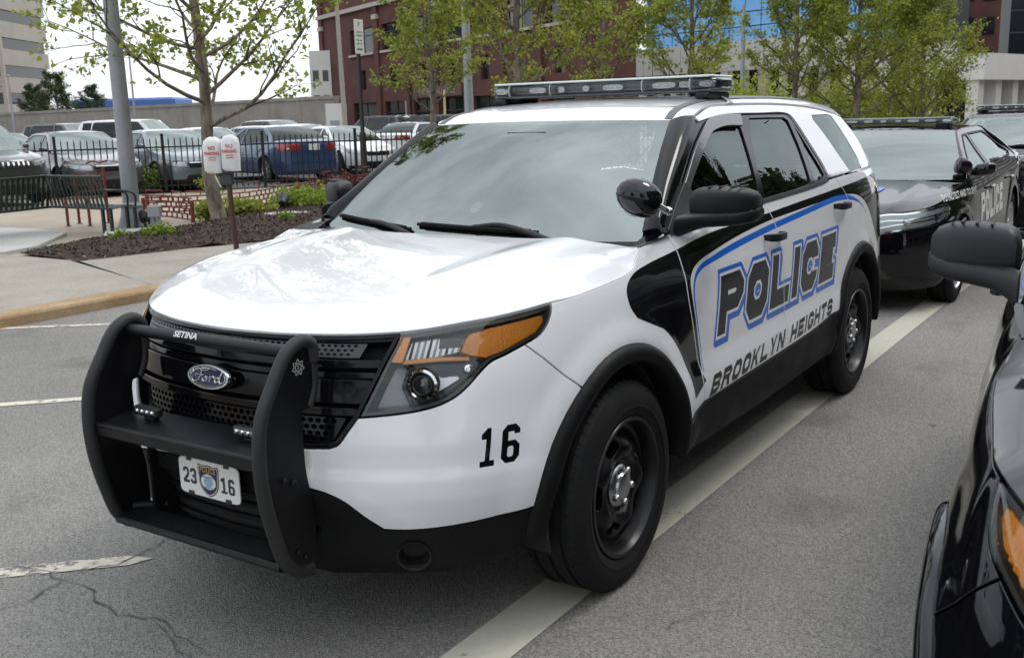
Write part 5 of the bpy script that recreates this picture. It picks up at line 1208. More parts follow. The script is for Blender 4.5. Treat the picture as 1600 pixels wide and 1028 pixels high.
    b = MB(); V, F = loft([((-.42, 0, 1.02), (0, .80, 0), (.0, 0, .10), 4), ((-.62, 0, 1.03), (0, .80, 0), (0, 0, .115), 4), ((-.95, 0, .98), (0, .80, 0), (0, 0, .12), 4), ((-1.02, 0, .92), (0, .78, 0), (0, 0, .06), 4)], 28); b.add(V, F); b.build('dashboard', mat('dash_plastic', (.03, .03, .032), .7, bump=.1, bscale=300), root, smooth=50)
    for y in (.38, -.38):
        b = MB(); V, F = loft([((-1.55, y, .88), (.25, 0, 0), (0, .24, 0), 4), ((-1.58, y, .98), (.27, 0, 0), (0, .26, 0), 4), ((-1.58, y, 1.0), (.25, 0, 0), (0, .24, 0), 4)], 20); b.add(V, F)
        V, F = loft([((-1.80, y, .98), (.07, 0, 0), (0, .23, 0), 4), ((-1.86, y, 1.20), (.07, 0, 0), (0, .24, 0), 4), ((-1.92, y, 1.36), (.06, 0, 0), (0, .19, 0), 4), ((-1.94, y, 1.40), (.04, 0, 0), (0, .15, 0), 4)], 20); b.add(V, F)
        V, F = loft([((-1.94, y, 1.40), (.04, 0, 0), (0, .10, 0), 4), ((-1.95, y, 1.46), (.05, 0, 0), (0, .14, 0), 4), ((-1.96, y, 1.54), (.04, 0, 0), (0, .12, 0), 4)], 20); b.add(V, F)
        b.build('seat', M_SEAT, root, smooth=50)
    b = MB(); b.lathe([(.185, -.012), (.195, 0), (.185, .012), (.175, 0)], 32, frame((-1.02, .38, 1.06), (-.85, 0, .5)), close=True); b.box((-1.02, .38, 1.06), (.02, .32, .05)); b.build('steering_wheel', M_DARK, root)
    b = MB()
    for k in range(-11, 12):
        for sg in (-1, 1):
            y0 = k*.075; y1 = y0+sg*.33
            if abs(y0) < .72 and abs(y1) < .72: b.tube([(-2.05, y0, 1.22), (-2.05, y1, 1.55)], .003, 4)
    b.tube([(-2.05, -.72, 1.22), (-2.05, .72, 1.22)], .014, 6); b.tube([(-2.05, -.64, 1.55), (-2.05, .64, 1.55)], .014, 6); b.build('partition_screen', M_PLASTIC, root)
    b = MB(); b.box((-.93, 0, 1.50), (.04, .23, .06), bev=.015); b.build('rear_view_mirror', M_PLASTIC, root)
    b = MB(); b.box((-2.4, 0, 1.615), (2.3, 1.14, .02)); b.build('headliner', mat('headliner', (.25, .25, .25), .9), root)

def build_rear(root):
    S = EXP; L = S.L
    sT = S.s_of_x(-3.72)
    def wrap(z0, z1, a, nm, m, off=0.0):
        q = dens(np.array([(a, z0), (2*L-a, z0), (2*L-a, z1), (a, z1)]), .05)
        def f(ab):
            s_ = ab[:, 0]; P = S(np.stack([np.where(s_ > L, 2*L-s_, s_), ab[:, 1]], 1)); P[:, 1] = np.where(s_ > L, -P[:, 1], P[:, 1]); return P
        return panel(nm, [q], f, m, root, off=off, res=.06, rim=.02)
    wrap(.44, .70, S.s_of_x(-3.43), 'rear_bumper', M_CLAD); wrap(.27, .44, S.s_of_x(-3.44), 'rear_valance', M_CLAD, -.01)
    wrap(.71, .92, sT+.006, 'tailgate_lower', M_WHITE); wrap(.925, 1.225, L-.595, 'tailgate', M_WHITE); wrap(1.235, 1.545, L-.62, 'rear_window', M_PRIV, -.004); wrap(1.548, 1.60, L-.60, 'rear_spoiler', M_WHITE, .01)
suv = build_explorer()
suv.name = 'police_suv'
suv['label'] = 'white police SUV with black push bumper, blue stripe and number 16'
# ---------------------------------------------------------------- other cars
def gen_car(name, P, paint, label, cat='car', group=None, wheel_style='alloy', fine=False):
    g = dict(wb=2.8, fo=.93, ro=1.05, hw=.92, belt=.98, beltr=1.02, nose=.72, cowl=.97, deck=1.06, tail=1.02, roof=1.46, xA=-.35, xB=-1.20, xC=-2.45, xD=-3.15, tum=.24, R=.33, gc=.20, wag=False, bp=-1.42)
    g.update(P); G = type('G', (), g); wb, fo, ro, hw = G.wb, G.fo, G.ro, G.hw; XR = -wb-ro
    rt = thing(name, label, cat, group=group); res = .05 if fine else .11
    plan = [(fo, 0), (fo-.015, .25*hw), (fo-.06, .5*hw), (fo-.16, .72*hw), (fo-.32, .885*hw), (fo-.52, .955*hw), (.12, .985*hw), (-.6, hw), (-wb*.55, hw), (-wb, .985*hw), (XR+.45, .955*hw), (XR+.22, .87*hw), (XR+.09, .70*hw), (XR+.03, .4*hw), (XR, 0)]
    b, rf, gc, tm = G.belt, G.roof, G.gc, G.tum
    side = lambda bb: [(gc-.08, .10), (gc+.10, .02), (.48, 0), (.62, .002), (bb-.22, .014), (bb-.08, .032), (bb, .060), (bb+.06, .090), ((bb+rf)/2, .075+.5*tm), (rf-.05, .06+tm), (rf+.12, .06+tm+.14)]
    nz = G.nose; tz = G.tail
    sk = Skin(plan, [((.0, True), [(gc-.08, .12), (gc+.08, .02), (.5, 0), (nz-.14, .012), (nz-.05, .04), (nz, .07), (nz+.06, .13), (nz+.2, .3), (1.9, .9)]),
                     ((.55*hw, True), [(gc-.08, .12), (gc+.08, .02), (.5, 0), (nz-.14, .014), (nz-.05, .045), (nz, .08), (nz+.06, .14), (nz+.2, .3), (1.9, .9)]),
                     (.05, [(gc-.08, .09), (gc+.10, .02), (.48, 0), (.6, .002), (nz-.02, .03), (nz+.06, .06), (G.cowl-.02, .11), (G.cowl+.1, .2), (1.9, .8)]),
                     (G.xA-.25, side(b)), (-wb+.35, side((b+G.beltr)/2)), (-wb-.25, side(G.beltr) if G.wag else [(gc-.08, .10), (gc+.10, .02), (.48, 0), (.66, .002), (tz-.18, .014), (tz-.06, .04), (tz, .075), (tz+.08, .14), (rf-.05, .10+tm*1.25), (rf+.12, .5)]),
                     ((.5*hw, False), [(gc-.08, .12), (gc+.1, .01), (.5, 0), (.62, .02), (tz-.1, .05), (tz, .075), (tz+.08, .15), (1.9, .8)] if not G.wag else [(gc-.08, .12), (gc+.1, .01), (.5, 0), (.62, .02), (b, .05), (rf-.1, .22), (rf+.1, .36)]),
                     ((.0, False), [(gc-.08, .12), (gc+.1, .01), (.5, 0), (.62, .02), (tz-.1, .05), (tz, .075), (tz+.08, .15), (1.9, .8)] if not G.wag else [(gc-.08, .12), (gc+.1, .01), (.5, 0), (.62, .02), (b, .05), (rf-.1, .22), (rf+.1, .36)])],
              lambda x, z, s: sum(.012*(1-ss(G.R+.11, G.R+.19, np.hypot(x-xc, z-G.R))) for xc in (0, -wb))*ss(.15, .5, s))
    L = sk.L; q = lambda x, z: sk.sx(x, z)
    sN = sk.s_of_y(.62*hw, True)
    # top edge of the lower body: nose lip, hood side, belt, deck, tail
    hood_line = np.array([(0, nz), (sN*.6, nz+.004), (sN, nz+.012), q(fo-.42, nz+.05), q(.1, nz+(G.cowl-nz)*.62), q(G.xA+.02, G.cowl-.02)])
    if G.wag: back_line = np.array([q(G.xA-.10, b), q(-1.4, (b+G.beltr)/2), q(-wb-.1, G.beltr), q(XR+.4, G.beltr), (L-.5*hw, G.beltr), (L, G.beltr)])
    else: back_line = np.array([q(G.xA-.10, b), q(-1.4, (b+G.beltr)/2), q(G.xD+.35, G.beltr), q(G.xD, G.deck-.015), q(XR+.45, tz+.0), (L-.55*hw, tz-.01), (L, tz-.01)])
    top = np.vstack([spline(hood_line, .05), spline(back_line, .05)]); top[0][0] = -.006; top[-1][0] = L+.006
    ra = G.R+.055
    arch = lambda xc: s_arch(sk, xc, G.R, ra, gc+.02, 22)
    low = np.vstack([[(-.006, gc-.03)], [(sk.s_of_x(ra+.08), gc-.02)], arch(0), arch(-wb), [(sk.s_of_x(-wb-ra-.1), gc)], [(L+.006, gc)]])
    loop = fix_orient([dens(np.vstack([low, rev(top)]), .07)])[0]
    sm = lambda xs: fix_orient([np.vstack([spline([q(x, z) for x, z in xs], .04)+[.004, 0], rev(spline([q(x, z) for x, z in xs], .04))-[.004, 0]])])[0]
    ra2 = ra+.02; mks = [([sm([(G.xA-.18, b-.01), (G.xA-.20, .7), (G.xA-.22, gc+.1)])], M_SEAM), ([sm([(G.bp, b), (G.bp-.02, .7), (G.bp-.02, gc+.1)])], M_SEAM), ([sm([(-wb+.10, G.beltr), (-wb+.20, .85), (-wb+ra2+.02, .62), (-wb+ra2+.12, gc+.12)])], M_SEAM),
         ([dens(np.array([(0, gc-.05), q(ra+.1, gc-.05), q(ra+.1, gc+.07), (0, gc+.09)]), .1)], M_PLASTIC), ([dens(np.array([q(-ra-.05, gc-.05), q(-wb+ra+.05, gc-.05), q(-wb+ra+.05, gc+.05), q(-ra-.05, gc+.05)]), .15)], M_PLASTIC)]
    body = None
    for mir in (False, True):
        o = panel('body_side', [loop], sk, paint, rt, res=res, rim=.03, mirror=mir, marks=mks); body = body or o
        # lamps
        hl = np.array([(sN*.72, nz-.13), (sN*1.15, nz-.115), q(.36, nz-.02), q(.30, nz+.035), (sN*1.2, nz-.012), (sN*.80, nz-.03)]); hl = np.array([(sN*.66, nz-.150), (sN*1.05, nz-.128), q(.44, nz-.055), q(.30, nz+.030), (sN*1.2, nz+.004), (sN*.78, nz-.022)]) if fine else hl; hl = fix_orient([spline(hl, .02, True)])[0]
        h = panel('headlight', [hl], sk, M_LENS, rt, off=.012, rim=.012, res=.04, mirror=mir); panel('headlight_reflector', grow([hl], -.008), sk, mat('lamp_dark_silver', (.42, .43, .44), .35, metal=.3) if fine else mat('lamp_silver', (.62, .63, .65), .3, metal=.3), h, off=.004, rim=0, res=.05, mirror=mir)
        if fine: panel('headlight_bezel', [hl, rev(grow([hl], -.012)[0])], sk, M_CHROME, h, off=.008, rim=0, res=None, mirror=mir); panel('light_guide', [grow([hl], -.045)[0], rev(grow([hl], -.053)[0])], sk, M_CHROME, h, off=.008, rim=0, res=None, mirror=mir)
        for t_ in (.35, .68):
            c0 = hl.min(0)*(1-t_)+hl.max(0)*t_; Pq, Nq = surf_eval(sk, np.array([[c0[0], nz-.075+.035*t_]]), .004); bb = MB(); bb.lathe([(.030, 0), (.030, .006), (.022, .002), (0, .004)], 16, frame(Pq[0], Nq[0])); bb.build('bulb_ring', M_SATIN, h, mirror=mir)
        si = np.array([q(.40, nz-.005), q(.30, nz+.034), q(.36, nz-.035)]); panel('turn_signal', [fix_orient([dens(si, .02)])[0]], sk, M_AMBER, h, off=.006, rim=0, res=None, mirror=mir)
        if G.wag: tl = np.array([q(XR+.30, b-.28), (L-.60*hw, b-.26), (L-.62*hw, b-.02), q(XR+.30, b-.03)])
        else: tl = np.array([q(XR+.42, tz-.20), (L-.42*hw, tz-.20), (L-.46*hw, tz-.045), q(XR+.46, tz-.04)])
        t = panel('tail_lamp', [fix_orient([dens(tl, .03)])[0]], sk, M_REDL, rt, off=.006, rim=.012, res=.05, mirror=mir)
        c0 = tl.mean(0); panel('reverse_lamp', [fix_orient([c0+np.array([(-.02, -.05), (.05, -.05), (.05, -.015), (-.02, -.015)])])[0]], sk, M_PLATEW, t, off=.009, rim=0, res=None, mirror=mir)
        # side frame with windows
        zt = rf-.05; fo_ = [q(G.xA-.12, b+.003), q(G.bp, (b+G.beltr)/2+.003), q(G.xD+.10 if not G.wag else XR+.25, G.beltr+.003), q(G.xC-.02 if not G.wag else G.xC-.05, zt-.02), q(G.xC+.25, zt), q(G.bp, zt+.01), q(G.xB-.15, zt), q(G.xB, zt-.015)]
        fl = fix_orient([dens(np.array(fo_), .06)])[0]
        def lerp(a, b_, t): return a+(b_-a)*t
        xa_t, xa_b = G.xB-.10, G.xA-.26; xc_t, xc_b = (G.xC+.02, G.xD+.34) if not G.wag else (G.xC+.40, -wb-.10)
        w1 = np.array([q(xa_b-.02, b+.03), q(G.bp+.04, b+.035), q(G.bp-.0, zt-.05), q(xa_t-.06, zt-.055), q(xa_t+.02, zt-.085)]); w2 = np.array([q(G.bp-.06, b+.037), q(xc_b+.10, G.beltr+.035), q(xc_b-.02, G.beltr+.065), q(xc_t+.04, zt-.07), q(xc_t+.12, zt-.05), q(G.bp-.09, zt-.048)])
        ws_ = [w1, w2]
        if G.wag: ws_.append(np.array([q(xc_b-.06, G.beltr+.07), q(XR+.42, G.beltr+.06), q(XR+.52, zt-.07), q(xc_t-.04, zt-.06)]))
        ws_ = [fix_orient([dens(w, .05)])[0] for w in ws_]
        sf = panel('side_frame', [fl]+[rev(w) for w in ws_], sk, paint, rt, res=res, rim=.02, mirror=mir)
        for w in ws_:
            gw = grow([w], .006)[0]; panel('window_seal', [grow([w], .012)[0], rev(grow([w], -.006)[0])], sk, M_PLASTIC, sf, off=.003, rim=0, res=None, mirror=mir); panel('side_window', [w], sk, M_GLASS if not G.wag or w is not ws_[-1] else M_PRIV, sf, off=-.006, rim=0, res=.12, mirror=mir)
        for x_ in (G.bp+.16, -wb+.28):
            Pq, Nq = surf_eval(sk, np.array([q(x_, b-.13)]), .0); bb = MB(); bb.box(Pq[0]+[0, .025, 0], (.20, .03, .028), bev=.010); bb.build('door_handle', paint, rt, mirror=mir)
        # mirror
        Pq = sk(np.array([q(G.xA-.30, b+.05)]))[0]; bb = MB(); V, F = loft([(Pq+[.02, .02, .0], (.03, 0, 0), (0, 0, .02), 3), (Pq+[0, .06, .02], (.06, 0, 0), (0, 0, .05), 3), (Pq+[-.02, .15, .03], (.06, 0, 0), (0, 0, .055), 3), (Pq+[-.04, .20, .03], (.035, 0, 0), (0, 0, .035), 3)], 16); bb.add(V, F); bb.build('side_mirror', paint, rt, smooth=60, mirror=mir)
    # hood and deck
    def cap(nm, line, rear_xy, Hf, w, closed=False):
        B = sk(spline(line, .04)); Bf = np.vstack([rev(B)*[1, -1, 1], B[1:]]); hs = heightfield(Hf, Bf[:, :2], Bf[:, 2], w)
        rr = spline(rear_xy, .05); lp = np.vstack([Bf[:, :2], np.vstack([rr, (rev(rr)*[1, -1])[1:]])[1:-1]]); return panel(nm, grow([fix_orient([lp])[0]], -.003), hs, paint, rt, res=res*.8, rim=.02), B
    zc = pchip([G.xA-.1, G.xA, .1, .5, fo-.05, fo+.1], [G.cowl+.02, G.cowl+.012, nz+(G.cowl-nz)*.80, nz+(G.cowl-nz)*.50, nz+.03, nz])
    B0 = sk(hood_line[-1:])[0]
    cap('hood', hood_line, np.array([B0[:2], (G.xA+.06, B0[1]*.6), (G.xA+.10, 0)]), lambda x, y: zc(x)-.03*(np.abs(y)/hw)**2+.010*np.exp(-((np.abs(y)-.55)/.06)**2), .22)
    if not G.wag:
        dk = np.vstack([[q(G.xD-.02, G.deck-.02)], back_line[4:]]); B1 = sk(dk[:1])[0]; dl = rev(dk)
        B = sk(spline(dl, .04)); Bf = np.vstack([rev(B)*[1, -1, 1], B[1:]])
        hs = heightfield(lambda x, y: G.deck+.012-.02*(np.abs(y)/hw)**2-.03*ss(XR+.5, XR, x), Bf[:, :2], Bf[:, 2], .16)
        fr_ = np.array([B1[:2], (G.xD-.06, B1[1]*.6), (G.xD-.08, 0)]); rr = spline(fr_, .05); lp = np.vstack([Bf[:, :2], np.vstack([rr, (rev(rr)*[1, -1])[1:]])[1:-1]])
        panel('boot_lid', grow([fix_orient([lp])[0]], -.003), hs, paint, rt, res=res*.8, rim=.02)
    # windscreen and rear window as ruled sheets
    def ruled(b0, t0, bul, curve):
        def f(ab):
            v = ab[:, 0]; t = ab[:, 1]; y = v*(b0[1]*(1-t)+t0[1]*t); x = (b0[0]-curve*v**2)*(1-t)+(t0[0]-curve*.6*v**2)*t; z = b0[2]*(1-t)+(t0[2]-.012*v**2)*t; k = bul*4*t*(1-t)
            return np.stack([x+k*np.sign(curve), y, z+abs(k)], 1)
        return f
    yA = sk(np.array([q(G.xA-.10, b)]))[0][1]-.03; yB = sk(np.array([q(G.xB, rf-.06)]))[0][1]-.02; fw = ruled((G.xA+.05, yA, G.cowl+.0), (G.xB+.06, yB, rf-.035), .025, .16)
    rect = fix_orient([dens(np.array([(-1, 0), (1, 0), (1, 1), (-1, 1)]), .1)])[0]; panel('windscreen', [rect], fw, M_WIND, rt, off=0, rim=0, res=.14)
    yC = sk(np.array([q(G.xC, rf-.06)]))[0][1]-.02
    if G.wag: yD = sk(np.array([q(XR+.25, G.beltr)]))[0][1]-.06; rw = ruled((XR+.10, yD, G.beltr+.02), (G.xC-.12, yC, rf-.05), .02, -.10)
    else: yD = sk(np.array([q(G.xD+.05, G.deck-.02)]))[0][1]-.04; rw = ruled((G.xD-.05, yD, G.deck+.004), (G.xC-.05, yC, rf-.04), .025, -.12)
    panel('rear_window', [rect], rw, M_PRIV if G.wag else M_GLASS, rt, off=0, rim=0, res=.14, flip=True)
    if G.wag:
        bb = MB(); V = []; F = []; n = 9
        for v in np.linspace(-1, 1, n):
            a = rw(np.array([[v, 0.0]]))[0]; V += [a, a+[-.02, 0, -.05], (sk(np.array([[L-abs(v)*.75*hw, G.beltr-.01]]))[0])*[1, 1 if v > 0 else -1, 1]]
        bb.add(V, [(i*3+j, i*3+j+1, (i+1)*3+j+1, (i+1)*3+j) for i in range(n-1) for j in range(2)]); bb.build('tailgate_ledge', paint, rt, smooth=True)
    # pillars bridging glass and frame
    for mir in (False, True):
        for fn, e0, e1 in ((fw, (G.xA-.12, b), (G.xB, rf-.065)), (rw, (G.xD+.10 if not G.wag else XR+.25, G.beltr), (G.xC-.02 if not G.wag else G.xC-.05, rf-.07))):
            V = []; n, kk = 10, 5
            for i in range(n):
                t = i/(n-1); a = fn(np.array([[1.0, t]]))[0]; c = sk(np.array([q(e0[0]+(e1[0]-e0[0])*t, e0[1]+(e1[1]-e0[1])*t)]))[0]
                for j in range(kk): v = j/(kk-1); V.append(a+(c-a)*v+np.array([.3 if fn is fw else -.3, .6, .5])*.018*math.sin(PI*v))
            fcs = [(i*kk+j, i*kk+j+1, (i+1)*kk+j+1, (i+1)*kk+j) for i in range(n-1) for j in range(kk-1)]
            bb = MB(); bb.add(V, fcs if fn is fw else [f[::-1] for f in fcs]); bb.build('pillar', paint, rt, smooth=True, mirror=mir)
    # roof
    hd = [fw(np.array([[v, 1.0]]))[0] for v in np.linspace(0, 1, 8)]; sd_ = sk(spline(np.array([q(G.xB-.02, rf-.062), q(G.xB-.25, rf-.045), q(G.bp-.3, rf-.04), q(G.xC+.2, rf-.05), q(G.xC-.02, rf-.07)]), .06)); rb = [rw(np.array([[v, 1.0]]))[0] for v in np.linspace(1, 0, 8)]
    B = np.vstack([hd[:-1], sd_, rb[1:]]); Bf = np.vstack([rev(B)*[1, -1, 1], B[1:]]); xm = (G.xB+G.xC)/2; zr = pchip([G.xC-.3, G.xC, xm, G.xB, G.xB+.2], [rf-.06, rf-.02, rf, rf-.02, rf-.06])
    hs = heightfield(lambda x, y: zr(x)-.02*(np.abs(y)/.55)**2, np.vstack([Bf[:, :2], Bf[:1, :2]]), np.append(Bf[:, 2], Bf[0, 2]), .14); panel('roof', [fix_orient([Bf[:-1, :2]])[0]], hs, paint, rt, res=res, rim=.01)
    # grille, plate, bumper line
    gr = np.array([(-sN*.62, nz-.16), (sN*.62, nz-.16), (sN*.70, nz-.035), (-sN*.70, nz-.035)]); gp = panel('grille', [fix_orient([dens(gr, .05)])[0]], sk, M_DARK, rt, off=.004, rim=.01, res=None)
    for k in range(4 if not g.get('slots') else 0): z_ = nz-.145+k*.032; panel('grille_bar', [fix_orient([dens(np.array([(-sN*.60, z_), (sN*.60, z_), (sN*.60, z_+.010), (-sN*.60, z_+.010)]), .06)])[0]], sk, M_CHROME if k == 3 else M_GLOSSB, gp, off=.012, rim=.01, res=None)
    for k in range(7 if g.get('slots') else 0): s_ = (k-3)*sN*.175; panel('grille_slot_frame', [fix_orient([dens(np.array([(s_-.018, nz-.15), (s_+.018, nz-.15), (s_+.018, nz-.04), (s_-.018, nz-.04)]), .06)])[0]], sk, M_CHROME, gp, off=.014, rim=.012, res=None)
    it = np.array([(-sN*.8, gc+.06), (sN*.8, gc+.06), (sN*.7, gc+.18), (-sN*.7, gc+.18)]); panel('lower_intake', [fix_orient([dens(it, .06)])[0]], sk, M_DARK, rt, off=.004, rim=.01, res=None)
    bb = MB(); zp = (b-.16) if G.wag else tz-.13; bx = sk(np.array([[L, zp]]))[0][0]; bb.box((bx-.008, 0, zp), (.012, .31, .155), bev=.003); bb.build('number_plate', M_PLATEW, rt)
    # inside and underneath
    bb = MB(); bb.box((-wb*.5, 0, gc+.10), (wb+ro*.6+fo*.6, hw*1.35, .14)); bb.box((-wb*.5-.1, 0, .62), (2.3, hw*1.62, .30)); bb.build('cabin_floor', M_DARK, rt)
    for y_ in (.36, -.36):
        for xs_ in (G.bp+.10, G.xC+.30 if not G.wag else G.xC+.6):
            bb = MB(); V, F = loft([((xs_+.02, y_, .70), (.07, 0, 0), (0, .22, 0), 4), ((xs_-.10, y_, b+.12), (.06, 0, 0), (0, .21, 0), 4), ((xs_-.13, y_, b+.16), (.05, 0, 0), (0, .12, 0), 4), ((xs_-.15, y_, b+.30), (.04, 0, 0), (0, .11, 0), 4)], 14); bb.add(V, F); bb.build('seat', M_SEAT, rt, smooth=50)
    bb = MB(); bb.box((G.xA-.38, 0, b-.06), (.50, hw*1.5, .14), bev=.05); bb.build('dashboard', M_DARK, rt)
    for xc in (0, -wb):
        for s_ in (1, -1):
            wheel(rt, xc, s_*(hw-.125), s_, R=G.R, W=.215, rim=G.R*.64, style=wheel_style)
            Li = MB(); aa = np.linspace(-.2, PI+.2, 16); V = []
            for t in aa: V += [(xc+(ra-.0)*math.cos(t), s_*(hw-.03), G.R+ra*math.sin(t)), (xc+ra*math.cos(t), s_*(hw-.34), G.R+ra*math.sin(t))]
            Li.add(V+[(xc, s_*(hw-.34), G.R)], [(i*2, i*2+2, i*2+3, i*2+1) for i in range(15)]+[(i*2+1, i*2+3, 32) for i in range(15)]); Li.build('wheel_arch_liner', M_DARK, rt)
    return rt, sk, G
def put(rt, xy, th, base=None, up=0.0):
    """move so that the middle of the wheelbase stands at xy"""
    wbm = base or 1.4; th = math.radians(th); c, s_ = math.cos(th), math.sin(th)
    ox, oy = xy[0]+c*wbm, xy[1]+s_*wbm; z0 = road_z(xy[0], xy[1])+up
    rt.location = (ox, oy, z0); rt.rotation_euler = (0, 0, th)
def recolour(rt, pairs):
    for o in [rt]+list(rt.children_recursive):
        if o.type != 'MESH': continue
        for sl in o.material_slots:
            for a, b in pairs:
                if sl.material == a: sl.link = 'OBJECT'; sl.material = b; break
# --- black copies of the SUV
def black_suv(label, loc, rz, drop):
    c = copy_tree(suv); c.name = 'police_suv'; c['label'] = label
    recolour(c, [(M_WHITE, M_BLACK), (MATS['police_letter'], M_WHITE), (M_BLUE, M_BLACK), (M_GREYLET, M_BLACK)])
    for o in list(c.children):
        if any(o.name.startswith(d) for d in drop): 
            for k in list(o.children_recursive): bpy.data.objects.remove(k)
            bpy.data.objects.remove(o)
    c.location = loc; c.rotation_euler = (0, 0, math.radians(rz)); return c
PB = ('push_bumper', 'warning_light', 'number_plate')
near = black_suv('glossy black SUV with amber headlight and matte mirror, alongside the white police SUV', (.93, 3.09, 0), 4.4, PB+('spotlight', 'light_bar'))
for o in near.children:
    if o.name.startswith('wheel_arch_flare'): recolour(o, [(M_CLAD, M_BLACK)])
far_x = -12.75
far = black_suv('black police SUV with a light bar parked behind the black police sedan', (far_x, .28, road_z(far_x)-.0), 0, PB)
far.rotation_euler[1] = -.022
gl36, tw = word('36', .062, .112, .021, .016, .014)
for gph in gl36:
    LL = [np.array([EXP.T([(748, 731)])[0]])[0]+np.outer(q_[:, 0], (1, .01))+np.outer(q_[:, 1], (.17, 1)) for q_ in fix_orient(gph)]
    panel('number_decal', [dens(l_, .02) for l_ in LL], EXP, M_PLATEW, [o for o in far.children if o.name.startswith('front_bumper')][0], off=.002, rim=0, res=None)
recolour([o for o in far.children if o.name.startswith('front_bumper')][0], [(M_VINYL, M_BLACK)])
# --- black police sedan
tau, tsk, TG = gen_car('police_sedan', dict(wb=2.87, fo=.97, ro=1.28, hw=.96, belt=.985, beltr=1.03, nose=.80, cowl=.985, deck=1.10, tail=1.06, roof=1.425, xA=-.30, xB=-1.13, xC=-2.55, xD=-3.35, tum=.26, R=.345, gc=.22, bp=-1.50), M_BLACK, 'black police sedan with white door lettering and light bar behind the white SUV', 'police car', wheel_style='alloy', fine=True)
tau.location = (-6.15, .0, road_z(-6.5)); tau.rotation_euler = (0, .012, 0)
b = MB(); 
V, F = loft([((-1.50, y, 1.462), (w, 0, 0), (0, 0, h), 5) for y, w, h in ((-.60, .07, .015), (-.58, .12, .024), (-.3, .145, .028), (.3, .145, .028), (.58, .12, .024), (.60, .07, .015))], 28); b.add(V, F); lb2 = b.build('light_bar', M_LENS, tau, smooth=40)
b = MB(); b.box((-1.50, 0, 1.440), (.25, 1.14, .014)); b.box((-1.50, 0, 1.462), (.19, 1.02, .036), bev=.004); b.build('light_bar_tray', mat('lightbar_black'), lb2)
b = MB(); b.box((-1.50, 0, 1.4895), (.24, 1.10, .004), bev=.001); b.build('light_bar_top', mat('lightbar_frost'), lb2)
for y, w in ((-.52, .10), (-.36, .12), (-.20, .10), (-.06, .06), (.08, .06), (.22, .12), (.38, .12), (.52, .10)):
    b = MB(); V, F = loft([((-1.40, y, 1.462), (0, w/2, 0), (0, 0, .014), 3), ((-1.372, y, 1.462), (0, w/2*.92, 0), (0, 0, .012), 3)], 16); b.add(V, F); b.build('led_module', mat('led_reflector'), lb2, smooth=40)
for y in (-.48, .48): b = MB(); b.box((-1.50, y, 1.415), (.2, .12, .05), bev=.01); b.build('light_bar_foot', M_PLASTIC, lb2)
# spotlight, lettering, hood stripes on the sedan
o_ = np.array([-.42, .84, 1.10]); ax = np.array([.45, -.8, .25]); ax /= np.linalg.norm(ax); b = MB(); b.lathe([(0, -.085), (.024, -.083), (.045, -.070), (.060, -.045), (.070, -.012), (.072, .034), (.062, .042), (.0, .044)], 28, frame(o_, ax)); b.tube([o_-ax*.07, (-.52, .86, 1.05)], .012, 8); b.build('spotlight', M_BLACK, tau, smooth=50)
pl_, pw_ = word('POLICE', .22, .27, .075, .05, .03)
for gph in pl_:
    gg = [np.array(tsk.sx(-.80, .56))+np.outer(q_[:, 0], (.95, 0.01))+np.outer(q_[:, 1], (.15, 1)) for q_ in fix_orient(gph)]
    panel('door_letter', [dens(l_, .06) for l_ in gg], tsk, M_PLATEW, tau, off=.003, rim=0, res=None)
V, F = text_mesh('TO PROTECT AND TO SERVE', .075, 2, shear=.25, bold=.002); me_ab = V*[1.0, 1]; c_ = tsk.sx(-.12, .885)
Pp, Nn = surf_eval(tsk, me_ab+np.array([c_[0], c_[1]]), .004); mesh_obj('motto_lettering', Pp, F, M_PLATEW, tau)
hood_o = [o for o in tau.children if o.name.startswith('hood')][0]
def on_hood(poly, nm, m):
    dg = None; P2, T2 = tri2([dens(fix_orient([np.array(poly)])[0], .05)], .06)
    hv = np.array([v.co[:] for v in hood_o.data.vertices]); out = []
    for x, y in P2: k = ((hv[:, 0]-x)**2+(hv[:, 1]-y)**2).argsort()[:4]; w = 1/(np.hypot(hv[k, 0]-x, hv[k, 1]-y)+.003); out.append((x, y, float((hv[k, 2]*w).sum()/w.sum())+.006))
    mesh_obj(nm, out, T2, m, tau, smooth=True)
on_hood([(.55, .30), (.1, .34), (.02, .10), (.42, .08)], 'hood_stripe', M_BLUE); on_hood([(.20, -.05), (.0, -.02), (-.05, -.30), (.15, -.32)], 'hood_stripe', M_BLUE)
# --- cars in the parking lot
pt = lambda n, c, r=.35: mat('paint_'+n, c, r, metal=.35 if n not in ('white', 'ivory') else 0, coat=1.0, coat_rough=.03)
SED = dict(); SED2 = dict(wb=2.74, fo=.90, ro=1.12, hw=.90, roof=1.44, cowl=.96, nose=.70); SUVP = dict(wb=2.75, fo=.90, ro=.95, hw=.93, belt=1.10, beltr=1.14, nose=.92, cowl=1.10, roof=1.72, xA=-.25, xB=-.95, xC=-3.20, xD=-3.6, tum=.20, R=.36, gc=.26, wag=True, bp=-1.38, tail=1.1)
GRP = 'cars in the parking lot'
FR, RE = 74, 254
def lot_car(kind, u, dep, th, P, colour, label, ws='alloy', cat='car', proto={}):
    key = (kind, colour.name)
    c, _, Gc = gen_car('parked_car', P, colour, label, cat, GRP, ws)
    put(c, at_depth(u, dep, .085)[:2], th, base=-Gc.wb/2*-1, up=.085); return c
lot_car('a', 125, 24.6, FR, dict(SED, fo=.98, nose=.72), pt('grey', (.085, .085, .088)), 'dark grey sedan facing the black fence behind the slatted benches')
lot_car('b', 268, 25.8, FR-2, dict(SED2), pt('steelblue', (.10, .135, .16)), 'grey blue sedan between the light pole and the bagged meters')
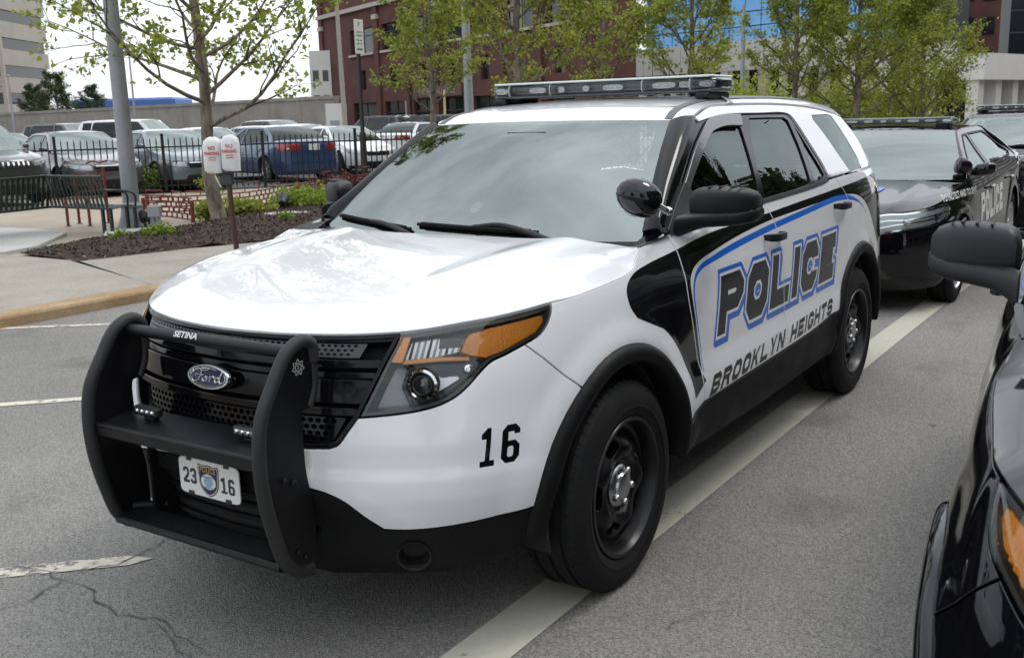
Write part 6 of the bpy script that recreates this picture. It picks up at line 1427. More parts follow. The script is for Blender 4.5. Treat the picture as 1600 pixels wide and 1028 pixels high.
lot_car('c', 425, 28.2, RE, dict(SED, deck=1.08), pt('blue', (.028, .065, .15)), 'blue sedan with red tail lamps turned to the fence')
lot_car('d', 540, 31.0, FR-6, dict(SED2, hw=.88, roof=1.40), pt('white', (.72, .72, .72)), 'white sedan with black front wheels beside the blue sedan', 'black')
lot_car('e', -48, 21.8, FR+10, dict(SUVP, slots=True, roof=1.68), pt('jeep', (.045, .047, .05)), 'dark grey SUV with upright chrome slot grille behind the bench', cat='suv')
lot_car('f', 598, 42, RE+4, dict(SUVP), pt('black', (.012, .012, .014)), 'black SUV with red tail lamps in front of the brick building', cat='suv')
lot_car('g', 655, 38.5, FR+115, dict(SED2), pt('white', (.72, .72, .72)), 'white compact sedan seen side-on under the windscreen of the police SUV', 'cover')
lot_car('h', 225, 37.0, FR+40, dict(SUVP, roof=1.78), pt('white', (.72, .72, .72)), 'white SUV with roof rails parked behind the grey blue sedan', cat='suv')
lot_car('i', 118, 40.0, FR+20, dict(SUVP), pt('charcoal', (.04, .04, .045)), 'charcoal SUV parked near the concrete wall', cat='suv')
lot_car('j', 120, 31.0, FR-4, dict(SED2), pt('silver', (.42, .43, .44)), 'silver sedan parked right behind the dark grey sedan')
lot_car('k', 8, 33.0, FR+10, dict(SED2), pt('ivory', (.66, .65, .62)), 'ivory sedan behind the chrome slot grille SUV', 'cover')
lot_car('l', 395, 36.5, RE, dict(SED2), pt('silver', (.42, .43, .44)), 'silver sedan hidden behind the street tree and blue sedan')
lot_car('m', 478, 40, FR, dict(SED), pt('white', (.72, .72, .72)), 'white sedan parked behind the white sedan with black wheels')
lot_car('n', 436, 47, FR+6, dict(SUVP, roof=1.66), pt('maroon', (.09, .015, .015)), 'maroon SUV near the concrete wall beyond the blue sedan', cat='suv')
lot_car('o', 705, 52, FR+100, dict(SUVP, roof=1.75), pt('charcoal', (.04, .04, .045)), 'charcoal van-like SUV side-on before the brick building entrance', cat='suv')
lot_car('p', 645, 56, FR+100, dict(SED), pt('red', (.30, .02, .02)), 'red sedan side-on before the brick building')
lot_car('q', 330, 34.5, FR, dict(SED2), pt('ivory', (.66, .65, .62)), 'ivory sedan behind the bagged parking meters')
# ---------------------------------------------------------------- street furniture
GZ = lambda u, v: groundz(u, v, .10)
M_IRON = mat('black_iron', (.010, .011, .012), .45, rvar=.1)
M_POLE = mat('grey_galvanised_pole', (.30, .31, .33), .5, metal=.3, var=.12, vscale=3, bump=.05, bscale=80)
M_RED = mat('red_oxide_metal', (.16, .030, .018), .6, var=.25, vscale=6)
M_BROWN = mat('brown_post_paint', (.055, .022, .014), .5, var=.2)
# --- picket fence
fence = thing('picket_fence', 'black iron picket fence with square posts in front of the parking lot', 'fence', (lot_f0[0], lot_f0[1], road_z(lot_f0[0], lot_f0[1])+.1))
FO = np.array(fence.location)
def fp(t, up): p = lot_f0+FD*t; return np.array([p[0], p[1], road_z(p[0], p[1])+.1+up])-FO
pitch = float((lot_f1-lot_f0)@FD)/2; ang = math.atan2(FD[1], FD[0])
HF = 1.22
post0 = None
for i in range(-4, 9):
    p = fp(i*pitch, 0); b = MB()
    if post0 is None:
        b.box((0, 0, (HF+.08)/2), (.065, .065, HF+.08), bev=.006); b.box((0, 0, HF+.095), (.075, .075, .03), bev=.01); post0 = b.build('fence_post', M_IRON, fence); o = post0
    else: o = post0.copy(); COL.objects.link(o); o.parent = fence
    o.location = p; o.rotation_euler = (0, 0, ang)
    if i == 8: continue
    for z in (.14, HF-.20):
        a, c = fp(i*pitch+.033, z), fp((i+1)*pitch-.033, z); b = MB(); mid = (a+c)/2; d = c-a; Ln = np.linalg.norm(d); sl = math.asin(d[2]/Ln)
        Rm = np.array(Matrix.Rotation(ang, 3, 'Z') @ Matrix.Rotation(-sl, 3, 'Y')); b.box(mid, (Ln, .030, .034), R=Rm); b.build('fence_rail', M_IRON, fence)
pk0 = None; NP = 17
for i in range(-4, 8):
    for k in range(1, NP):
        p = fp((i+k/NP)*pitch, 0)
        if pk0 is None:
            b = MB(); w = .0125; V = [(sx_*w, sy_*w, z) for z in (.04, HF-.03) for sx_, sy_ in ((-1, -1), (1, -1), (1, 1), (-1, 1))]+[(0, 0, HF+.03)]
            F = [(0, 1, 5, 4), (1, 2, 6, 5), (2, 3, 7, 6), (3, 0, 4, 7), (4, 5, 8), (5, 6, 8), (6, 7, 8), (7, 4, 8), (3, 2, 1, 0)]; b.add(V, F); pk0 = b.build('picket', M_IRON, fence, smooth=False); o = pk0
        else: o = pk0.copy(); COL.objects.link(o); o.parent = fence
        o.location = p; o.rotation_euler = (0, 0, ang)
# --- light pole
P = GZ(209, 356); lp = thing('light_pole', 'tall grey tapered street light pole with flared base beside the mulch bed', 'light pole', P)
b = MB(); b.lathe([(.235, 0), (.235, .035), (.215, .06), (.20, .10), (.165, .20), (.150, .30), (.160, .315), (.160, .345), (.140, .36), (.128, .40)], 28); b.build('pole_base', M_POLE, lp, smooth=40)
b = MB(); b.lathe([(.122, .36), (.078, 7.6)], 20); b.build('pole_shaft', M_POLE, lp, smooth=40)
b = MB(); b.tube(spline([(0, 0, 7.5), (.25, .3, 7.8), (.7, .9, 7.95)], .1), .04, 8); b.box((.95, 1.2, 7.95), (.5, .3, .14), rz=.9, bev=.04); b.build('luminaire', M_POLE, lp)
lp.rotation_euler = (-.012, .012, 0)
# --- twin meters under white bags
P = GZ(371, 401); mt = thing('parking_meter', 'twin parking meters under white NO PARKING bags on a brown post', 'parking meter', P)
rv = np.array([CAM_R[0][0], CAM_R[0][1], 0]); rv /= np.linalg.norm(rv); fv = np.array([rv[1], -rv[0], 0])    # rv: along the kerb face seen from the street
fv = -fv if fv @ (CAM_C-P) < 0 else fv
zt = (401-290)/CAM_F*((P-CAM_C) @ CAM_R[2])
b = MB(); b.tube([(0, 0, 0), tuple(rv*-.03+np.array([0, 0, zt]))], .031, 10); b.build('post', M_BROWN, mt, smooth=50)
b = MB(); b.box(rv*-.05+np.array([0, 0, zt+.06]), (.16, .09, .13), rz=math.atan2(rv[1], rv[0]), bev=.02); b.tube([rv*-.14+[0, 0, zt+.14], rv*.03+[0, 0, zt+.14]], .035, 8); b.build('meter_yoke', mat('meter_grey', (.06, .06, .065), .45, metal=.5), mt)
M_BAG = mat('white_bag_vinyl', (.66, .67, .68), .45, bump=.5, bscale=14); M_RPR = mat('red_print', (.50, .03, .03), .6)
for k, (dx, dz) in enumerate(((-.185, 0), (.015, .02))):
    c = rv*dx+np.array([0, 0, zt+.34+dz]); secs = []
    for h, w, d_, sh in ((-.205, .055, .050, .02), (-.20, .085, .070, .015), (-.17, .100, .080, .0), (-.05, .102, .085, 0), (.10, .104, .085, .002), (.155, .090, .075, .004), (.185, .062, .055, .006), (.20, .03, .03, .01)):
        secs.append((c+np.array([0, 0, h])+rv*sh, rv*w, fv*d_, 3.2))
    b = MB(); V, F = loft(secs, 26); V = [np.array(v)+rng.normal(0, .0022, 3) for v in V]; b.add(V, F); bag = b.build('meter_bag', M_BAG, mt, smooth=60)
    for txt, sz, h, m_ in (('NO', .062, .075, M_RPR), ('PARKING', .050, .018, M_RPR), ('EMERGENCY', .018, -.028, M_RPR), ('BY ORDER OF POLICE', .014, -.055, M_RPR)):
        if txt in ('EMERGENCY', 'BY ORDER OF POLICE'): 
            for q_ in (0, 1): 
                bb = MB(); bb.box(c+fv*.0885+rv*(.012)+np.array([0, 0, h+.008*q_]), (.10-.03*q_, .001, .0035), rz=math.atan2(rv[1], rv[0])); bb.build('fine_print', m_, bag)
            continue
        V, F = text_mesh(txt, sz, 2, xs=.82, bold=.0016); PP = c+V[:, :1]*rv+V[:, 1:2]*np.array([0, 0, 1.0])+fv*(.089)+rv*.012+np.array([0, 0, h]); mesh_obj('bag_lettering', PP, F, m_, bag)
b = MB(); c0 = rv*-.17+np.array([0, 0, zt+.14]); b.tube(spline([c0+rv*-.02, c0+rv*.02+fv*.06+[0, 0, -.06], c0+rv*.06+fv*.05+[0, 0, -.16]], .03), [.012, .009, .012, .008, .006, .006, .004, .004][:len(spline([c0+rv*-.02, c0+rv*.02+fv*.06+[0, 0, -.06], c0+rv*.06+fv*.05+[0, 0, -.16]], .03))] if False else .008, 6, flat=.4); b.build('bag_tie', M_BAG, mt)
# --- parking sign on a black post
P = GZ(571, 290); sg = thing('parking_sign', 'narrow white parking sign on a tall black post by the red shrub', 'sign', P)
dp = (P-CAM_C) @ CAM_R[2]; hs = (290-40)/CAM_F*dp
b = MB(); b.box((0, 0, hs/2-.02), (.075, .075, hs), bev=.008); b.build('post', mat('dark_bronze_post', (.020, .016, .014), .5), sg)
sa = math.atan2(rv[1], rv[0])+.95; sx_, sy_ = math.cos(sa), math.sin(sa); ez = np.array([0, 0, 1.0]); exs = np.array([sx_, sy_, 0]); ns = np.array([sy_, -sx_, 0]); ns = ns if ns @ (CAM_C-P) > 0 else -ns; exs = np.cross(ez, ns); exs = exs if exs @ rv > 0 else -exs
cs = np.array([0, 0, hs-.40])+ns*.05; Rm = np.stack([exs, ns, ez], 1); b = MB(); b.box(cs, (.30, .006, .76), R=Rm, bev=.002); pnl = b.build('sign_panel', M_PLATEW, sg)
K = mat('plate_black'); F4 = lambda w, h: [np.array([(-w/2, -h/2), (w/2, -h/2), (w/2, h/2), (-w/2, h/2)])]
for txt, sz, h, m_ in (('P', .17, .26, mat('green_print', (.02, .16, .06), .5)), ('2 HOUR', .07, .10, K), ('PARKING', .06, .02, K), ('8AM - 6PM', .05, -.08, K), ('MON - FRI', .05, -.16, K)):
    V, F = text_mesh(txt, sz, 2, xs=.8, bold=.001); mesh_obj('sign_lettering', cs+V[:, :1]*exs+V[:, 1:2]*ez+ns*.005+ez*h, F, m_, pnl)
ar = np.array([(-.09, 0), (-.04, .04), (-.04, .012), (.04, .012), (.04, .04), (.09, 0), (.04, -.04), (.04, -.012), (-.04, -.012), (-.04, -.04)]); V, F = tri2(fix_orient([ar])); mesh_obj('sign_arrow', cs+V[:, :1]*exs+V[:, 1:2]*ez+ns*.005+ez*-.28, F, K, pnl)
# --- slatted bench seen from behind, in two straight lengths
M_BEN = mat('bench_dark_green', (.012, .022, .018), .4, coat=.3)
c0, c1 = GZ(84, 361), GZ(178, 366); dv = (c1-c0)[:2]/np.linalg.norm((c1-c0)[:2])
def bench(name, a, d, n, label, legs, z0=.36, z1=.82, dz=0.0):
    root = thing(name, label, 'bench', a, group=None); a3 = np.zeros(3); d3 = np.array([d[0], d[1], 0]); nb = np.array([d[1], -d[0], 0]); nb = nb if nb @ (CAM_C-np.array(a)) < 0 else -nb       # away from the street: the seat side
    L = n*.088; an = math.atan2(d[1], d[0])
    for z, lean in ((z0, 0), (z1, -.10)):
        b = MB(); b.box(d3*L/2+nb*lean+np.array([0, 0, z]), (L+.04, .035, .035), rz=an, bev=.008); b.build('back_rail', M_BEN, root)
    s0 = None
    for k in range(n):
        if s0 is None:
            b = MB(); nn = nb*.004; w = d3*.024; lo, hi = np.array([0, 0, z0]), np.array([0, 0, z1])+nb*-.10
            V = [lo-w-nn, lo+w-nn, lo+w+nn, lo-w+nn, hi-w-nn, hi+w-nn, hi+w+nn, hi-w+nn]; b.add(V, [(0, 1, 5, 4), (1, 2, 6, 5), (2, 3, 7, 6), (3, 0, 4, 7), (4, 5, 6, 7), (3, 2, 1, 0)]); s0 = b.build('back_slat', M_BEN, root, smooth=False); o = s0
        else: o = s0.copy(); COL.objects.link(o); o.parent = root
        o.location = d3*(k+.5)*.088
    for k in range(7):
        b = MB(); b.box(d3*L/2+nb*(.06+.062*k)+np.array([0, 0, z0-.01+.004*k]), (L, .045, .008), rz=an); b.build('seat_slat', M_BEN, root)
    for t in legs:
        for q_, ln in ((.02, z0), (.44, z0-.01)):
            b = MB(); b.box(d3*t*L+nb*q_+np.array([0, 0, ln/2]), (.045, .045, ln), rz=an, bev=.005); b.build('leg', M_BEN, root)
        b = MB(); b.tube(spline([d3*t*L+nb*-.03+np.array([0, 0, z0+.26]), d3*t*L+nb*.25+np.array([0, 0, z0+.24]), d3*t*L+nb*.46+np.array([0, 0, z0+.17]), d3*t*L+nb*.46+np.array([0, 0, z0-.02])], .05), .016, 8); b.build('arm_rest', M_BEN, root)
    return root
nA = int(np.linalg.norm((c1-c0)[:2])/.088)
bench('slatted_bench', c0, dv, nA, 'dark green slatted metal bench, the length that ends beside the light pole', (.86, .99))
cL = GZ(-150, 392); dL = (cL-c0)[:2]/np.linalg.norm((cL-c0)[:2]); bench('slatted_bench', c0+np.array([dL[0]*.02, dL[1]*.02, 0]), dL, 26, 'dark green slatted metal bench, the length running on from the bend', (.98,))
# --- red metal chair with a brick-patterned back
P = GZ(112, 354); ch = thing('red_chair', 'red metal chair with a brick pattern back behind the slatted bench', 'chair', P)
ex_, ey_ = rv, -fv
def Lc(a, c, z): return ex_*a+ey_*c+np.array([0, 0, z])
for (a, c, h) in ((-.05, 0, .42), (.30, -.02, .42), (-.05, .42, .80), (.42, .42, .88)):
    b = MB(); b.tube([Lc(a, c, 0), Lc(a+.0, c, h)], .022, 6); b.lathe([(.045, 0), (.045, .012), (0, .012)], 10, frame(Lc(a, c, 0), (0, 0, 1))); b.build('leg', M_RED, ch)
for k in range(5): b = MB(); b.box(Lc(.13, .02+.095*k, .43), (.55, .06, .012), rz=math.atan2(ex_[1], ex_[0])); b.build('seat_slat', M_RED, ch)
b = MB()
for k in range(4): b.tube([Lc(-.05, .43, .50+.09*k), Lc(.42, .43, .52+.11*k)], .010, 6)
b.build('back_rail', M_RED, ch)
for r_ in range(3):
    b = MB()
    for k in range(4): t = (k+.5*(r_ % 2)+.3)/4.3; z_ = .50+.09*r_+t*.02*r_; b.tube([Lc(-.05+.47*t, .43, z_), Lc(-.05+.47*t, .43, z_+.10)], .009, 5)
    b.build('back_brick_bar', M_RED, ch)
b = MB(); b.tube(spline([Lc(.20, .30, .95), Lc(.30, .33, .985), Lc(.40, .30, .96), Lc(.55, .30, .99)], .05), .014, 6); b.build('top_rail', M_RED, ch)
# --- low red lattice edging, brick pattern
def lattice(pts, label, courses, steps):
    Ps = [GZ(*q) for q in pts]; root = thing('brick_pattern_edging', label, 'railing', Ps[0]); O = np.array(Ps[0]); W = np.array(Ps)-O; seg = np.linalg.norm(np.diff(W[:, :2], axis=0), axis=1); S_ = np.concatenate([[0], np.cumsum(seg)]); Lt = S_[-1]
    at = lambda t, z: np.array([np.interp(t, S_, W[:, i]) for i in range(3)])+[0, 0, z]
    for c in range(courses+1):
        b = MB(); b.tube([at(t, .03+c*.085) for t in np.linspace(0, Lt, 14)], .013, 4); b.build('course_rail', M_RED, root)
        if c < courses:
            b = MB(); n = int(Lt/.21)
            for k in range(n+1):
                t = (k+.5*(c % 2))*.21
                if t <= Lt: b.tube([at(t, .03+c*.085), at(t, .03+(c+1)*.085)], .017, 4)
            b.build('brick_joint_bars', M_RED, root)['kind'] = 'stuff'
    for (t0, t1, z) in steps:
        b = MB()
        for q_ in (0, 1): b.tube([at(Lt*t0, .03+courses*.085+.085*z*q_), at(Lt*t1, .03+courses*.085+.085*z*q_)], .009, 4)
        k = max(2, int(Lt*(t1-t0)/.21)+1)
        for t in np.linspace(Lt*t0, Lt*t1, k): b.tube([at(t, .03+courses*.085), at(t, .03+courses*.085+.085*z)], .010, 4)
        b.build('stepped_course', M_RED, root)['kind'] = 'stuff'
    for t in np.linspace(0, Lt, max(2, int(Lt/2.2))): b = MB(); b.box(at(t, .16), (.05, .05, .34), bev=.004); b.build('edging_post', M_RED, root)
lattice([(302, 347), (262, 341), (226, 340)], 'red brick-pattern metal edging, the short arm by the junction box', 4, [(.25, .5, 1), (.7, .95, 1)])
lattice([(232, 335), (330, 331), (400, 324), (452, 312), (500, 304), (545, 296), (600, 288)], 'long red brick-pattern metal edging at the back of the mulch bed', 3, [(.08, .14, 1), (.22, .27, 2), (.36, .40, 1), (.45, .50, 2), (.56, .60, 1), (.64, .69, 2), (.76, .80, 1), (.85, .92, 2)])
# --- junction box and floodlights
P = GZ(241, 359); jb = thing('junction_box', 'small grey electrical box on a short post beside the light pole', 'electrical box', P)
b = MB(); b.box((0, 0, .09), (.05, .07, .20)); b.box(rv*.08+np.array([0, 0, .09]), (.04, .05, .20)); b.build('post', M_POLE, jb); b = MB(); b.box((rv*.03)[:3]+np.array([0, 0, .27]), (.19, .11, .17), rz=math.atan2(rv[1], rv[0]), bev=.012); b.build('box', M_POLE, jb)
def flood(u, v, label, tilt):
    P = GZ(u, v); f = thing('floodlight', label, 'floodlight', P); b = MB(); b.lathe([(.06, 0), (.06, .015), (.025, .03), (.022, .12)], 14); b.build('stem', M_IRON, f)
    d = np.array(tilt, float); b = MB(); b.lathe([(.0, -.13), (.06, -.12), (.075, -.05), (.10, .05), (.115, .13), (.108, .13), (.095, .10), (0, .09)], 20, frame((0, 0, .20), d)); b.build('lamp_head', M_IRON, f, smooth=40)
flood(228, 358, 'small dark floodlight at the foot of the light pole', (-.5, -.4, -.2)); 
b = MB(); Pm = GZ(446, 342); slab = thing('concrete_footing', 'pale concrete footing block under the floodlight in the mulch bed', 'concrete block', Pm); b.box((0, 0, .03), (.75, .42, .14), rz=2.6, bev=.02); b.build('block', M_PAD, slab)
flood(443, 333, 'dark round floodlight on a concrete footing in the mulch bed', (-.75, -.55, .30))
b = MB(); Pm = GZ(222, 364); slab = thing('concrete_footing', 'flat concrete footing slab under the light pole', 'concrete block', Pm); b.box((0, 0, .01), (1.0, .8, .06), rz=2.5, bev=.01); b.build('block', M_PAD, slab)
# --- mulch bed with chips
bl_ = [M1, M2, M3, M4]; e1 = M4+dirw*8.0; bk2 = list(bed_back)[::-1]; bed_loop = fix_orient([np.array([*bl_, e1, *bk2])])[0]
ab, F = tri2([dens(bed_loop, .25)], .16); bd = np.full(len(ab), 9.0)
for q_ in dens(bed_loop, .1): bd = np.minimum(bd, np.hypot(*(ab-q_).T))
V = [(x, y, road_z(x, y)+.101+.09*min(1, d_/.7)+rng.normal(0, .012)*(d_ > .05)) for (x, y), d_ in zip(ab, bd)]
M_MUL = mat('dark_mulch', (.042, .024, .015), .95, var=.55, vscale=40, bump=1.0, bscale=55)
bed = mesh_obj('mulch_bed', V, F, M_MUL, smooth=True); bed['kind'] = 'structure'; BV = np.array(V)
A_ = np.array([BV[list(f)] for f in F]); ar_ = np.linalg.norm(np.cross(A_[:, 1]-A_[:, 0], A_[:, 2]-A_[:, 0]), axis=1); ar_ /= ar_.sum()
def scatter_bed(n): 
    k = rng.choice(len(F), n, p=ar_); r_ = rng.random((n, 2)); r_ = np.where((r_.sum(1) > 1)[:, None], 1-r_, r_); return A_[k, 0]+r_[:, :1]*(A_[k, 1]-A_[k, 0])+r_[:, 1:]*(A_[k, 2]-A_[k, 0])
C_ = scatter_bed(22000); C_ = C_[C_[:, 0] > -13]; n = len(C_); az = rng.random(n)*2*PI; tl_ = rng.normal(0, .45, n); ln = rng.uniform(.008, .034, n); wd_ = rng.uniform(.004, .010, n)
dx = np.stack([np.cos(az)*np.cos(tl_), np.sin(az)*np.cos(tl_), np.sin(tl_)], 1); dy = np.stack([-np.sin(az), np.cos(az), rng.normal(0, .3, n)], 1); C_[:, 2] += .012
V = np.stack([C_-dx*ln[:, None]-dy*wd_[:, None], C_+dx*ln[:, None]-dy*wd_[:, None], C_+dx*ln[:, None]+dy*wd_[:, None], C_-dx*ln[:, None]+dy*wd_[:, None]], 1).reshape(-1, 3)
chips = mesh_obj('mulch_chips', V, [(4*i, 4*i+1, 4*i+2, 4*i+3) for i in range(n)], [M_MUL, mat('pale_chip', (.20, .13, .08), .9), mat('dark_chip', (.02, .013, .01), .95)], mi=rng.choice(3, n, p=[.55, .08, .37])); tag(chips, 'loose dark mulch chips over the planting bed', 'mulch', kind='stuff')
# ---------------------------------------------------------------- trees and plants
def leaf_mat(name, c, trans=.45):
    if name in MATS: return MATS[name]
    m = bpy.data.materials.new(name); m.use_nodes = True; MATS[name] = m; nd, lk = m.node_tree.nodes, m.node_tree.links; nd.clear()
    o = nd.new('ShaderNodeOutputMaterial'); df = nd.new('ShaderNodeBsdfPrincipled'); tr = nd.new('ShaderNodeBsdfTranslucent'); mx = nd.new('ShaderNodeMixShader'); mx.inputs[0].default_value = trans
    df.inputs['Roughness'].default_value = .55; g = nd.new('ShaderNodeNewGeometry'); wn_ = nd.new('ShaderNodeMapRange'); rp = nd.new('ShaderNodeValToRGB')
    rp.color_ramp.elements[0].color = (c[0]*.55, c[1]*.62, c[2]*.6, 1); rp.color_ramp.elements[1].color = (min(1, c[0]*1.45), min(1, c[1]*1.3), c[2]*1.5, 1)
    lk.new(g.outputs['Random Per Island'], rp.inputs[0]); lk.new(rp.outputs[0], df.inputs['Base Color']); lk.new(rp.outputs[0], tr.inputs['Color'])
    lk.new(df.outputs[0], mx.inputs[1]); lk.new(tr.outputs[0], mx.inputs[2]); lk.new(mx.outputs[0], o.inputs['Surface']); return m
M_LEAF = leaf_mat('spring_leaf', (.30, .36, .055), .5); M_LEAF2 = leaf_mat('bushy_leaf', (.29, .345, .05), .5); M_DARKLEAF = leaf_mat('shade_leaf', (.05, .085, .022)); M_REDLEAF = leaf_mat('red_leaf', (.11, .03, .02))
def bark_mat():
    m = mat('mottled_bark', (.2, .17, .13), .9); nd, lk = m.node_tree.nodes, m.node_tree.links; tc = nd.new('ShaderNodeTexCoord'); mp = nd.new('ShaderNodeMapping'); mp.inputs['Scale'].default_value = (6, 6, 1.6); n = nd.new('ShaderNodeTexNoise'); n.inputs['Scale'].default_value = 2.2; n.inputs['Detail'].default_value = 7; n.inputs['Roughness'].default_value = .7
    rp = nd.new('ShaderNodeValToRGB'); rp.color_ramp.elements[0].position = .35; rp.color_ramp.elements[0].color = (.07, .055, .04, 1); rp.color_ramp.elements[1].position = .65; rp.color_ramp.elements[1].color = (.30, .265, .20, 1)
    lk.new(tc.outputs['Object'], mp.inputs[0]); lk.new(mp.outputs[0], n.inputs['Vector']); lk.new(n.outputs['Fac'], rp.inputs[0]); lk.new(rp.outputs[0], nd['Principled BSDF'].inputs['Base Color'])
    bp = nd.new('ShaderNodeBump'); bp.inputs['Strength'].default_value = .6; bp.inputs['Distance'].default_value = .02; lk.new(n.outputs['Fac'], bp.inputs['Height']); lk.new(bp.outputs[0], nd['Principled BSDF'].inputs['Normal']); return m
M_BARK = bark_mat(); M_TWIG = mat('dark_twig', (.045, .033, .025), .85)
def leaves_mesh(C, size, r_, flat=.5):
    n = len(C); c = r_.normal(0, 1, (n, 3))*[.75, .75, .6]+[0, 0, .55]; c /= np.linalg.norm(c, axis=1)[:, None]; a = r_.normal(0, 1, (n, 3)); a = a-c*(a*c).sum(1)[:, None]; a /= np.linalg.norm(a, axis=1)[:, None]; b = np.cross(c, a)
    s = (size*r_.uniform(.35, 1.5, n))[:, None]
    pts = [C, C+a*s*.45+b*s*.42+c*s*.10, C+a*s*.75+b*s*.16, C+a*s*1.15, C+a*s*.75-b*s*.18, C+a*s*.42-b*s*.44+c*s*.12]
    V = np.stack(pts, 1).reshape(-1, 3); F = []
    for i in range(n): k = 6*i; F += [(k, k+1, k+2, k+3), (k, k+3, k+4, k+5)]
    return V, F
def make_tree(seed, H, r0, spread, nlimb, leafn, leaf, z0=.22, droop=.25, up=.55, leafm=None, fan=1.0, sub=6):
    r_ = np.random.default_rng(seed); wood = MB(); twig = MB(); tips = []
    zz = np.linspace(0, H, 14); wob = np.cumsum(r_.normal(0, .022, (14, 2)), axis=0)*H/7; wob[0] = 0; tr = np.column_stack([wob, zz]); rad = r0*np.interp(zz/H, [0, .03, .3, .7, 1], [1.35, 1.05, .78, .42, .07]); wood.tube(tr, rad, 12)
    ga = r_.random()*6
    for i in range(nlimb):
        t = z0+(0.97-z0)*(i+r_.random()*.6)/nlimb; o = np.array([np.interp(t*H, zz, tr[:, k]) for k in range(3)]); az = ga+i*2.399+r_.normal(0, .25); ln = spread*(1.0-.62*max(0, (t-z0)/(1-z0))**1.2)*r_.uniform(.75, 1.12)
        el = up*(.55+.9*(t-z0))+r_.normal(0, .12); d = np.array([math.cos(az)*math.cos(el), math.sin(az)*math.cos(el), math.sin(el)]); P = [o]; n = 8
        for k in range(n): d = d+r_.normal(0, .10, 3)+np.array([0, 0, (.10 if t < .5 else .05)-droop*.18*(k/n)]); d /= np.linalg.norm(d); P.append(P[-1]+d*ln/n)
        P = np.array(P); rl = np.interp(t, [z0, 1], [.36, .16])*r0*np.linspace(1, .16, n+1); wood.tube(P, rl, 6)
        for j in range(sub):
            u = .22+.78*(j+r_.random())/sub; k = min(n-1, int(u*n)); q = P[k]+(P[k+1]-P[k])*(u*n-k); dd = P[k+1]-P[k]; dd /= np.linalg.norm(dd); sd_ = np.cross(dd, [0, 0, 1])*(1 if j % 2 else -1); d2 = dd*.75+sd_*r_.uniform(.5, 1.0)+np.array([0, 0, r_.normal(.12, .28)]); d2 /= np.linalg.norm(d2); l2 = ln*r_.uniform(.22, .42)*(1.15-.5*u); Q = [q]
            for m_ in range(5): d2 = d2+r_.normal(0, .14, 3); d2 /= np.linalg.norm(d2); Q.append(Q[-1]+d2*l2/5)
            Q = np.array(Q); twig.tube(Q, np.linspace(rl[k]*.45+.002, .003, 6), 4, cap=False)
            for m_ in range(4):
                u2 = r_.uniform(.25, 1); kk = min(4, int(u2*5)); q2 = Q[kk]+(Q[kk+1]-Q[kk])*(u2*5-kk); d3 = (Q[kk+1]-Q[kk]); d3 /= np.linalg.norm(d3); d3 = d3+r_.normal(0, .55, 3); d3 /= np.linalg.norm(d3); l3 = l2*r_.uniform(.25, .6); W = np.array([q2, q2+d3*l3*.5+r_.normal(0, .03, 3), q2+d3*l3]); twig.tube(W, [.004, .003, .002], 3, cap=False); tips += [W[1], W[2], W[2]]
            tips += [Q[-1], Q[-2]]
        tips += [P[-1], P[-2]]
    tips = np.array(tips); wgt = r_.random(len(tips))**1.6+.05; wgt /= wgt.sum(); C = tips[r_.choice(len(tips), leafn, p=wgt)]+r_.normal(0, .075*fan, (leafn, 3))*[1, 1, .6]
    V, F = leaves_mesh(C, leaf, r_)
    return (wood, twig, V, F)
TREE_MESH = {}
def tree(kind, loc, label, rz=0.0, sc=1.0, cat='tree', group=None):
    t = thing('street_tree', label, cat, loc, rz, group); t.scale = (sc, sc, sc)
    if kind not in TREE_MESH:
        args, lm = TREES[kind]; wood, twig, V, F = make_tree(**args)
        a = wood.build('trunk', M_BARK, t, smooth=60); b = twig.build('branches', M_TWIG, t, smooth=60); c = mesh_obj('crown', V, F, lm, t); b['kind'] = 'stuff'; c['kind'] = 'stuff'; TREE_MESH[kind] = (a.data, b.data, c.data)
    else:
        for nm, me in zip(('trunk', 'branches', 'crown'), TREE_MESH[kind]):
            o = link(bpy.data.objects.new(nm, me), t)
            if nm != 'trunk': o['kind'] = 'stuff'
    return t
TREES = {'front': (dict(seed=14, H=9.6, r0=.10, spread=3.2, nlimb=48, leafn=25000, leaf=.075, z0=.150, droop=.30, up=.50, sub=8, fan=1.0), M_LEAF),
         'street': (dict(seed=21, H=7.5, r0=.13, spread=3.0, nlimb=30, leafn=17000, leaf=.085, z0=.24, droop=.15, up=.75, sub=7, fan=1.15), M_LEAF2),
         'street2': (dict(seed=33, H=7.0, r0=.12, spread=2.6, nlimb=26, leafn=14000, leaf=.085, z0=.22, droop=.1, up=.85, sub=7, fan=1.2), M_LEAF2),
         'dense': (dict(seed=45, H=7.5, r0=.14, spread=3.2, nlimb=34, leafn=24000, leaf=.085, z0=.16, droop=.1, up=.8, sub=8, fan=1.8), M_LEAF2),
         'shade': (dict(seed=51, H=8.0, r0=.16, spread=3.6, nlimb=30, leafn=14000, leaf=.15, z0=.12, droop=.2, up=.6, sub=7, fan=2.6), M_DARKLEAF)}
tree('front', GZ(343, 346), 'young plane tree with sparse spring leaves in the mulch bed beside the bagged meters', .6)
def row(u, dep): return at_depth(u, dep, .1)
tree('street', row(812, 24.5), 'street tree in fresh leaf in front of the brick building', 1.0, 1.0)
tree('street2', row(680, 33), 'street tree by the grey utility pole in front of the brick building', 2.2, .95)
tree('street2', row(1078, 31), 'slender street tree in front of the blue glass building', 3.0, 1.0)
tree('street', row(945, 29), 'street tree standing between the brick building and the blue glass', 4.0, .95)
tree('street2', row(1240, 33), 'street tree at the end of the blue glass, above the police SUV roof', 5.0, .95)
tree('dense', row(1334, 33), 'dense bright green tree rising above the black police sedan', .3, .92)
tree('dense', row(1436, 34), 'dense bright green tree beside the pale building with columns', 1.7, .82)
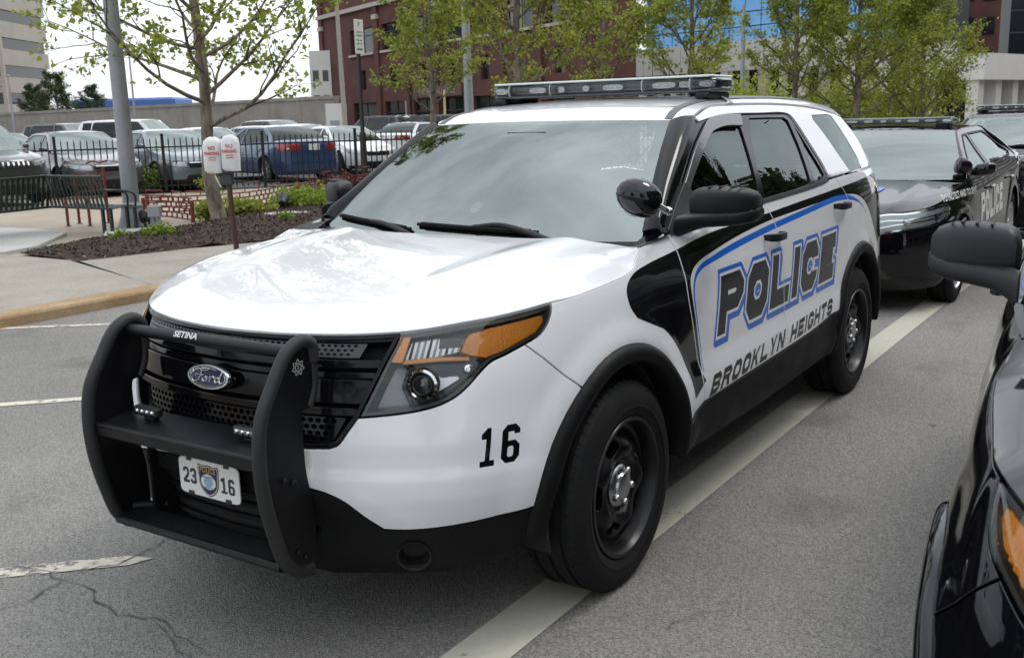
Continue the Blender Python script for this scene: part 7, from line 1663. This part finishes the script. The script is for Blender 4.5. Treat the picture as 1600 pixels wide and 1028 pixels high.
tree('street2', row(1390, 41), 'thin street tree set back between the two dense trees', 2.9, .95)
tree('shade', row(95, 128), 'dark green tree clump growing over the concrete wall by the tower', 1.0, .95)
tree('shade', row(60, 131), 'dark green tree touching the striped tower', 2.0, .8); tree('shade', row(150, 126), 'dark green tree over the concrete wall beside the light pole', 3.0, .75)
# trees across the street, behind the camera, that the car windows mirror
for i, (x, y, s_) in enumerate(((-11, 10.5, 1.25), (-17, 11.5, 1.35), (-23.5, 11, 1.3), (-30, 12, 1.35), (-37, 12, 1.3), (-45, 13, 1.4), (-4, 12.5, 1.2), (4, 14.5, 1.1), (12, 11, 1.1), (17, 1, 1.1), (15, -14, 1.0))):
    tree('shade', (x, y, road_z(x)), 'shade tree in the row across the street', i*1.3, s_, group='shade trees across the street')
# --- small plants
def plant(u, v, h, w, n, leaf, m, label, nm='green_plant', cat='plant', P=None):
    P = GZ(u, v) if P is None else P; t = thing(nm, label, cat, P); r_ = np.random.default_rng(int(u*13+v)); b = MB()
    k = max(6, n//45); tips = []
    for i in range(k):
        a = r_.random()*6.28; q = r_.uniform(.1, 1)*w; e = np.array([math.cos(a)*q, math.sin(a)*q, h*r_.uniform(.45, 1)*(1.1-.5*q/w)]); m_ = e*[.35, .35, .6]; b.tube([(0, 0, 0), m_, e], [.006, .005, .002], 3, cap=False); tips += [e, e*.8, m_]
    tips = np.array(tips); C = tips[r_.integers(0, len(tips), n)]+r_.normal(0, .055, (n, 3))*[w/.25, w/.25, h/.3]; C[:, 2] = np.maximum(C[:, 2], .02)
    b.build('stems', M_TWIG, t)['kind'] = 'stuff'; V, F = leaves_mesh(C, leaf, r_, .9); mesh_obj('leaves', V, F, m, t)['kind'] = 'stuff'; return t
M_LIME = leaf_mat('lime_leaf', (.20, .30, .03))
plant(186, 382, .16, .14, 330, .045, M_LIME, 'small lime green plant in the mulch near the bench end'); plant(250, 376, .22, .20, 520, .05, M_LIME, 'lime green plant in the mulch below the junction box'); plant(447, 352, .16, .16, 320, .045, M_LIME, 'small lime green plant in front of the floodlight footing')
plant(322, 341, .34, .30, 700, .06, M_LEAF2, 'leafy green perennial left of the tree trunk'); plant(372, 339, .30, .38, 700, .06, M_LEAF2, 'leafy green perennial right of the tree trunk'); plant(400, 339, .26, .34, 600, .06, M_LEAF2, 'low green perennial left of the floodlight'); plant(468, 329, .42, .48, 1300, .06, M_LIME, 'broad light green perennial right of the floodlight'); plant(492, 325, .40, .45, 1000, .06, M_LEAF2, 'green perennial beside the red shrub')
plant(521, 318, .50, .50, 1600, .055, M_REDLEAF, 'dark red leaved shrub at the foot of the sign post', 'red_shrub', 'shrub'); plant(553, 312, .45, .45, 1000, .055, M_REDLEAF, 'dark red leaved shrub hidden by the wing mirror', 'red_shrub', 'shrub')
plant(200, 297, .55, .40, 700, .07, M_LIME, 'yellow green shrub by the fence in front of the dark grey sedan', 'green_shrub', 'shrub', P=at_depth(236, 24.0, .1)); plant(330, 290, .45, .35, 500, .07, M_LEAF2, 'green shrub by the fence in front of the grey blue sedan', 'green_shrub', 'shrub', P=at_depth(330, 23.8, .1))
for i, (u, d_) in enumerate(((1128, 40), (1165, 39), (1205, 41), (1290, 39), (1330, 40), (1375, 42), (1420, 43))): plant(u, 200+i, 2.6, 1.5, 2600, .14, M_LEAF2, ('tall green bush by the end of the light bar', 'green bush left of the lamp post', 'green bush between lamp post and slender tree', 'green bush behind the white SUV roof', 'green bush under the first dense tree', 'green bush between the dense trees', 'green bush under the second dense tree')[i], 'green_bush', 'bush', P=at_depth(u, d_, .1))
# ---------------------------------------------------------------- buildings behind
def bxf(o, ang):
    c, s_ = math.cos(ang), math.sin(ang); e1 = np.array([c, s_, 0]); e2 = np.array([s_, -c, 0]); return e1, e2
def facade_holes(W, H, rects, o, e1, n, m, name, parent, thick=.35):
    """wall sheet with real openings; n points outwards"""
    loops = [np.array([(0, 0), (W, 0), (W, H), (0, H)])]+[np.array([(a, c), (a, d), (b, d), (b, c)]) for a, b, c, d in rects]
    V2, F = tri2(loops); V = [np.array(o)+e1*x+np.array([0, 0, y]) for x, y in V2]
    if np.cross(e1, [0, 0, 1]) @ n < 0: F = [f[::-1] for f in F]
    k = len(V); FF = list(F)
    for a, b, c, d in rects:
        q = [(a, c), (b, c), (b, d), (a, d)]; P0 = [np.array(o)+e1*x+np.array([0, 0, y]) for x, y in q]; P1 = [p-n*thick for p in P0]; i0 = len(V); V += P0+P1
        FF += [(i0+i, i0+(i+1) % 4, i0+4+(i+1) % 4, i0+4+i) for i in range(4)]
    return mesh_obj(name, V, FF, m, parent)
def brick_mat(name, c1, c2, mo, sc):
    m = mat(name, c1, .9); nd, lk = m.node_tree.nodes, m.node_tree.links; tc = nd.new('ShaderNodeTexCoord'); n = nd.new('ShaderNodeTexNoise'); n.inputs['Scale'].default_value = .6; n.inputs['Detail'].default_value = 8; lk.new(tc.outputs['Object'], n.inputs['Vector'])
    rp = nd.new('ShaderNodeValToRGB'); rp.color_ramp.elements[0].position = .35; rp.color_ramp.elements[0].color = (*c1, 1); rp.color_ramp.elements[1].position = .65; rp.color_ramp.elements[1].color = (*c2, 1); lk.new(n.outputs['Fac'], rp.inputs[0])
    wv = nd.new('ShaderNodeTexWave'); wv.bands_direction = 'Z'; wv.inputs['Scale'].default_value = sc; lk.new(tc.outputs['Object'], wv.inputs['Vector']); mx = nd.new('ShaderNodeMix'); mx.data_type = 'RGBA'; mx.inputs[7].default_value = (*mo, 1); mt_ = nd.new('ShaderNodeMath'); mt_.operation = 'MULTIPLY'; mt_.inputs[1].default_value = .25; lk.new(wv.outputs['Fac'], mt_.inputs[0]); lk.new(mt_.outputs[0], mx.inputs[0]); lk.new(rp.outputs[0], mx.inputs[6]); lk.new(mx.outputs[2], nd['Principled BSDF'].inputs['Base Color']); return m
M_BRK = brick_mat('red_brick', (.062, .020, .015), (.098, .032, .022), (.16, .10, .08), 6)
M_STONE = mat('pale_stone', (.42, .38, .33), .85, var=.15); M_WINB = mat('dark_window_glass', (.012, .014, .017), .06, spec=.6, var=.4, vscale=.4); M_BLIND = mat('window_blind', (.22, .23, .19), .7)
# --- brick building: its long front runs away to the left
a1 = math.radians(245); e1 = np.array([math.cos(a1), math.sin(a1), 0]); nB = np.array([-e1[1], e1[0], 0]); 
c640 = at_depth(640, 110); nB = nB if nB @ (CAM_C-c640) > 0 else -nB
def hit(u): 
    """parameter along the facade line seen at column u"""
    d = np.array([(u-800)/CAM_F, 0, 1.0]) @ CAM_R; A = np.array([[e1[0], -d[0]], [e1[1], -d[1]]]); t = np.linalg.solve(A, (CAM_C-c640)[:2]); return t[0]
zb = -1.0; tl_, tr_ = hit(527), hit(935); O = np.array([c640[0], c640[1], zb])+e1*tl_; W = tl_-tr_; dB = -e1           # runs to the right, coming nearer
bk = thing('brick_building', 'three-storey dark red brick building with stone trim behind the parking lot', 'building', O)
t_of = lambda u: tl_-hit(u)
def zpx(u, v):
    P = np.array([c640[0], c640[1], 0])+e1*hit(u); dep = (P-CAM_C) @ CAM_R[2]; up0 = project(np.array([[P[0], P[1], 0.0]]))[0][1]; up1 = project(np.array([[P[0], P[1], 10.0]]))[0][1]; return (v-up0)/(up1-up0)*10-zb
cols = [(555, 572), (595, 606) , (613, 652)]
us = [(572, 606), (619, 649), (662, 693), (704, 737), (752, 788), (803, 843), (860, 903)]
za, zb_ = zpx(634, 77), zpx(634, 36); zc1, zd = zpx(636, 136), zpx(636, 104); zg0, zg1 = .6, zpx(615, 159)
rects3 = [(t_of(a), t_of(b), za, zb_) for a, b in us]; rects2 = [((t_of(a)+t_of(b))/2-.75, (t_of(a)+t_of(b))/2+.75, zc1, zd) for a, b in us]; rects1 = [(t_of(a), t_of(b), zg0, zg1) for a, b in us]
Hb = zpx(600, 10)+5.0; Hc = zpx(600, 12)
facade_holes(W, Hb, rects3+rects2+rects1, (0, 0, 0), dB, nB, M_BRK, 'wall', bk, .5)
Dp = 4.0; 
for (o_, ex_, ww) in ((np.zeros(3), -nB, Dp), (dB*W, -nB, Dp)): b = MB(); b.add([o_, o_+ex_*ww, o_+ex_*ww+[0, 0, Hb], o_+[0, 0, Hb]], [(0, 1, 2, 3)]); b.build('end_wall', M_BRK, bk)
b = MB(); q_ = [np.zeros(3), dB*W, dB*W-nB*Dp, -nB*Dp]; b.add([p+np.array([0, 0, Hb-.3]) for p in q_], [(0, 1, 2, 3)]); b.build('roof', mat('roof_grey', (.1, .1, .1), .9), bk)
for r_, k in [(r, 3) for r in rects3]+[(r, 2) for r in rects2]+[(r, 1) for r in rects1]:
    r = r_; a, b2, c, d = r; P0 = dB*(a+b2)/2+np.array([0, 0, (c+d)/2])-nB*.38; w = MB(); Rm = np.stack([dB, nB, [0, 0, 1]], 1); w.box(P0, (b2-a, .06, d-c), R=Rm); wd = w.build('window', M_WINB, bk)
    if k != 2:
        f = MB(); f.box(P0+nB*.06, (.12, .08, d-c), R=Rm); f.box(P0+nB*.06+np.array([0, 0, (d-c)*.2]), (b2-a, .08, .10), R=Rm); f.build('frame', mat('window_frame_dark', (.03, .028, .026), .6), wd)
    if k == 3:
        s_ = MB(); s_.box(dB*(a+b2)/2+np.array([0, 0, c-.12])+nB*.08, (b2-a+.5, .35, .24), R=Rm); s_.build('sill', M_STONE, wd)
        if rects3.index(r) in (2, 5): bl = MB(); bl.box(P0+nB*.045+np.array([0, 0, (d-c)*.0])-dB*(b2-a)*.2, ((b2-a)*.5, .02, (d-c)*.96), R=Rm); bl.build('blind', M_BLIND, wd)
Rm = np.stack([dB, nB, [0, 0, 1]], 1)
w = MB(); w.box(dB*W/2+np.array([0, 0, Hc])+nB*.15, (W, .5, .45), R=Rm); w.build('cornice', M_STONE, bk)
for i in range(len(us)+1):
    t = .9 if i == 0 else (t_of(us[i-1][1])+t_of(us[i][0]))/2 if i < len(us) else W-.8
    w = MB(); w.box(dB*t+np.array([0, 0, Hb/2])+nB*.14, (1.15, .28, Hb), R=Rm); w.build('pier', M_BRK, bk); w = MB(); w.box(dB*t+np.array([0, 0, Hc-1.35])+nB*.22, (1.25, .36, .5), R=Rm); w.build('pier_cap', M_STONE, bk)
w = MB(); tc_ = (t_of(672)+t_of(735))/2; w.box(dB*tc_+np.array([0, 0, zg1+.7])+nB*.32, (t_of(740)-t_of(668), .3, 1.1), R=Rm); w.build('sign_band', mat('brown_band', (.10, .055, .04), .8), bk)
V, F = text_mesh('THE TRE S ALLIANCE', .95, 2, xs=.9); exr = dB if dB @ rv > 0 else -dB; mesh_obj('building_lettering', dB*tc_+np.array([0, 0, zg1+.7])+nB*.52+V[:, :1]*exr+V[:, 1:2]*np.array([0, 0, 1.0]), F, mat('letter_grey', (.30, .27, .25), .6), bk)
w = MB(); w.box(dB*t_of(590)+np.array([0, 0, Hb+1.2])-nB*3, (3.5, 3, 5), R=Rm); w.build('roof_hut', M_BRK, bk)
# --- striped tower at far left
P = at_depth(-30, 145); tw_ = thing('office_tower', 'tan concrete office tower with dark window bands at the far edge', 'building', (P[0], P[1], -1)); ta = math.radians(245); t1 = np.array([math.cos(ta), math.sin(ta), 0]); Rt = np.stack([rv, fv, [0, 0, 1]], 1)
sp = 3.62; M_TAN = concrete('tower_concrete', (.33, .29, .25), (.42, .38, .33), .15)
rt_edge = (57-(-30))/CAM_F*145; Wt = 30.0; cxo = rt_edge-Wt/2
for k in range(9):
    z0 = 1.0+k*sp+.35; b = MB(); b.box(rv*cxo+np.array([0, 0, z0]), (Wt, 14, 2.1), R=Rt); sl = b.build('spandrel', M_TAN, tw_)
    b = MB(); b.box(rv*cxo+np.array([0, 0, z0-.25])+fv*7.02, (Wt, .06, .08), R=Rt); b.build('joint', mat('joint_grey', (.2, .18, .15), .9), sl)
    b = MB(); b.box(rv*cxo+np.array([0, 0, z0+sp/2]), (Wt-.6, 13.2, sp-2.1), R=Rt); wn_ = b.build('window_band', M_WINB, tw_)
    for j in range(6): b = MB(); b.box(rv*(cxo+Wt/2-1.5-j*2.4)+np.array([0, 0, z0+sp/2])+fv*6.62, (.14, .08, sp-2.12), R=Rt); b.build('mullion', mat('mullion_bronze', (.06, .05, .04), .5), wn_)
b = MB(); b.box(rv*(cxo+Wt/2-.2)+np.array([0, 0, 17.5])+fv*6.9, (.5, .5, 35), R=Rt); b.build('corner_pier', M_TAN, tw_)
# --- retaining wall behind the lot
wa, wb_ = at_depth(-60, 135), at_depth(530, 92); d_ = (wb_-wa)[:2]; Lw = np.linalg.norm(d_); d_ /= Lw; n_ = np.array([d_[1], -d_[0]]); n_ = n_ if n_ @ (CAM_C-wa)[:2] > 0 else -n_
rw_ = thing('retaining_wall', 'long grey concrete retaining wall behind the parking lot', 'wall', (wa[0], wa[1], -.9)); M_RW = concrete('wall_concrete', (.20, .185, .16), (.30, .275, .24), .4)
for k in range(16):
    t0, t1_ = k*Lw/16+.02, (k+1)*Lw/16-.02; h = 4.25+.25*k/16; b = MB(); c = np.array([d_[0]*(t0+t1_)/2, d_[1]*(t0+t1_)/2, h/2]); b.box(c, (t1_-t0, .6, h), rz=math.atan2(d_[1], d_[0])); pn = b.build('wall_panel', M_RW, rw_)
    b = MB(); b.box(c+np.array([0, 0, h/2+.15]), (t1_-t0, .8, .3), rz=math.atan2(d_[1], d_[0])); b.build('coping', M_RW, pn)
# --- blue glass block above a white hall
def mirror_glass(name, c, r=.06):
    return mat(name, c, r, metal=.0, coat=1.0, coat_rough=.02, spec=.8)
M_BG = mirror_glass('blue_curtain_glass', (.20, .46, .78)); M_MUL2 = mat('dark_mullion', (.02, .025, .03), .5); M_WHT = concrete('white_panel', (.60, .58, .55), (.68, .66, .63), .1)
# its front comes nearer to the right
pL, pR = at_depth(880, 120), at_depth(1300, 92); gd = (pR-pL)[:2]; Lg = np.linalg.norm(gd); gd = np.append(gd/Lg, 0); gn = np.array([gd[1], -gd[0], 0]); gn = gn if gn @ (CAM_C-pL) > 0 else -gn; Rg = np.stack([gd, gn, [0, 0, 1]], 1)
hall = thing('white_hall', 'long white panelled hall with a dark window strip below the blue glass', 'building', (pL[0], pL[1], -1)); 
def zat(dep, u, v):
    P = CAM_C+dep*(CAM_R[2]+(u-800)/CAM_F*CAM_R[0]+(514-v)/CAM_F*CAM_R[1]); return P[2]
zh = (zat(118, 915, 86)+zat(96, 1240, 62))/2+1; zs0, zs1 = 1.5, zat(102, 1160, 112)+1
npn = 14
for k in range(npn):
    b = MB(); x0, x1 = k*Lg/npn+.03, (k+1)*Lg/npn-.03; b.box(gd*(x0+x1)/2+np.array([0, 0, (zs1+zh)/2])-gn*.2, (x1-x0, .4, zh-zs1), R=Rg); b.build('wall_panel', M_WHT, hall)
b = MB(); b.box(gd*Lg/2+np.array([0, 0, zs1/2])-gn*1.0, (Lg, .1, zs1), R=Rg); ws_ = b.build('window_strip', M_WINB, hall)
for k in range(16): b = MB(); b.box(gd*(k+.5)*Lg/16+np.array([0, 0, zs1/2])-gn*.4, (.5 if k % 2 else .9, .7, zs1), R=Rg); b.build('column', M_WHT if k % 3 else M_STONE, hall)
b = MB(); b.box(gd*Lg/2+np.array([0, 0, zh/2])-gn*12, (Lg-.4, 20, zh-.5), R=Rg); b.build('hall_body', M_WHT, hall)
gb = thing('glass_building', 'bright blue glass office block with dark mullion lines above the white hall', 'building', (pL[0]-gn[0]*14, pL[1]-gn[1]*14, -1)); Hg = 26.0; L2 = Lg*.96
b = MB(); b.box(gd*L2/2+np.array([0, 0, Hg/2])-gn*6, (L2-.1, 11.8, Hg-.1), R=Rg); b.build('core', M_MUL2, gb)
nx, nz_ = 16, 11; z00 = zh-.5
for i in range(nx):
    dark = i in (11, 12)
    for j in range(nz_):
        zc0 = z00+(Hg-z00)*j/nz_; hh = (Hg-z00)/nz_; b = MB(); b.box(gd*(i+.5)*L2/nx+np.array([0, 0, zc0+hh/2])+gn*.05, (L2/nx-.12, .1, hh-.12), R=Rg); b.build('glass_pane', M_WINB if dark else M_BG, gb)
# --- pale building with columns, dark towers at far right
P = at_depth(1532, 66); e = np.array([CAM_R[0][0], CAM_R[0][1], 0]); e /= np.linalg.norm(e); back = np.array([CAM_R[2][0], CAM_R[2][1], 0]); back /= np.linalg.norm(back); dr = e*.75+back*.66; dr /= np.linalg.norm(dr); nr = np.array([dr[1], -dr[0], 0]); nr = nr if nr @ (CAM_C-P) > 0 else -nr; Rr = np.stack([dr, nr, [0, 0, 1]], 1)
pb = thing('pale_building', 'pale grey building with square columns at the right edge', 'building', (P[0], P[1], -1.3)); z_t = zat(66, 1534, 84)+1.3; z_m = zat(66, 1534, 125)+1.3
b = MB(); b.box(dr*20+np.array([0, 0, (z_t+z_m)/2])-nr*2, (40, 4, z_t-z_m), R=Rr); b.build('upper_wall', M_WHT, pb); b = MB(); b.box(dr*20+np.array([0, 0, z_m/2])-nr*3.2, (40, .2, z_m), R=Rr); b.build('recessed_glass', M_WINB, pb)
for k in range(12): b = MB(); b.box(dr*(k*2.6+.6)+np.array([0, 0, z_m/2])-nr*.8, (.8, .8, z_m), R=Rr); b.build('column', M_WHT, pb)
P = at_depth(1488, 120); db = thing('dark_brick_block', 'dark brown brick block behind the dense trees', 'building', (P[0], P[1], -1)); Re = np.stack([e, back, [0, 0, 1]], 1)
b = MB(); b.box(np.array([0, 0, 9.5]), (5.0, 10, 13+6), R=Re); b.build('wall', M_BRK, db)
for i in range(2):
    for j in range(4): b = MB(); b.box(e*(-1.2+i*2.4)+np.array([0, 0, 4+j*3.6])-back*5.03, (1.4, .1, 1.9), R=Re); b.build('window', M_WINB, db)
P = at_depth(1540, 150); gt = thing('grey_glass_tower', 'grey glass tower with a grid of panes at the right edge', 'building', (P[0], P[1], -1))
b = MB(); b.box(np.array([0, 0, 20]), (4.6, 8, 40), R=Re); b.build('core', M_MUL2, gt)
MGG = mirror_glass('grey_curtain_glass', (.30, .34, .36))
for i in range(4):
    for j in range(12): b = MB(); b.box(e*(-1.65+i*1.1)+np.array([0, 0, 10+j*2.2])-back*4.03, (1.0, .08, 2.08), R=Re); b.build('glass_pane', MGG, gt)
P = at_depth(1572, 130); bt = thing('black_tower', 'black office tower cut by the right edge of the view', 'building', (P[0], P[1], -1)); b = MB(); b.box(e*1.0+np.array([0, 0, 22]), (5.6, 6, 44), R=Re); b.build('wall', mat('black_cladding', (.008, .009, .012), .25), bt)
for j in range(14): b = MB(); b.box(e*1.0+np.array([0, 0, 6+j*2.6])-back*3.02, (5.7, .1, .16), R=Re); b.build('floor_band', mat('band_grey', (.04, .045, .05), .5), bt)
# --- poles
def pole(u, dep, h, r, m, nm, label, lean=0.0, arm=False):
    P = at_depth(u, dep, .1); t = thing(nm, label, 'pole', P); b = MB(); b.lathe([(r*1.1, 0), (r*.75, h)], 12); b.build('shaft', m, t, smooth=50); t.rotation_euler = (0, lean, 0)
    if arm: b = MB(); b.box((0, 0, h+.08), (.55, .25, .16), bev=.04); b.build('luminaire', m, t)
    return t
pole(736, 40, 9.5, .17, M_POLE, 'utility_pole', 'grey round utility pole in front of the brick building', .012)
pole(541, 75, 11, .18, mat('pale_wood_pole', (.34, .30, .25), .85, var=.2), 'utility_pole', 'pale wooden utility pole at the corner of the brick building', .02)
pole(1158, 45, 6.0, .11, M_POLE, 'lamp_post', 'slim grey lamp post behind the light bar'); pole(1278, 42, 4.2, .08, M_POLE, 'sign_post', 'grey sign post rising behind the white SUV roof'); pole(1352, 44, 3.6, .07, M_POLE, 'sign_post', 'thin sign post between the dense trees')
pole(215, 100, 9.0, .10, M_POLE, 'lot_light', 'slender lot light with a box lamp beyond the light pole', 0, True); pole(25, 118, 7.5, .12, M_POLE, 'lot_light', 'pale lot light in front of the striped tower', 0, True); pole(637, 60, 2.6, .05, M_POLE, 'short_post', 'short grey post before the brick building door'); pole(697, 62, 3.2, .08, mat('yellow_post', (.5, .45, .2), .6), 'short_post', 'pale yellow bollard post before the brick building')
# small shed beside the wall and the far white block
P = at_depth(528, 88); sh_ = thing('white_shed', 'small white shed with a grey door at the end of the concrete wall', 'shed', (P[0], P[1], -.9)); b = MB(); b.box((0, 0, 2.0), (1.5, 2, 4.0), R=Re); b.build('wall', M_WHT, sh_); b = MB(); b.box(np.array([0, 0, 1.4])-back*1.02, (.8, .06, 2.4), R=Re); b.build('door', M_POLE, sh_)
P = at_depth(512, 130); fb_ = thing('far_white_block', 'pale block with window grid beyond the concrete wall', 'building', (P[0], P[1], -1)); b = MB(); b.box((0, 0, 5.6), (2.6, 5, 11.2), R=Re); b.build('wall', M_WHT, fb_)
for i in range(2):
    for j in range(2): b = MB(); b.box(e*(-.6+i*1.2)+np.array([0, 0, 5.2+j*3.0])-back*2.53, (.7, .08, 1.3), R=Re); b.build('window', M_WINB, fb_)
P = at_depth(215, 150); fr_ = thing('blue_roof_building', 'low building with a blue roof beyond the concrete wall', 'building', (P[0], P[1], -1)); b = MB(); b.box((0, 0, 2.6), (14, 8, 5.2), R=Re); b.build('wall', M_WHT, fr_); b = MB(); b.box((0, 0, 5.9), (14.6, 8.6, 1.4), R=Re, bev=.3); b.build('roof', mat('blue_roof', (.06, .14, .38), .5), fr_)

# --- office block across the street, behind the camera: the side windows mirror it
ob = thing('street_office_block', 'long brown office block across the street with rows of windows', 'building', (-96, 27, -1.2)); M_OB = concrete('brown_panel', (.16, .13, .11), (.22, .18, .15), .2)
for k in range(6):
    b = MB(); b.box((0, 0, .9+k*3.5), (210, 12, 1.8), 0); b.build('spandrel', M_OB, ob); b = MB(); b.box((0, .3, 2.65+k*3.5), (209, 11.4, 1.7)); wb2 = b.build('window_band', M_WINB, ob)
    for j in range(26): b = MB(); b.box((-100+j*8.0, -5.5, 2.65+k*3.5), (.35, .3, 1.7)); b.build('mullion', M_OB, wb2)
